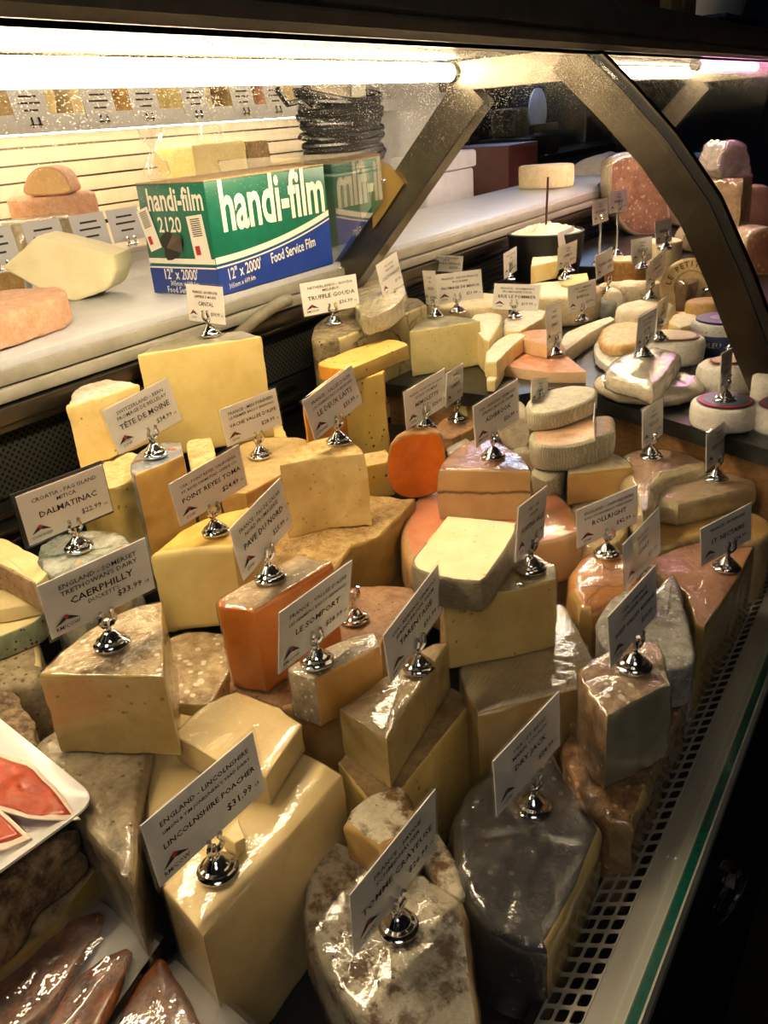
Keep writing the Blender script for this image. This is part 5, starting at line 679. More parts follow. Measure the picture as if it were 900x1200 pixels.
SIGNS=[
dict(key='linc',label='large white card on clip stand atop the big pale wedge, front centre',base=(-0.4667, 0.3584, 0.887),o=(-0.4706, 0.2988, 0.9249),ex=(0.0611, 0.9978, 0.0269),ey=(-0.0282, -0.0252, 0.9993),w=0.1302,h=0.071,lines=['ENGLAND - LINCOLNSHIRE', "SIMON & TIM JONES/NEAL'S YARD DAIRY", '*LINCOLNSHIRE POACHER', '$31.99'],milk='RM/COW',rod=0.03,clear=0),
dict(key='caer',label='white card on clip stand atop the squarish mottled wedge at left',base=(-0.6791, 0.4498, 1.015),o=(-0.6899, 0.3918, 1.0541),ex=(0.1981, 0.9798, 0.0282),ey=(0.078, -0.0445, 0.996),w=0.1199,h=0.0644,lines=['ENGLAND - SOMERSET', "TRETHOWAN'S DAIRY", '*CAERPHILLY', "DUCKETT'S", '$33.99'],milk='RM/COW',rod=0.03,clear=0),
dict(key='dalm',label='black-backed white card on the green foil wedge at the left edge',base=(-0.9189, 0.5954, 1.008),o=(-0.93, 0.5344, 1.0392),ex=(0.1808, 0.9832, 0.0235),ey=(0.0261, -0.0287, 0.9992),w=0.1208,h=0.0699,lines=['CROATIA - PAG ISLAND', 'MITICA', '*DALMATINAC', '$22.99'],milk='COW/SHEEP',rod=0.03,clear=0),
dict(key='tete',label='white card on clip stand atop the blue foil wedge',base=(-0.9399, 0.7703, 1.077),o=(-0.9455, 0.7114, 1.098),ex=(0.0953, 0.9857, 0.1393),ey=(-0.0755, -0.1324, 0.9883),w=0.1187,h=0.0678,lines=['SWITZERLAND - BERN', 'FROMAGE DE BELLELAY', '*TÊTE DE MOINE', '$34.99'],milk='COW',rod=0.03,clear=0),
dict(key='vache',label='white card on clip stand atop the woven-rind quarter wheel',base=(-0.9224, 0.9737, 1.002),o=(-0.9365, 0.9155, 1.0379),ex=(0.2348, 0.97, 0.0633),ey=(-0.0193, -0.0605, 0.998),w=0.1131,h=0.0645,lines=['FRANCE - MIDI PYRÉNÉES', 'LE FERMIER BASCO BEARNAIS', "*VACHE VALLEE D'ASPE", '$28.99'],milk='COW',rod=0.03,clear=0),
dict(key='toma',label='white card on clip stand atop the rounded golden wedge',base=(-0.7876, 0.7218, 1.002),o=(-0.7942, 0.668, 1.034),ex=(0.1329, 0.9833, 0.1243),ey=(0.0575, -0.1329, 0.9895),w=0.1212,h=0.0658,lines=['USA - POINT REYES, CALIFORNIA', 'PT. REYES FARMSTEAD CHEESE CO.', '*POINT REYES TOMA', '$24.49'],milk='COW',rod=0.03,clear=0),
dict(key='pave',label='white card on clip stand atop the orange block',base=(-0.6187, 0.6402, 1.013),o=(-0.6106, 0.5878, 1.0392),ex=(-0.1526, 0.9804, 0.1245),ey=(0.0027, -0.1255, 0.9921),w=0.115,h=0.0703,lines=['FRANCE - PAS DE CALAIS', 'NORD FROMAGERIE', '*PAVE DU NORD', '$25.99'],milk='COW',rod=0.03,clear=0),
dict(key='somp',label='white card on clip stand atop the amber slice, overlapping the orange block',base=(-0.5119, 0.5835, 0.962),o=(-0.5164, 0.525, 0.9825),ex=(0.0482, 0.9986, 0.0203),ey=(0.1931, -0.0292, 0.9808),w=0.1196,h=0.0833,lines=["FRANCE - VALLEE D'ASPE", 'LES FERMIERS BASCO-BEARNAIS', '*LE SOMPORT', '$28.99'],milk='RM/COW',rod=0.03,clear=0),
dict(key='deux',label='white card on clip stand atop the wavy-edged pale wedge',base=(-0.7416, 0.9599, 1.057),o=(-0.7451, 0.9079, 1.079),ex=(0.0626, 0.9782, 0.1982),ey=(-0.0838, -0.1927, 0.9777),w=0.1197,h=0.0646,lines=["FRANCE - VALLEE D'ASPE", 'LES FERMIERS BASCO-BEARNAIS', '*LE DEUX LAITS', '$33.99'],milk='COW/SHEEP',rod=0.03,clear=0),
dict(key='truf',label='wide white card on the dark mottled half wheel below the green box',base=(-1.0783, 1.4198, 1.117),o=(-1.1153, 1.3707, 1.1418),ex=(0.6018, 0.7975, 0.0428),ey=(-0.0374, -0.0254, 0.999),w=0.1233,h=0.0678,lines=['NETHERLANDS - GOUDA', 'MELKBUS', '*TRUFFLE GOUDA', '$36.99'],milk='RM/COW',rod=0.03,clear=0),
dict(key='cantal',label='small white card on the tall yellow wedge in front of the green box',base=(-1.1012, 1.08, 1.172),o=(-1.1576, 1.0884, 1.1943),ex=(0.9875, -0.1567, 0.0143),ey=(0.0, 0.0909, 0.9959),w=0.107,h=0.065,lines=['FRANCE - AUVERGNE', 'LAITERIE D MORIN', '*CANTAL', '$19.99'],milk='COW',rod=0.03,clear=0),
dict(key='foil',label='white card on clip stand beside the gold foil piece',base=(-1.0281, 1.5867, 1.117),o=(-1.0213, 1.5335, 1.1506),ex=(-0.1479, 0.9833, 0.1063),ey=(-0.1105, -0.1232, 0.9862),w=0.1123,h=0.0729,lines=['UK - DEVON', 'NEALS YARD', '*COLSTON BASSET', '$31.99'],milk='COW',rod=0.03,clear=0),
dict(key='affi',label='partly hidden white card behind the other brie cards',base=(-1.1318, 1.9984, 1.076),o=(-1.1868, 2.0063, 1.1255),ex=(0.9979, -0.0596, -0.0247),ey=(0.0388, 0.2481, 0.968),w=0.1077,h=0.042,lines=['FRANCE - BURGUNDY', 'DELIN', '*FROMAGE D AFFINOIS', '$22.99'],milk='COW',rod=0.03,clear=0),
dict(key='meaux',label='wide white card behind the pale rectangular wedge',base=(-0.9636, 1.7585, 1.076),o=(-0.9961, 1.7235, 1.101),ex=(0.6876, 0.7261, 0.0072),ey=(-0.0812, 0.067, 0.9944),w=0.1126,h=0.0672,lines=['FRANCE - ILE-DE-FRANCE', 'ROUZAIRE', '*FROMAGE DE MEAUX', '$21.99'],milk='COW',rod=0.03,clear=0),
dict(key='pale',label='narrow turned card on the pale rectangular wedge',base=(-0.9678, 1.6602, 1.087),o=(-1.0162, 1.7059, 1.1034),ex=(0.7236, -0.6783, 0.1278),ey=(-0.1226, 0.0559, 0.9909),w=0.102,h=0.0771,lines=['UK - KENT', 'DAIRY', '*CHEDDAR', '$28.99'],milk='COW',rod=0.03,clear=0),
dict(key='brie',label='widest white card on the middle brie wedge',base=(-0.8587, 1.8522, 1.047),o=(-0.9132, 1.8417, 1.0693),ex=(0.9906, 0.1348, -0.023),ey=(-0.0218, 0.3223, 0.9464),w=0.1133,h=0.0603,lines=['FRANCE - NORMANDY', 'FROMAGERIE DELIN', '*BRIE LE POMMIER', '$19.99'],milk='COW',rod=0.03,clear=0),
dict(key='small',label='small white card before the dark ribbed back wall, left of triple-cream piece',base=(-1.0409, 2.2127, 1.067),o=(-1.0365, 2.1689, 1.078),ex=(-0.1005, 0.9943, 0.0363),ey=(0.0045, -0.036, 0.9993),w=0.1086,h=0.0677,lines=['FRANCE - BURGUNDY', 'DELIN', '*BRILLAT', '$29.99'],milk='COW',rod=0.03,clear=0),
dict(key='pairA',label='rear card of the overlapping pair by the triple-cream piece',base=(-0.9258, 2.366, 1.067),o=(-0.9287, 2.312, 1.0967),ex=(0.0503, 0.9979, 0.0415),ey=(-0.1044, -0.0361, 0.9939),w=0.1094,h=0.0855,lines=['FRANCE', 'DELIN', '*DELICE', '$24.99'],milk='COW',rod=0.03,clear=0),
dict(key='pairB',label='front card of the overlapping pair by the triple-cream piece',base=(-0.8779, 2.2196, 1.073),o=(-0.8822, 2.1746, 1.1033),ex=(0.0985, 0.9944, 0.0386),ey=(0.043, -0.043, 0.9981),w=0.1084,h=0.0595,lines=['FRANCE', 'DELIN', '*CREMEUX', '$26.99'],milk='COW',rod=0.03,clear=0),
dict(key='brieR',label='white card on the long soft runny wedge',base=(-0.748, 2.0103, 1.012),o=(-0.7648, 1.9586, 1.0406),ex=(0.3102, 0.9506, 0.0056),ey=(-0.0345, 0.0054, 0.9994),w=0.1065,h=0.0656,lines=['ITALY - LOMBARDY', 'CASEIFICIO', '*ROBIOLA', '$31.99'],milk='COW',rod=0.03,clear=0),
dict(key='poleA',label='left card on a tall thin rod above the back rounds',base=(-0.8107, 2.2982, 1.1),o=(-0.8118, 2.2445, 1.2098),ex=(0.0347, 0.9994, 0.0036),ey=(-0.0766, -0.001, 0.9971),w=0.1052,h=0.0591,lines=['ITALY', 'VENETO', '*MOZZARELLA', '$9.99'],milk='COW',rod=0.12,clear=0),
dict(key='poleB',label='right card on a tall thin rod above the back rounds',base=(-0.8116, 2.4418, 1.1),o=(-0.8196, 2.3907, 1.2216),ex=(0.1635, 0.9861, -0.0278),ey=(-0.0423, 0.0351, 0.9985),w=0.1037,h=0.0579,lines=['ITALY', 'PUGLIA', '*BURRATA', '$9.99'],milk='COW',rod=0.13,clear=0),
dict(key='tusc',label='white card with hand lettering standing on the ash log',base=(-0.7589, 2.2267, 1.037),o=(-0.7655, 2.1559, 1.0859),ex=(0.0627, 0.9961, 0.0628),ey=(-0.0946, -0.0567, 0.9939),w=0.1112,h=0.0598,lines=['', '', '*TUSCAN CAMB', '$12.99'],milk='COW',rod=0.03,clear=0),
dict(key='wide',label='white card on the flat cream round at the back',base=(-0.6814, 2.2618, 1.1),o=(-0.6921, 2.2088, 1.1185),ex=(0.2268, 0.9727, -0.0497),ey=(-0.0949, 0.0728, 0.9928),w=0.1024,h=0.0602,lines=['FRANCE', 'BERRY', '*SELLES SUR', '$15.99'],milk='COW',rod=0.03,clear=0),
dict(key='farc',label='small hand-lettered card behind the stamped disc',base=(-0.6397, 2.317, 1.14),o=(-0.6449, 2.2537, 1.1596),ex=(0.1149, 0.9922, -0.0492),ey=(-0.1525, 0.0666, 0.9861),w=0.103,h=0.0592,lines=['', '', '*PETIT BRIE', '$8.99'],milk='COW',rod=0.03,clear=0),
dict(key='stw',label='white card on the lumpy white round',base=(-0.6045, 2.0908, 1.057),o=(-0.6058, 2.0516, 1.0887),ex=(0.0505, 0.9914, 0.1209),ey=(0.1037, -0.1256, 0.9867),w=0.1168,h=0.0657,lines=['FRANCE - LOIRE', 'RODOLPHE', '*ST MAURE', '$18.99'],milk='COW',rod=0.03,clear=0),
dict(key='disc',label='grey-lit card before the stamped round wooden disc',base=(-0.4753, 2.1457, 1.072),o=(-0.4855, 2.0816, 1.1253),ex=(0.1213, 0.9912, -0.0523),ey=(-0.1125, 0.0661, 0.9914),w=0.1025,h=0.0524,lines=['FRANCE - JURA', 'ARNAUD', '*SORBAIS', '$17.99'],milk='COW',rod=0.03,clear=0),
dict(key='drumA',label='white card on the blue-labelled drum',base=(-0.3818, 1.9174, 1.057),o=(-0.3838, 1.8707, 1.0863),ex=(0.0477, 0.9979, -0.0444),ey=(-0.1054, 0.0492, 0.9932),w=0.1032,h=0.0481,lines=['DENMARK', 'ROSENBORG', '*BLEU', '$13.99'],milk='COW',rod=0.03,clear=0),
dict(key='drumB',label='slanted card right of the blue-labelled drum, above the honeycomb label',base=(-0.3227, 1.7132, 1.045),o=(-0.3262, 1.6535, 1.0843),ex=(0.0525, 0.9983, -0.0236),ey=(-0.055, 0.0265, 0.9981),w=0.1037,h=0.0503,lines=['FRANCE', 'NORMANDY', '*PETIT CAMEMBERT', '$11.99'],milk='COW',rod=0.03,clear=0),
dict(key='drumC',label='edge-on card on the tall white drum at right',base=(-0.2994, 1.7058, 1.062),o=(-0.2921, 1.6293, 1.0857),ex=(-0.071, 0.9911, -0.1127),ey=(-0.1254, 0.1032, 0.9867),w=0.101,h=0.0484,lines=['FRANCE', 'LOIRE', '*CHEVRE', '$12.99'],milk='COW',rod=0.03,clear=0),
dict(key='camA',label='plastic-sleeved card on the round with red and blue label',base=(-0.2793, 1.4356, 1.03),o=(-0.2764, 1.373, 1.058),ex=(-0.0354, 0.9898, -0.1382),ey=(-0.0651, 0.1357, 0.9886),w=0.0992,h=0.067,lines=['FRANCE', 'NORMANDY', '*CAMEMBERT', '$14.99'],milk='COW',rod=0.03,clear=0),
dict(key='sqr',label='front card on the wrapped rounded square cheese',base=(-0.4635, 1.5819, 1.054),o=(-0.4655, 1.534, 1.0741),ex=(0.0356, 0.9992, -0.0167),ey=(0.0257, 0.0158, 0.9995),w=0.1047,h=0.0642,lines=['ITALY - PIEMONTE', 'ALTA LANGA', '*LA TUR', '$16.99'],milk='COW',rod=0.03,clear=0),
dict(key='gold',label='rear card on the gold-labelled paper round',base=(-0.4865, 1.7631, 1.042),o=(-0.4838, 1.7308, 1.068),ex=(-0.077, 0.9957, -0.0513),ey=(-0.0304, 0.0491, 0.9983),w=0.103,h=0.0572,lines=['FRANCE', 'JURA', '*LE DELICE', '$19.99'],milk='COW',rod=0.03,clear=0),
dict(key='pinku',label='narrow turned card on the orange-pink rind wedges',base=(-0.6912, 1.6963, 1.01),o=(-0.6861, 1.6394, 1.0405),ex=(-0.0832, 0.9919, -0.0964),ey=(-0.0793, 0.0898, 0.9928),w=0.108,h=0.0858,lines=['FRANCE', 'BERTHAUT', '*LIVAROT', '$21.99'],milk='COW',rod=0.03,clear=0),
dict(key='goat',label='small half-hidden card left of the oblong ribbed bar',base=(-0.5855, 1.3674, 0.994),o=(-0.5792, 1.3152, 1.0298),ex=(-0.1051, 0.957, -0.2703),ey=(-0.0952, 0.2609, 0.9607),w=0.1047,h=0.0408,lines=['FRANCE', 'LOIRE', '*BUCHE', '$17.99'],milk='COW',rod=0.03,clear=0),
dict(key='ash',label='large white card on the pinkish ash-lined wedge',base=(-0.5576, 1.1194, 1.002),o=(-0.5656, 1.0759, 1.0329),ex=(0.1846, 0.9762, 0.1135),ey=(0.0164, -0.1185, 0.9928),w=0.1159,h=0.0698,lines=['USA - READING, VERMONT', 'SPRING BROOK FARM', '*ASHBROOK', '$26.99'],milk='RM/COW',rod=0.03,clear=0),
dict(key='mimo',label='white card on the orange half ball',base=(-0.7098, 1.1677, 1.015),o=(-0.7171, 1.1172, 1.0279),ex=(0.1284, 0.9869, 0.098),ey=(0.0458, -0.1046, 0.9935),w=0.1139,h=0.0688,lines=['FRANCE - NORD PAS DE CALAIS', 'ISIGNY STE MERE', '*MIMOLETTE', '$24.99'],milk='COW',rod=0.03,clear=0),
dict(key='mimob',label='smaller card just right of the orange half ball card',base=(-0.7796, 1.4067, 0.942),o=(-0.7681, 1.3423, 0.9906),ex=(-0.17, 0.9827, -0.0733),ey=(0.0114, 0.0763, 0.997),w=0.1025,h=0.067,lines=['FRANCE', 'SAVOIE', '*COMTE ST', '$26.99'],milk='COW',rod=0.03,clear=0),
dict(key='blk',label='narrow white card on the olive-yellow block at centre',base=(-0.3706, 0.8422, 0.982),o=(-0.3666, 0.7879, 1.0204),ex=(-0.073, 0.9876, -0.1388),ey=(0.0047, 0.1395, 0.9902),w=0.102,h=0.0683,lines=['ITALY - VAL', "D'AOSTA", '*FONTINA VALLE', '$21.99'],milk='COW',rod=0.03,clear=0),
dict(key='taren',label='white card on the gleaming wrapped wedge',base=(-0.4317, 0.6662, 0.927),o=(-0.4301, 0.6035, 0.9463),ex=(-0.0243, 0.9826, 0.1843),ey=(0.0867, -0.1816, 0.9795),w=0.1244,h=0.075,lines=['USA - READING, VERMONT', 'SPRING BROOK FARM', '*TARENTAISE', '$31.99'],milk='RM/COW',rod=0.03,clear=0),
dict(key='tomme',label='large card on the blotchy half wheel at the bottom',base=(-0.3257, 0.4374, 0.813),o=(-0.3278, 0.3725, 0.8471),ex=(0.0401, 0.9983, 0.0415),ey=(0.0762, -0.0444, 0.9961),w=0.1332,h=0.0827,lines=['FRANCE - SAVOIE', 'SCHMIDHAUSER', '*TOMME CRAYEUSE', '$26.99'],milk='COW',rod=0.03,clear=0),
dict(key='ossau',label='card on the black-rind half wheel',base=(-0.2742, 0.6312, 0.818),o=(-0.2848, 0.5646, 0.8594),ex=(0.1641, 0.9821, 0.0927),ey=(0.0126, -0.0961, 0.9953),w=0.1186,h=0.0787,lines=['USA - PT. REYES', 'MARIN COUNTY', '*DRY JACK', '$24.99'],milk='COW',rod=0.03,clear=0),
dict(key='west',label='card on the upper brown wedge by the grille',base=(-0.2129, 0.7614, 0.939),o=(-0.2211, 0.7047, 0.9712),ex=(0.1371, 0.9871, 0.0831),ey=(-0.0672, -0.0744, 0.995),w=0.1099,h=0.0645,lines=['USA - OAKVILLE', 'CONSIDER FARM', '*WEST VALLEY RESERVE', '$29.99'],milk='COW',rod=0.03,clear=0),
dict(key='clear',label='see-through plastic card without paper behind the brown wedge card',base=(-0.2717, 0.9865, 0.89),o=(-0.2787, 0.9321, 0.9266),ex=(0.1165, 0.99, 0.0799),ey=(-0.0697, -0.0721, 0.995),w=0.1101,h=0.0697,lines=['ENGLAND', 'DORSET', '*GOAT', '$31.99'],milk='COW',rod=0.03,clear=1),
dict(key='roll',label='white card on the small round orange-rind cheese',base=(-0.3472, 1.0613, 0.902),o=(-0.3742, 1.0118, 0.9301),ex=(0.4788, 0.8749, 0.0727),ey=(-0.019, -0.0724, 0.9972),w=0.113,h=0.0621,lines=['ENGLAND - OXFORDSHIRE', "KING STONE/NEAL'S YARD DAIRY", '*ROLLRIGHT', '$42.99'],milk='COW',rod=0.03,clear=0),
dict(key='stn',label='white card on the pink-brown ridged block',base=(-0.1915, 1.1176, 0.888),o=(-0.2151, 1.065, 0.9117),ex=(0.4123, 0.909, 0.0604),ey=(-0.0952, -0.0229, 0.9952),w=0.1076,h=0.0579,lines=['FRANCE - AUVERGNE', '', '*ST. NECTAIRE', '$24.99'],milk='COW',rod=0.03,clear=0),
dict(key='rwrap',label='white card on the film-wrapped pale half wheel at right',base=(-0.2653, 1.3614, 0.917),o=(-0.2717, 1.3105, 0.9509),ex=(0.1201, 0.9925, -0.0226),ey=(-0.0894, 0.0335, 0.9954),w=0.1043,h=0.0615,lines=['FRANCE', 'SAVOIE', '*REBLOCHON', '$27.99'],milk='COW',rod=0.03,clear=0),
dict(key='pinkf',label='white card on the low flat pink-rind wheel',base=(-0.3754, 1.3622, 0.94),o=(-0.3773, 1.3146, 0.973),ex=(0.0415, 0.9959, -0.0802),ey=(-0.0856, 0.0835, 0.9928),w=0.1023,h=0.065,lines=['ITALY', 'LOMBARDY', '*TALEGGIO', '$17.99'],milk='COW',rod=0.03,clear=0),
dict(key='yellw',label='card seen edge-on atop the bright yellow wedge',base=(-0.4615, 1.3306, 0.937),o=(-0.4438, 1.2811, 0.961),ex=(-0.324, 0.946, 0.0),ey=(-0.1133, -0.0388, 0.9928),w=0.105,h=0.062,lines=['SWISS', 'BERN', '*RACLETTE', '$19.99'],milk='COW',rod=0.03,clear=0),
dict(key='fars',label='purple-lit card on a tall rod before the tall far block',base=(-1.0237, 3.4702, 1.0385),o=(-1.0942, 3.5195, 1.2549),ex=(0.8243, -0.56, -0.0832),ey=(0.1433, 0.0641, 0.9876),w=0.1159,h=0.0644,lines=['ITALY', 'VENETO', '*ASIAGO', '$21.99'],milk='COW',rod=0.2,clear=0),
]
Z=1.5
# ------------------------------------------------------------------ setting
struct(box('floor',(-6,-3,-.1),(4,12,0),'floor',bev=0))
struct(box('ceiling',(-6,-3,3.2),(4,12,3.3),'ceil',bev=0))
struct(box('wall_back',(-6.1,-3,0),(-6,12,3.2),'navy',bev=0))
struct(box('wall_far',(-6,11.9,0),(4,12,3.2),'navy',bev=0))
struct(box('wall_near',(-6,-3.1,0),(4,-3,3.2),'navy',bev=0))
struct(box('wall_front',(4,-3,0),(4.1,12,3.2),'navy',bev=0))
# --- display case
base=empty('display_case',(-.65,2.3,0)); tag(base,'dark lower body and black deck of the cheese case','display case')
box('deck',(-.54,-2.9,Z-.83),(.45,3.2,Z-.80),'deckblack',base)
box('plinth',(-.50,-3.1,.0),(.44,3.2,.12),'black',base)
box('underbody',(-.54,-3.1,.12),(.44,3.2,Z-.835),'blackmetal',base,bev=0)
case=empty('front_rail',(0,0,0)); tag(case,'steel front rail of the case with perforated grille and green glass edge','case front')
fcl=box('front_cladding',(-.130,-.8,.0),(-.1005,5.5,Z-.717),'blackmetal',None,bev=.004); tag(fcl,'black outer cladding below the steel front rail','cladding')
box('inner_front',(-.205,-.8,Z-.90),(-.197,5.5,Z-.752),'blackmetal',case,bev=0)
# perforated grille, tilted up towards the glass
def grille():
    A=Vector((-.196,0,Z-.751)); Bv=Vector((-.118,0,Z-.704)); dirx=(Bv-A)
    y0,y1,p=.15,2.6,.0180; V=[];F=[]
    L=dirx.length; ux=dirx/L; rows=3; cw=.0165; hole=.0066; hy=.0070
    nrm=Vector((-ux.z,0,ux.x))
    ny=int((y1-y0)/p)
    def P(a,y): return A+ux*a+Vector((0,y,0))
    a0=.002
    for i in range(ny):
        for r_ in range(rows):
            cx=a0+cw*(r_+.5); cy=y0+p*(i+.5)
            b=len(V); N=16
            for k in range(N):
                q=2*math.pi*k/N; x=math.cos(q);y=math.sin(q); e=.42
                sx=math.copysign(abs(x)**e,x);sy=math.copysign(abs(y)**e,y); V.append(P(cx+sx*hole,cy+sy*hy))
            for k in range(N):
                q=2*math.pi*k/N; x=math.cos(q);y=math.sin(q); m_=max(abs(x),abs(y)); V.append(P(cx+x/m_*cw/2,cy+y/m_*p/2))
            for k in range(N): F.append((b+k,b+(k+1)%N,b+N+(k+1)%N,b+N+k))
    # solid steel strip beyond the holes, and the inner lip
    b=len(V); s0=a0+cw*rows
    V+=[P(s0,y0-.1),P(L,y0-.1),P(L,y1+3),P(s0,y1+3)]; F.append((b,b+1,b+2,b+3))
    b=len(V); V+=[P(-.0,y0-.1),P(a0,y0-.1),P(a0,y1+3),P(0,y1+3),P(0,y0-.1)-Vector((0,0,.02)),P(0,y1+3)-Vector((0,0,.02))]; F+=[(b,b+1,b+2,b+3),(b,b+3,b+5,b+4)]
    b=len(V); V+=[P(a0,y1+.03),P(s0,y1+.03),P(s0,y1+3),P(a0,y1+3)]; F.append((b,b+1,b+2,b+3))
    o=link_mesh('perforated_grille',V,F,'steel',case,smooth=False)
    so=o.modifiers.new('thick','SOLIDIFY'); so.thickness=.0012; so.offset=-1
    o['label']='brushed steel grille with rows of rounded square holes'
grille()
box('grille_channel',(-.195,-.6,Z-.90),(-.133,5.4,Z-.86),'black',case,bev=0)
profile_y('glass_edge',[(-.118,Z-.704),(-.1075,Z-.699),(-.106,Z-.705),(-.118,Z-.710)],-.6,5.4,'glassgreen',case)
profile_y('sill_trim',[(-.1075,Z-.6985),(-.1055,Z-.6975),(-.102,Z-.702),(-.102,Z-.716),(-.1075,Z-.716)],-.6,5.4,'trim',case)
# curved front glass + mullion (XZ profile)
GP=[(-.112,Z-.700),(-.118,Z-.66),(-.135,Z-.60),(-.175,Z-.51),(-.232,Z-.40),(-.288,Z-.28),(-.352,Z-.16),(-.428,Z-.062),(-.505,Z+.0175),(-.566,Z+.074)]
for i,(a,b) in enumerate(((-.55,1.551),(1.569,4.6))):
    th=.005
    g=profile_y('window_%d'%(i+1),[(x,z) for x,z in GP]+[(x-th,z-.002) for x,z in GP[::-1]],a,b,'paneglass',None,angle=60)
    struct(g,'curved clear front glass of the display case')
mu=empty('curved_mullion',(0,1.56,Z)); tag(mu,'curved bronze-steel mullion between the front glass panes','mullion')
def off(P,d):
    out=[]
    for i,(x,z) in enumerate(P):
        a_=P[max(0,i-1)];c_=P[min(len(P)-1,i+1)]; t=Vector((c_[0]-a_[0],c_[1]-a_[1])).normalized(); out.append((x-t.y*d,z+t.x*d-Z))
    return out
GQ=[]
for i in range(len(GP)-1):
    for k in range(3): GQ.append((GP[i][0]+(GP[i+1][0]-GP[i][0])*k/3,GP[i][1]+(GP[i+1][1]-GP[i][1])*k/3))
GQ+=[GP[-1],(-.60,Z+.106)]
def mprof(nm,d0,d1,y0,y1,m): profile_y(nm,off(GQ,d0)+off(GQ,d1)[::-1],y0,y1,m,mu,angle=50)
mprof('bar',.008,.064,-.012,.012,'bronze'); mprof('glass_joint',-.006,.007,-.008,.008,'black'); mprof('cover_strip',-.010,-.0065,-.012,.012,'bronze')
# canopy
canopy=empty('lamp_canopy',(-.65,0,Z+.1)); tag(canopy,'long dark metal lamp canopy above the cheese case','canopy')
def cprof(name,prof,y0,y1,m):
    o=profile_y(name,[(x+.65,z-Z-.1+.0135) for x,z in prof],y0,y1,m,canopy,angle=25); return o
cprof('fascia',[(-.575,Z+.070),(-.555,Z+.068),(-.545,Z+.075),(-.543,Z+.086),(-.549,Z+.090),(-.545,Z+.096),(-.548,Z+.125),(-.570,Z+.150),(-.62,Z+.165),(-.95,Z+.165),(-.95,Z+.110),(-.92,Z+.088),(-.58,Z+.084)],-.8,5.5,'canopy')
cprof('reflector',[(-.585,Z+.083),(-.91,Z+.087),(-.91,Z+.0845),(-.72,Z+.0795),(-.62,Z+.0795),(-.585,Z+.0815)],-.8,5.5,'canopyin')
cprof('lip',[(-.572,Z+.069),(-.556,Z+.067),(-.556,Z+.062),(-.572,Z+.063)],-.8,5.5,'steeldark')
def lamp(name,label,y0,y1,x,z,r,m):
    e=empty(name,(x,y0,z)); L=y1-y0
    tube('bulb',[(0,.03,0),(0,L-.03,0)],r,m,e,16)
    for a,b in ((0,.035),(L-.035,L)): tube('end_cap',[(0,a,0),(0,b,0)],r*1.05,'trim',e,16)
    for a in (.015,L-.015): box('socket',(-.008,a-.008,0),(.008,a+.008,.021),'trim',e)
    tag(e,label,'lamp'); return e
lamp('fluorescent_tube','bright fluorescent tube under the canopy at left',-.02,1.62,-.87,Z+.0755,.0160,'tube')
lamp('fluorescent_tube','far fluorescent tube seen past the curved mullion',1.82,3.70,-.87,Z+.0755,.0160,'tube')
# struts holding the canopy
def strut(Y,label,gus=True):
    s=empty('canopy_strut',(-1.2,Y,Z-.30)); 
    def bar(name,a,b,wd,m,y0=-.025,y1=.025):
        a=Vector((a[0]+1.2,0,a[1]+.30)); b=Vector((b[0]+1.2,0,b[1]+.30)); d=(b-a).normalized(); n_=Vector((-d.z,0,d.x))
        bm=bmesh.new(); vv=[]
        for y in (y0,y1):
            for p in (a-n_*wd/2,b-n_*wd/2,b+n_*wd/2,a+n_*wd/2): vv.append(bm.verts.new(p+Vector((0,y,0))))
        for f in ((0,1,2,3),(7,6,5,4),(0,4,5,1),(1,5,6,2),(2,6,7,3),(3,7,4,0)): bm.faces.new([vv[i] for i in f])
        bmesh.ops.bevel(bm,geom=bm.edges[:],offset=.002,segments=2,affect='EDGES'); return from_bm(name,bm,m,s)
    bar('diagonal_bar',(-1.20,-.345),(-.83,.045),.075,'steeldark')
    bar('arm',(-.90,.068),(-.62,.068),.05,'steeldark',-.028,.028)
    if gus:
     V=[(.07,-.033,.165),(.10,-.033,.30-.06),(.125,-.033,.225),(.155,-.033,.19),(.10,-.033,.13),(.07,-.033,.10)]
     V=[(x+.055,y,z-.012) for x,y,z in V]
     link_mesh('gusset_plate',V+[(x,y+.006,z) for x,y,z in V],[tuple(range(6)),tuple(range(11,5,-1))]+[(i,i+6,(i+1)%6+6,(i+1)%6) for i in range(6)],'brass',s,smooth=False)
     o=lathe('bolt',[(.006,0),(.006,.002),(.004,.004)],'chrome',s,10,loc=(.160,-.033,.185)); o.rotation_euler.x=math.pi/2
    o=lathe('bolt',[(.006,0),(.006,.002),(.004,.004)],'chrome',s,10,loc=(.02,-.025,.0)); o.rotation_euler.x=math.pi/2
    tag(s,label,'strut'); return s
strut(1.625,'steel diagonal strut rising from the counter beside the green box')
strut(3.35,'farther steel diagonal strut near the right frame edge',False)
# glass divider beside the box
dv=link_mesh('divider_pane',[(x,y,z) for y in (1.585,1.590) for x,z in ((-1.50,Z-.283),(-1.17,Z-.283),(-1.04,Z-.150),(-1.04,Z-.055),(-1.50,Z-.055))],[(0,1,2,3,4),(9,8,7,6,5)]+[(i,(i+1)%5,(i+1)%5+5,i+5) for i in range(5)],'mirrorglass',smooth=False)
tag(dv,'smoky divider pane mirroring the green box, beside the strut','divider')
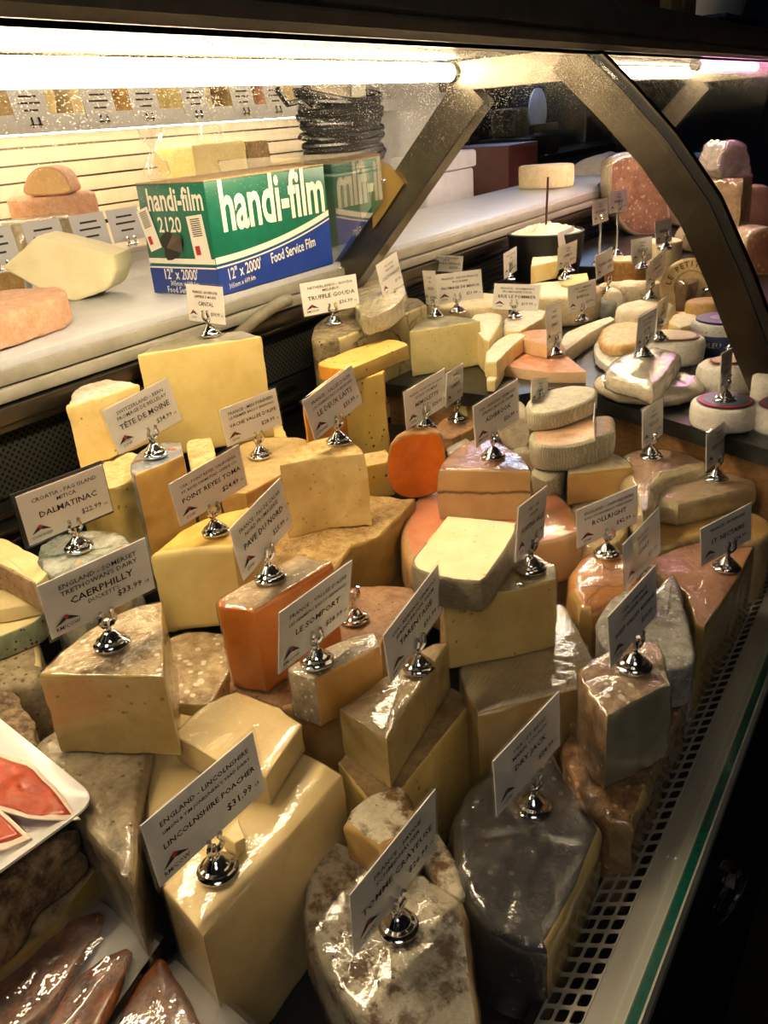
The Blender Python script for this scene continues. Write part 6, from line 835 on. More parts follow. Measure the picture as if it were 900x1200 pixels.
# back service counter
ctr=empty('service_counter',(-1.2,0,0)); tag(ctr,'long white-topped service counter behind the cheese case','counter')
def cb(name,lo,hi,m,bev=.002): return box(name,(lo[0]+1.2,lo[1],lo[2]),(hi[0]+1.2,hi[1],hi[2]),m,ctr,bev)
cb('worktop',(-1.58,-.8,Z-.305),(-1.178,5.2,Z-.285),'countertop',.003)
cb('worktop_extension',(-1.80,-.8,Z-.305),(-1.58,1.58,Z-.285),'countertop',.003)
cb('edge_trim',(-1.190,-.8,Z-.322),(-1.168,5.2,Z-.298),'trim',.005)
cb('edge_trim',(-1.190,-.8,Z-.345),(-1.160,5.2,Z-.324),'trim',.005)
cb('edge_rail',(-1.190,-.8,Z-.375),(-1.152,5.2,Z-.348),'steeldark',.004)
cb('body',(-1.56,-.8,0),(-1.196,5.2,Z-.306),'blackmetal')
# black back panel of the case: perforated sheet, ribbed sheet, rails
bp=empty('rear_air_duct',(-1.19,0,Z-.8)); tag(bp,'black perforated and ribbed air duct along the rear of the case','air duct')
def bb(name,lo,hi,m,bev=.001): return box(name,(lo[0]+1.19,lo[1],lo[2]-Z+.8),(hi[0]+1.19,hi[1],hi[2]-Z+.8),m,bp,bev)
bb('perforated_sheet',(-1.195,-.6,Z-.49),(-1.176,1.72,Z-.385),'perforated',0)
bb('lower_sheet',(-1.195,-.6,Z-.80),(-1.172,4.6,Z-.495),'blackmetal')
bb('ribbed_backing',(-1.195,1.75,Z-.49),(-1.180,4.6,Z-.38),'black',0)
for k in range(9): bb('rib',(-1.182,1.75,Z-.486+k*.0118),(-1.173,4.6,Z-.481+k*.0118),'blackmetal',.001)
bb('upper_rail',(-1.18,-.6,Z-.388),(-1.163,4.6,Z-.378),'steeldark')
bb('lower_rail',(-1.18,-.6,Z-.545),(-1.160,4.6,Z-.535),'steeldark')
bb('lower_rail',(-1.18,-.6,Z-.560),(-1.162,4.6,Z-.555),'steeldark')
for k in range(16): bb('slot',(-1.174,.2+k*.14,Z-.518),(-1.168,.26+k*.14,Z-.512),'steeldark',0)
# risers and slate
def riser(label,x0,x1,y0,y1,zt,m='deckblack',z0=Z-.80):
    o=box('display_riser',(x0,y0,z0),(x1,y1,zt),m,None,.003); tag(o,label,'riser'); return o
riser('black riser step along the rear of the case',-1.165,-.862,.69,1.45,Z-.601)
riser('black riser block beneath the dark mottled half wheel',-1.165,-1.0,1.452,1.735,Z-.601)
riser('low black riser under the rough tan wheel',-.858,-.64,.77,1.085,Z-.721)
riser('black riser under the orange half ball',-.855,-.708,1.10,1.45,Z-.590)
riser('small black riser under the ribbed logs',-.70,-.555,1.29,1.45,Z-.593)
SP=[(-1.165,1.745),(-.99,1.745),(-.99,1.46),(-.70,1.46),(-.62,1.56),(-.15,1.335),(-.15,3.9),(-1.165,3.9)]
sl=empty('slate_platform',(-.6,1.5,Z-.80)); tag(sl,'dark slate slab platform carrying the soft cheeses','platform')
def slabmesh(name,poly,z0,z1,m,parent,org,inset=0):
    n=len(poly); V=[(x-org[0],y-org[1],z-org[2]) for z in (z0,z1) for x,y in poly]
    bm=bmesh.new(); vv=[bm.verts.new(v) for v in V]; bm.faces.new(vv[:n]); bm.faces.new(vv[n:])
    for i in range(n): bm.faces.new((vv[i],vv[(i+1)%n],vv[n+(i+1)%n],vv[n+i]))
    return from_bm(name,bm,m,parent,smooth=False)
slabmesh('slate_slab',SP,Z-.545,Z-.516,'slate',sl,(-.6,1.5,Z-.80))
slabmesh('wooden_base',[(x,y+.02) for x,y in SP[:6]]+SP[6:],Z-.80,Z-.546,'wood',sl,(-.6,1.5,Z-.80))
# pull ring on the case front
rg=empty('ring_handle',(-.0995,.685,Z-.757)); tag(rg,'chrome ring handle on the outside of the case front','handle')
tube('ring',[(.022+.000*math.cos(a)+.012*math.sin(a),.030*math.cos(a),.030*math.sin(a)) for a in [2*math.pi*k/28 for k in range(28)]],.0032,'chrome',rg,8,True)
box('mount',(-.001,.020,-.012),(.024,.036,.012),'chrome',rg)
# ------------------------------------------------------------------ cheeses and signs
for i,d in enumerate(CHEESES): cheese(d,i+1)
label_disc('camA',.80,'labelred','labelblue',.86); label_disc('camB',.80,'labelred','labelblue',.86); label_disc('slot4',.84,'labelbrown','labelgold',.88)
label_disc('facet',.55,'labelbrown','labelpeach',.92); label_disc('drumA',.88,'labelnavy','labelgrey',.45)
label_disc('slot1',.42,'labelgrey')
for i,s in enumerate(SIGNS): sign(s,i)
es=sign(dict(key='spare',base=(-.588,.757,Z-.604),ex=(0,1,0),ey=(0,0,1),o=(0,0,0),w=.1,h=.06,rod=.034,nocard=1),99)
es.name='clip_stand'; tag(es,'empty chrome clip stand on the brown wheel behind the orange block','clip stand')
# dark printed band of the blue-labelled drum
d=ROOT['drumA']; V=[];F=[]
for k in range(9):
    a=-2.1+k*.13
    for z in (.003,.046): V.append((.0645*math.cos(a),.0645*math.sin(a),z))
F=[(2*i,2*i+2,2*i+3,2*i+1) for i in range(8)]
bd=link_mesh('label_band',V,F,'labelnavy',d)
text('BLEU',.016,Matrix.Translation((.0655*math.cos(-1.58),.0655*math.sin(-1.58),.022))@Matrix.Rotation(math.pi/2,4,'X'),'boxwhite',d,maxw=.04,name='label_print')
# ------------------------------------------------------------------ plate with ham
pl=empty('square_plate',(-.72,.27,Z-.60)); tag(pl,'white square porcelain plate with red cured ham at the left edge','plate')
def plate():
    e1=Vector((-.985,.14,0)).normalized(); e2=Vector((-.085,-.996,0)).normalized(); c0=Vector((-.604,.344,0)); S=.25
    c=c0+e1*S/2+e2*S/2; V=[];F=[]
    lev=[(.30,.004),(.62,.004),(.70,.006),(.86,.016),(.985,.0235),(1.0,.0235),(.995,.020),(.86,.011),(.66,0),(.30,0)]
    N=48
    for f,z in lev:
        for k in range(N):
            a=2*math.pi*k/N; x,y=math.cos(a),math.sin(a); ex=.16 if f>.6 else .5
            sx=math.copysign(abs(x)**ex,x);sy=math.copysign(abs(y)**ex,y)
            p=c+e1*sx*S/2*f+e2*sy*S/2*f; V.append((p.x+.72,p.y-.27,z))
    for i in range(len(lev)-1):
        for k in range(N): F.append((i*N+k,i*N+(k+1)%N,(i+1)*N+(k+1)%N,(i+1)*N+k))
    F.append(tuple(range(N))[::-1]); F.append(tuple(range((len(lev)-1)*N,len(lev)*N)))
    link_mesh('dish',V,F,'porcelain',pl)
    return c,e1,e2
pc,pe1,pe2=plate()
def ham(label,poly,z,m='ham',fatside=None):
    cx=sum(p[0] for p in poly)/len(poly); cy=sum(p[1] for p in poly)/len(poly)
    root=empty('ham_slice',(cx,cy,z)); tag(root,label,'ham','ham slices on the plate')
    n=len(poly); V=[];F=[]
    def add(polyf,f0,f1,nm,mm):
        V=[];F=[];R=6
        for q in range(R+1):
            f=f0+(f1-f0)*q/R
            for i in range(n*3):
                t=i/3; a=int(t); b=(a+1)%n; u=t-a
                x=poly[a][0]*(1-u)+poly[b][0]*u-cx; y=poly[a][1]*(1-u)+poly[b][1]*u-cy
                p=Vector((x*f,y*f,0)); p.z=.003+.003*fbm(Vector((p.x+cx,p.y+cy,z)),45)+.004*noise.noise(Vector((p.x*70,p.y*20,z*9))); V.append(p)
        M_=n*3
        for q in range(R):
            for i in range(M_): F.append((q*M_+i,q*M_+(i+1)%M_,(q+1)*M_+(i+1)%M_,(q+1)*M_+i))
        o=link_mesh(nm,V,F,mm,root); so=o.modifiers.new('t','SOLIDIFY'); so.thickness=.0016
    add(poly,.02,.86,'lean_meat',m); add(poly,.86,1.0,'fat_rim','fat')
zp=Z-.583
ham('red ham slice nearest the plate corner',[(-.60,.318),(-.628,.300),(-.69,.285),(-.76,.30),(-.79,.335),(-.72,.345),(-.66,.335)][::1],zp)
ham('darker ham slice below the white fat streak',[(-.622,.280),(-.64,.250),(-.70,.235),(-.77,.25),(-.78,.285),(-.70,.29)],zp)
box('plate_support',(0,0,0),(.001,.001,.001),'black') if False else None
# ------------------------------------------------------------------ vacuum bags with smoked pieces in a carton tray
tr=empty('carton_tray',(-.47,.20,Z-.80)); tag(tr,'shallow carton tray with bagged smoked pieces at bottom left','tray')
def tb(name,lo,hi,m): return box(name,(lo[0]+.47,lo[1]-.20,lo[2]-Z+.8),(hi[0]+.47,hi[1]-.20,hi[2]-Z+.8),m,tr,.001)
tb('tray_floor',(-.66,-.10,Z-.80),(-.345,.285,Z-.712),'cardboard')
tb('side_panel',(-.345,-.10,Z-.80),(-.337,.285,Z-.690),'woodlight'); tb('end_panel',(-.66,.285,Z-.80),(-.337,.291,Z-.712),'cardboard')
def bag(label,poly,z,pieces,seed):
    cx=sum(p[0] for p in poly)/4; cy=sum(p[1] for p in poly)/4
    root=empty('vacuum_bag',(cx,cy,z)); tag(root,label,'vacuum bag','bags of smoked pieces')
    def patch(nm,m,zf,inset,n=34,thick=None):
        V=[];F=[]
        for i in range(n+1):
            for j in range(n+1):
                u=inset+(1-2*inset)*i/n; v=inset+(1-2*inset)*j/n
                x=(poly[0][0]*(1-u)+poly[1][0]*u)*(1-v)+(poly[3][0]*(1-u)+poly[2][0]*u)*v
                y=(poly[0][1]*(1-u)+poly[1][1]*u)*(1-v)+(poly[3][1]*(1-u)+poly[2][1]*u)*v
                V.append((x-cx,y-cy,zf(x,y,u,v)))
        for i in range(n):
            for j in range(n): a=i*(n+1)+j; F.append((a,a+1,a+n+2,a+n+1))
        o=link_mesh(nm,V,F,m,root,angle=80)
        if thick: so=o.modifiers.new('t','SOLIDIFY'); so.thickness=thick
        return o
    patch('backing_board','paperboard',lambda x,y,u,v:.001,.02,4,.0012)
    for k,pp in enumerate(pieces):
        mx=sum(p[0] for p in pp)/len(pp); my=sum(p[1] for p in pp)/len(pp)
        V_,F_,K_=prism([(x-cx,y-cy,.013) for x,y in pp],(0,0,-.010),'r'*len(pp),.004,.001,.0018,seed=seed+k)
        Ms=['fishskin' if q in 'b' else 'fish' for q in K_]
        sub_mesh('smoked_piece',V_,F_,Ms,root)
    def hz(x,y,u,v):
        e=min(u,1-u,v,1-v); h=.004+.014*min(1,e*7)
        return h+.0045*abs(noise.noise(Vector((x*42,y*42,seed))))*min(1,e*8)+.006*max(0,noise.noise(Vector((x*16+seed,y*60,0))))*min(1,e*8)
    patch('film','bagfilm',hz,.0,44)
bag('clear bag with a brown smoked piece on white board, nearer the pale wedge',[(-.505,.322),(-.395,.308),(-.350,.06),(-.53,.05)],Z-.709,[[(-.512,.302),(-.492,.300),(-.415,.272),(-.378,.245),(-.385,.13),(-.44,.14),(-.475,.21),(-.505,.262)]],3)
bag('clear bag with several smoked pieces at the left bottom edge',[(-.612,.322),(-.515,.318),(-.46,.05),(-.68,.03)],Z-.690,[[(-.598,.288),(-.580,.300),(-.560,.262),(-.545,.20),(-.570,.15),(-.612,.19),(-.618,.25)],[(-.538,.280),(-.525,.288),(-.503,.25),(-.482,.19),(-.480,.10),(-.53,.11),(-.532,.19),(-.548,.24)]],11)
# ------------------------------------------------------------------ box of film on the counter
fb=empty('film_box',(-1.27,1.385,Z-.285)); tag(fb,'green and blue cardboard dispenser box of food film on the counter','box')
bx,by,bz=.092,.186,.208
box('carton',(-bx,-by,.0005),(bx,by,bz),'green',fb,.003)
def face_mtx(side):
    if side=='long': return Matrix.Translation((bx+.0007,-by,0))@Matrix(((0,0,1,0),(1,0,0,0),(0,1,0,0),(0,0,0,1)))
    return Matrix.Translation((-bx,-by-.0007,0))@Matrix(((1,0,0,0),(0,0,-1,0),(0,1,0,0),(0,0,0,1)))
def band(side,w,lo,hi,m,name,zoff=0):
    mt=face_mtx(side); V=[];F=[]; n=16
    for i in range(n+1):
        u=i/n; V.append(mt@Vector((u*w,lo(u),zoff))); V.append(mt@Vector((u*w,hi(u),zoff)))
    F=[(2*i,2*i+2,2*i+3,2*i+1) for i in range(n)]
    link_mesh(name,V,F,m,fb,smooth=False)
cur=lambda u:.058+.045*u*u
WL=2*by; WS=2*bx
band('long',WL,lambda u:.001,lambda u:cur(u),'blue','blue_panel',.0002)
band('long',WL,lambda u:cur(u)+.002,lambda u:cur(u)+.014,'boxwhite','white_stripe',.0003)
band('long',WL,lambda u:cur(u)-.006,lambda u:cur(u)-.003,'boxwhite','white_stripe',.0004)
band('short',WS,lambda u:.001,lambda u:.056,'blue','blue_panel',.0002)
band('short',WS,lambda u:.060,lambda u:.070,'boxwhite','white_stripe',.0003)
band('short',WS,lambda u:.051,lambda u:.054,'boxwhite','white_stripe',.0004)
ml=face_mtx('long'); ms=face_mtx('short')
def bt(s,size,side,x,y,m='boxwhite',sx=.62,bold=.03,al='CENTER',mw=None,rot=0):
    text(s,size,(ml if side=='long' else ms)@Matrix.Translation((x,y,.0006))@Matrix.Rotation(rot,4,'Z'),m,fb,'lettering',al,mw,sx,bold)
bt('handi-film',.128,'long',WL*.53,.118,sx=.66,bold=.026,mw=WL*.98)
bt("12\" x 2000'",.030,'long',WL*.07,.026,al='LEFT',sx=.75,bold=.012,rot=.07); bt('Food Service Film',.029,'long',WL*.43,.036,al='LEFT',sx=.74,bold=.012,mw=WL*.53,rot=.085)
bt('305mm x 609.6m',.014,'long',WL*.07,.009,al='LEFT',sx=.8,bold=.01,rot=.07)
bt('handi-film',.058,'short',WS*.55,.160,sx=.66,bold=.022,mw=WS*.90); bt('2120',.040,'short',WS*.42,.120,sx=.8,bold=.014)
bt("12\" x 2000'",.028,'short',WS*.46,.030,sx=.75,bold=.014); bt('305mm x 609.6m',.014,'short',WS*.50,.017,sx=.8,bold=.01); bt('Food Service Film',.018,'short',WS*.50,.003,sx=.8,bold=.01,mw=WS*.9)
# torn hand hole and stickers on the short side
V=[];F=[];N=18
for k in range(N):
    a=2*math.pi*k/N; rr_=(.026+.004*math.sin(3*a+1)+.003*math.sin(5*a)); V.append(ms@Vector((WS*.40+rr_*1.15*math.cos(a),.094+rr_*math.sin(a),.0008)))
link_mesh('hand_hole',V,[tuple(range(N))],'black',fb,smooth=False)
V=[ms@Vector(p) for p in ((WS*.32,.09,.0012),(WS*.55,.08,.0012),(WS*.58,.112,.004),(WS*.46,.118,.002))]; link_mesh('torn_flap',V,[(0,1,2,3)],'steeldark',fb,smooth=False)
def sticker(x,y,w,h,rot):
    mt=ms@Matrix.Translation((x,y,.0011))@Matrix.Rotation(rot,4,'Z')
    o=link_mesh('sticker',[mt@Vector(p) for p in ((-w/2,-h/2,0),(w/2,-h/2,0),(w/2,h/2,0),(-w/2,h/2,0))],[(0,1,2,3)],'boxwhite',fb,smooth=False)
    for k in range(9):
        yy=h*.05+k*h*.045; V=[mt@Vector(p) for p in ((-w*.3,yy,.0003),(w*.3,yy,.0003),(w*.3,yy+h*.022,.0003),(-w*.3,yy+h*.022,.0003))]; link_mesh('barcode_bar',V,[(0,1,2,3)],'ink',o,smooth=False)
    V=[mt@Vector(p) for p in ((-w*.35,-h*.35,.0003),(-w*.05,-h*.35,.0003),(-w*.05,-h*.15,.0003),(-w*.35,-h*.15,.0003))]; link_mesh('red_print',V,[(0,1,2,3)],'red',o,smooth=False)
sticker(WS*.82,.108,.042,.085,.10); sticker(WS*.10,.125,.034,.080,.28)
for sx_ in (-1,1):
    box('top_flap',(min(sx_*bx,sx_*.002),-by,bz),(max(sx_*bx,sx_*.002),by,bz+.003),'cardboard',fb,.001)
# corrugated hose in front of the box
hs=[]
for k in range(90):
    t=k/89; hs.append((-1.137+.004*math.sin(t*3),1.16+.19*t,Z-.365+.045*math.sin(t*1.6)))
o=tube('corrugated_hose',hs,[.011+.002*(k%2) for k in range(90)],'hose',None,10); tag(o,'grey corrugated hose below the green box','hose')
# ------------------------------------------------------------------ cord bundle by the strut
cdl=empty('cord_bundle',(-1.32,1.84,Z-.11)); tag(cdl,'thick bundle of black cord wound round a post','cord')
box('post',(-.03,-.10,-.17),(.0,.06,.35),'steeldark',cdl,.003)
box('post_plate',(-.03,.065,-.17),(.0,.13,.30),'trim',cdl,.003)
random.seed(3)
for k in range(24):
    z=.012+k*.0072; pts=[]; w_=.150+.012*random.random(); dph=random.random()*.3; zs=random.uniform(-.008,.008)
    for q in range(25):
        a=2*math.pi*q/24; pts.append((.012+.035*math.cos(a),.0+w_*math.sin(a)+.01*math.sin(3*a+k),z+zs*math.sin(a)+.004*math.sin(2*a+dph+k)-.012*math.cos(a)))
    tube('cord_turn',pts[:-1],.0062,'cable',cdl,7,True)
tube('cord_end',[(.02,-.13,.14),(.03,-.19,.165),(.03,-.23,.16),(.03,-.26,.19)],.007,'cable',cdl,7)
# ------------------------------------------------------------------ back case with slatted wall
bc=empty('back_case_base',(-2.3,0,0)); tag(bc,'white refrigerated back case base behind the counter','shelf unit')
box('cabinet',(-.32,-.8,0),(.42,3.55,Z-.275),'slat',bc); box('display_deck',(-.32,-.8,Z-.275),(.42,3.55,Z-.262),'slat',bc)
sw=empty('slat_wall',(-2.63,0,Z)); tag(sw,'white horizontal slat wall of the back case','slat wall')
box('back_sheet',(-.03,-.8,-.26),(0,3.60,1.0),'steeldark',sw,0)
for k in range(9): box('slat',(-.002,-.8,-.25+k*.052),(.012,3.54,-.25+k*.052+.046),'slat',sw,.003)
ush=empty('upper_shelf',(-2.3,0,Z)); tag(ush,'upper back shelf with grey tag rail','shelf')
box('shelf_board',(-.315,-.8,.055),(.08,3.545,.070),'slat',ush); box('shelf_rail',(.078,-.8,.040),(.095,3.545,.088),'tagcard',ush)
ep=box('case_end_panel',(-2.62,3.55,0),(-2.0,3.60,Z+.9),'countertop'); tag(ep,'tall pale end panel of the back case, left of the strut','panel')
tpn=box('case_top_panel',(-2.62,-.8,Z+.62),(-2.0,3.55,Z+.66),'slat'); tag(tpn,'pale top panel of the back case above the frame','panel')
lamp('fluorescent_tube','tube lamp under the upper shelf of the back case',-.7,3.4,-2.30,Z+.046,.008,'backtube')
lamp('fluorescent_tube','tube lamp at the top of the back case',-.7,3.4,-2.15,Z+.590,.010,'backtube')
def bcheese(name,label,x,y,z,rx,ry,h,top,rot=0,n=14,r=.012,rind=None,wrap=0,amp=.002):
    pts=[]
    for i in range(n):
        a=2*math.pi*(i+.5)/n; px,py=rx*math.cos(a),ry*math.sin(a)
        if n==4: px,py=rx*math.copysign(1,math.cos(a)),ry*math.copysign(1,math.sin(a))
        pts.append((x+px*math.cos(rot)-py*math.sin(rot),y+px*math.sin(rot)+py*math.cos(rot),z+h))
    dct=dict(key='b%d'%len(ROOT),name=name,label=label,cat='cheese',group=None,vec=(0,0,-h),tags=('c' if n==4 else 'r')*n,top=top,rind=rind or top,paste=rind or top,bot=top,wrap=wrap,r=r,bulge=.0,amp=amp,pts=pts)
    return cheese(dct,len(ROOT)+1)
BZ=Z-.2615
bcheese('round_cheese','tan-rind round under the cut beige loaf of the back case',-2.17,1.60,BZ,.12,.12,.143,'pinktan')
bcheese('cheese_wedge','brown rind piece leaning on the tan rounds of the back case',-2.00,1.86,BZ,.05,.09,.09,'brownpink')
bcheese('cheese_block','clear-wrapped pale block at the left end of the back case',-2.02,1.42,BZ,.07,.10,.10,'palefilm',wrap=2)
bcheese('round_cheese','flat pale wheel under the small tilted cylinder of the back case',-2.20,2.02,BZ,.14,.15,.06,'cream')
bcheese('cheese_round','small pale cylinder lying on a flat wheel in the back case',-2.16,2.00,BZ+.061,.05,.06,.085,'bloomcream',rind='bloomcream')
bcheese('cheese_block','low pale yellow slab under the two-tone block of the back case',-2.25,2.36,BZ,.11,.19,.10,'palebutter',n=4)
bcheese('cheese_block','big pale yellow block on the back case, behind the green box',-2.25,2.30,BZ+.101,.09,.13,.135,'palebutter',n=4)
bcheese('cheese_block','dark-rind end block beside the big pale yellow block',-2.25,2.50,BZ+.101,.09,.06,.130,'greyrind',n=4,rind='tanbrown')
bcheese('cheese_block','smaller yellow block with tan rind in the back case',-2.25,2.72,BZ,.10,.12,.155,'butter',n=4,rind='tanpale')
bcheese('cheese_block','tan-edged block next to the smaller yellow block',-2.22,2.88,BZ,.08,.04,.150,'tanpale',n=4)
bcheese('cheese_wedge','pale wedge in clear film right of the yellow blocks',-2.18,3.02,BZ,.08,.08,.15,'palefilm',wrap=2)
bcheese('tub','low white tub in the back case',-2.30,3.10,BZ,.07,.07,.20,'plasticwhite',r=.006,amp=0)['category']='tub'
bcheese('tub','second white tub at the right end of the back case',-2.36,3.30,BZ,.07,.07,.21,'plasticwhite',r=.006,amp=0)['category']='tub'
us=Z+.0705
cols=['palefilm','tanpale','creampale','bloomcream','ochre','palebutter','cream','tan','pinktan','palecream','creampale','tanpale']
pos=['far left','second from left','third from left','fourth from left','fifth from left','sixth from left','seventh from left','eighth from left','ninth from left','tenth from left','eleventh from left','far right']
for k,cname in enumerate(cols):
    bcheese('cheese_block','cheese on the upper back shelf, '+pos[k],-2.42,1.42+k*.172,us,.09+.01*(k%3),.072,.13+.02*((k*5)%4),cname,n=(4 if k%2 else 14),amp=.003)['group']='cheeses on the upper back shelf'
def small_tag(label,x,y,z,w,h,group,tilt=.15):
    e=empty('shelf_tag',(x,y,z)); tag(e,label,'price tag',group)
    bm=bmesh.new(); box_bm(bm,(-.0008,-w/2,0),(.0008,w/2,h)); bmesh.ops.rotate(bm,verts=bm.verts,cent=(0,0,0),matrix=Matrix.Rotation(-tilt,3,'Y')); c=from_bm('card',bm,'tagcard',e,smooth=False)
    for s_ in (-1,1): tube('clip',[(.004,s_*.012,-.016),(.007,s_*.012,-.004),(.004,s_*.012,.010)],.0035,'chrome',e,6)
    tube('clip_bar',[(.005,-.02,-.010),(.005,.02,-.010)],.003,'chrome',e,6)
    for k,(yy,ww) in enumerate(((.72,.5),(.52,.62),(.30,.4))):
        p=[Vector((.0015,-w*ww/2,h*yy)),Vector((.0015,w*ww/2,h*yy)),Vector((.0015,w*ww/2,h*(yy+.06))),Vector((.0015,-w*ww/2,h*(yy+.06)))]
        link_mesh('print_line',[Matrix.Rotation(-tilt,3,'Y')@q for q in p],[(0,1,2,3)],'ink',c,smooth=False)
tp=['leftmost','second','third','fourth','fifth','sixth','seventh','last']
for k,y in enumerate((1.62,1.86,2.04,2.26,2.50,2.68,2.86,3.06)):
    small_tag(f'grey tag on the upper shelf rail, {tp[k]} from the left' if k else 'grey tag on the upper shelf rail, leftmost',-2.198,y,Z+.070,.115,.085,'tags on the upper shelf rail')
for k,y in enumerate((1.22,1.36,1.50,1.62)):
    small_tag(f'white tag on the back case deck edge, {tp[k]} from the left' if k else 'white tag on the back case deck edge, leftmost',-1.90,y,Z-.245,.11,.085,'tags on the back case deck edge')
# knotted cellophane bags standing in the back case
for k,(y,label) in enumerate(((1.98,'knotted clear cellophane bag by the small tilted cylinder'),(2.44,'knotted clear cellophane bag on top of the yellow block'),(2.95,'knotted clear cellophane bag beside the white tubs'))):
    pr=[(.03,0),(.045,.02),(.035,.05),(.010,.075),(.006,.085),(.030,.12),(.042,.15)]
    V,F=lathe_vf(pr,20); V=[Vector(v)+Vector((.010*noise.noise(Vector(v)*60+Vector((k,0,0))),.010*noise.noise(Vector(v)*60+Vector((0,k+5,0))),0)) for v in V]
    zb_=BZ+(.147,.237,.151)[k]
    o=link_mesh('cellophane_bag',V,F[:-1],'bagfilm',loc=((-2.16,-2.25,-2.18)[k],(2.00,2.36,3.02)[k],zb_)); tag(o,label,'bag')
# ------------------------------------------------------------------ things on the far counter
tw=empty('folded_towel',(-1.42,4.05,Z-.2845)); tag(tw,'crumpled grey-white towel with dark stripe on the far counter','towel')
V=[];F=[];n=22
for i in range(n+1):
    for j in range(n+1):
        u,v=i/n*2-1,j/n*2-1; rr_=max(abs(u),abs(v)); h=.075*(1-rr_**2.5)+.018*noise.noise(Vector((u*2.2,v*2.2,3)))*(1-rr_); V.append((u*.11,v*.22,max(0,h)+.001))
F=[(i*(n+1)+j,i*(n+1)+j+1,(i+1)*(n+1)+j+1,(i+1)*(n+1)+j) for i in range(n) for j in range(n)]
link_mesh('cloth',V,F,'cloth',tw,angle=80)
tube('stripe',[(.06-.02*abs(t),t*.2,.062*(1-abs(t)**2.5)+.006) for t in [q/8-1 for q in range(17)]],.006,'navy',tw,6)
# white bin and red-brown cabinet, kitchen beyond
wb=empty('plastic_bin',(-1.72,3.02,0)); tag(wb,'white plastic bin with lid beyond the strut','bin')
box('body',(-.08,-.19,1.15),(.06,.19,Z-.19),'plasticwhite',wb,.012); box('lid',(-.09,-.20,Z-.19),(.07,.20,Z-.125),'plasticwhite',wb,.012); box('stand',(-.08,-.18,0),(.06,.18,1.15),'navy',wb,.01)
rb=box('low_cabinet',(-2.05,3.66,0),(-1.72,3.98,Z-.135),'redbrown',None,.004); tag(rb,'dark red-brown cabinet right of the white bin','cabinet')
kc=empty('kitchen_counter',(-3.2,6.2,0)); tag(kc,'dark kitchen counter with equipment in the back room','counter')
box('body',(-.6,-2.2,0),(.5,3.0,Z-.36),'navy',kc,.01); box('top',(-.62,-2.22,Z-.36),(.52,3.02,Z-.32),'steeldark',kc,.006)
def slicer(x,y,label):
    e=empty('meat_slicer',(x,y,Z-.32)); tag(e,label,'slicer')
    box('base',(-.22,-.28,0),(.22,.28,.14),'steeldark',e,.03); box('motor_housing',(-.12,-.26,.14),(.10,.02,.34),'steeldark',e,.04)
    o=lathe('blade',[(.16,0),(.16,.012),(.12,.022),(.03,.03)],'plasticwhite',e,28,loc=(.12,.06,.30)); o.rotation_euler.y=math.pi/2
    box('carriage',(.16,-.18,.16),(.22,.24,.22),'steeldark',e,.01)
slicer(-2.9,6.35,'meat slicer with round blade in the dark kitchen'); slicer(-2.95,5.0,'second dark slicer nearer the strut')
for k,(y,z,w) in enumerate(((5.6,Z-.02,.5),(6.9,Z+.02,.45),(4.7,Z+.0,.12))):
    e=empty('equipment_display',(-3.6,y,z)); box('housing',(-.05,-w/2-.03,-.05),(0,w/2+.03,.05),'navy',e,.01); box('stand',(-.05,-.02,Z-.319-z),(-.01,.02,-.05),'navy',e,.002); box('lit_strip',(0,-w/2,-.010),(.006,w/2,.012),'screen',e,.002)
    tag(e,['bluish lit strip on kitchen equipment','second bluish lit strip farther right in the kitchen','tiny blue indicator panel in the dark kitchen'][k],'display')
for k,(y,h,w) in enumerate(((4.3,.55,.35),(7.6,.7,.5),(8.6,.5,.6))):
    o=box('appliance',(-3.5,y-w/2,Z-.319),(-3.1,y+w/2,Z-.319+h),'steeldark' if k!=1 else 'navy',None,.02); tag(o,['boxy dark appliance at the left of the kitchen counter','tall dark appliance on the kitchen counter','boxy dark appliance at the far end of the kitchen counter'][k],'appliance')
# ------------------------------------------------------------------ bowl of crumbled cheese with a stick
bw=empty('serving_bowl',(-1.02,2.42,Z-.5145)); tag(bw,'black bowl of crumbled white cheese with a stick','bowl')
lathe('bowl_body',[(.07,0),(.085,.01),(.105,.10),(.113,.185),(.108,.188),(.100,.175),(.0,.170)],'black',bw,32)
V=[];F=[];R=10;N=36
for i in range(R+1):
    for k in range(N):
        a=2*math.pi*k/N; rr_=.103*i/R; p=Vector((rr_*math.cos(a),rr_*math.sin(a),0)); V.append((p.x,p.y,.176+.022*(1-(i/R)**2)+.016*noise.noise(p*70)*(1-(i/R)**3)+.006))
F=[(i*N+k,i*N+(k+1)%N,(i+1)*N+(k+1)%N,(i+1)*N+k) for i in range(R) for k in range(N)]
cr=link_mesh('crumbled_cheese',V,F,'curd',bw,angle=20); cr['kind']='stuff'
tube('stick',[(0,0,.17),(.004,.004,.335)],.0035,'redbrown',bw,8)
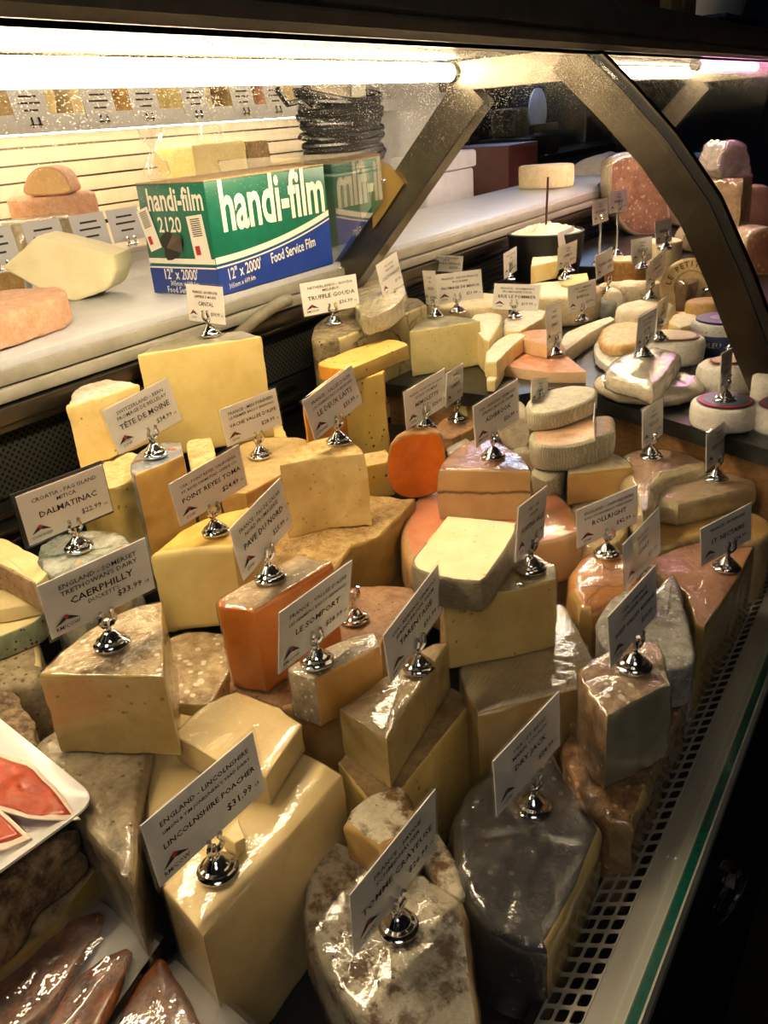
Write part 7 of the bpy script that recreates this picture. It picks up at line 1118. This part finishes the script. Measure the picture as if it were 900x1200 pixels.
# stamped wooden-looking cheese disc standing behind
sd=empty('stamped_disc',(-.53,2.16,Z-.4995)); tag(sd,'round pale disc stamped with dark lettering, standing upright','cheese box')
mtx=Matrix.Rotation(math.radians(-58),4,'Z')@Matrix.Rotation(math.radians(-12),4,'Y')
V,F=lathe_vf([(.066,0),(.070,.004),(.070,.020),(.066,.024)],40)
M2=mtx@Matrix.Translation((0,0,.072))@Matrix.Rotation(math.pi/2,4,'Y')
link_mesh('disc',[M2@Vector(v) for v in V],F,'stamped',sd)
for r_,w_ in ((.040,.0012),(.038,.0008)):
    pts=[M2@Vector((r_*math.cos(2*math.pi*k/40),r_*math.sin(2*math.pi*k/40),.0242)) for k in range(40)]
    tube('stamp_ring',pts,w_/2,'stampink',sd,5,True)
M3=mtx@Matrix.Translation((.0246,0,.072))@Matrix(((0,0,1,0),(1,0,0,0),(0,1,0,0),(0,0,0,1)))
sx_='LE PETIT SORB'
for k,ch in enumerate(sx_):
    a=math.radians(165-k*13.0)
    if ch!=' ': text(ch,.019,M3@Matrix.Translation((.049*math.cos(a),.049*math.sin(a),.0002))@Matrix.Rotation(a-math.pi/2,4,'Z'),'stampink',sd,name='stamp_lettering',bold=.02,join='stamp')
text('*',.05,M3@Matrix.Translation((0,-.028,.0002)),'stampink',sd,name='stamp_lettering',join='stamp')
# little wooden crate
wc=empty('wooden_crate',(-.545,1.99,Z-.5145)); tag(wc,'small pale wooden crate between the soft rounds','crate')
box('bottom',(-.05,-.05,0),(.05,.05,.006),'woodlight',wc,.001)
for lo,hi in (((-.05,-.05,.006),(.05,-.044,.055)),((-.05,.044,.006),(.05,.05,.055)),((-.05,-.044,.006),(-.044,.044,.055)),((.044,-.044,.006),(.05,.044,.055))): box('side_board',lo,hi,'woodlight',wc,.001)
# ------------------------------------------------------------------ things on top of the canopy
ct=Z+.1790
def cbox(label,x,y,w,l,h,m): 
    e=empty('carton',(x,y,ct)); box('body',(-w/2,-l/2,0),(w/2,l/2,h),m,e,.004); box('tape',(-w/2-.001,-.02,h*.2),(w/2+.001,.02,h+.001),'woodlight',e,.0005); tag(e,label,'carton')
cbox('dark brown carton on top of the canopy',-.76,2.05,.20,.34,.12,'wood'); cbox('black box lying on the canopy left of the carton',-.78,1.55,.22,.40,.10,'black')
cbox('tan carton on the canopy beside the white tubs',-.74,2.42,.16,.22,.09,'cardboard')
for k,(dz,label) in enumerate(((0,'lower clear plastic tub stacked on the canopy at top right'),(.082,'upper clear plastic tub stacked on the canopy at top right'))):
    e=empty('plastic_tub',(-.70,2.86,ct+.013+dz)); lathe('cup',[(.075,0),(.08,.003),(.095,.062),(.090,.060),(.075,.006)],'plasticwhite',e,28); lathe('lid',[(.098,.062),(.100,.065),(.100,.074),(.094,.077)],'plasticwhite',e,28); tag(e,label,'tub','tubs on the canopy')
o=box('magazine',(-.84,2.60,ct),(-.60,3.10,ct+.012),'labelnavy',None,.002); tag(o,'printed magazine under the plastic tubs on the canopy','magazine')
# pink-lamped far section of the case
lamp('fluorescent_tube','pinkish tube lamp in the farther case section',2.55,3.75,-.66,Z+.074,.0125,'pinktube')
bcheese('cheese_block','cream round far right beyond the curved mullion',-.36,3.2,Z-.5155,.10,.10,.22,'palecream',wrap=1,amp=.004)
bcheese('cheese_block','peach cheese low at the right frame edge beyond the mullion',-.30,2.72,Z-.5155,.07,.07,.13,'peachpale',n=4,wrap=1,amp=.004)
bcheese('cheese_block','tall tan block under the grey wrapped lump of the far pile',-.675,3.095,Z-.4615,.075,.075,.215,'tanpale',n=4,wrap=1,amp=.003)
riser('black riser under the far pile of wrapped blocks',-1.16,-.585,2.62,3.85,Z-.462,z0=Z-.5155)
flush_text()
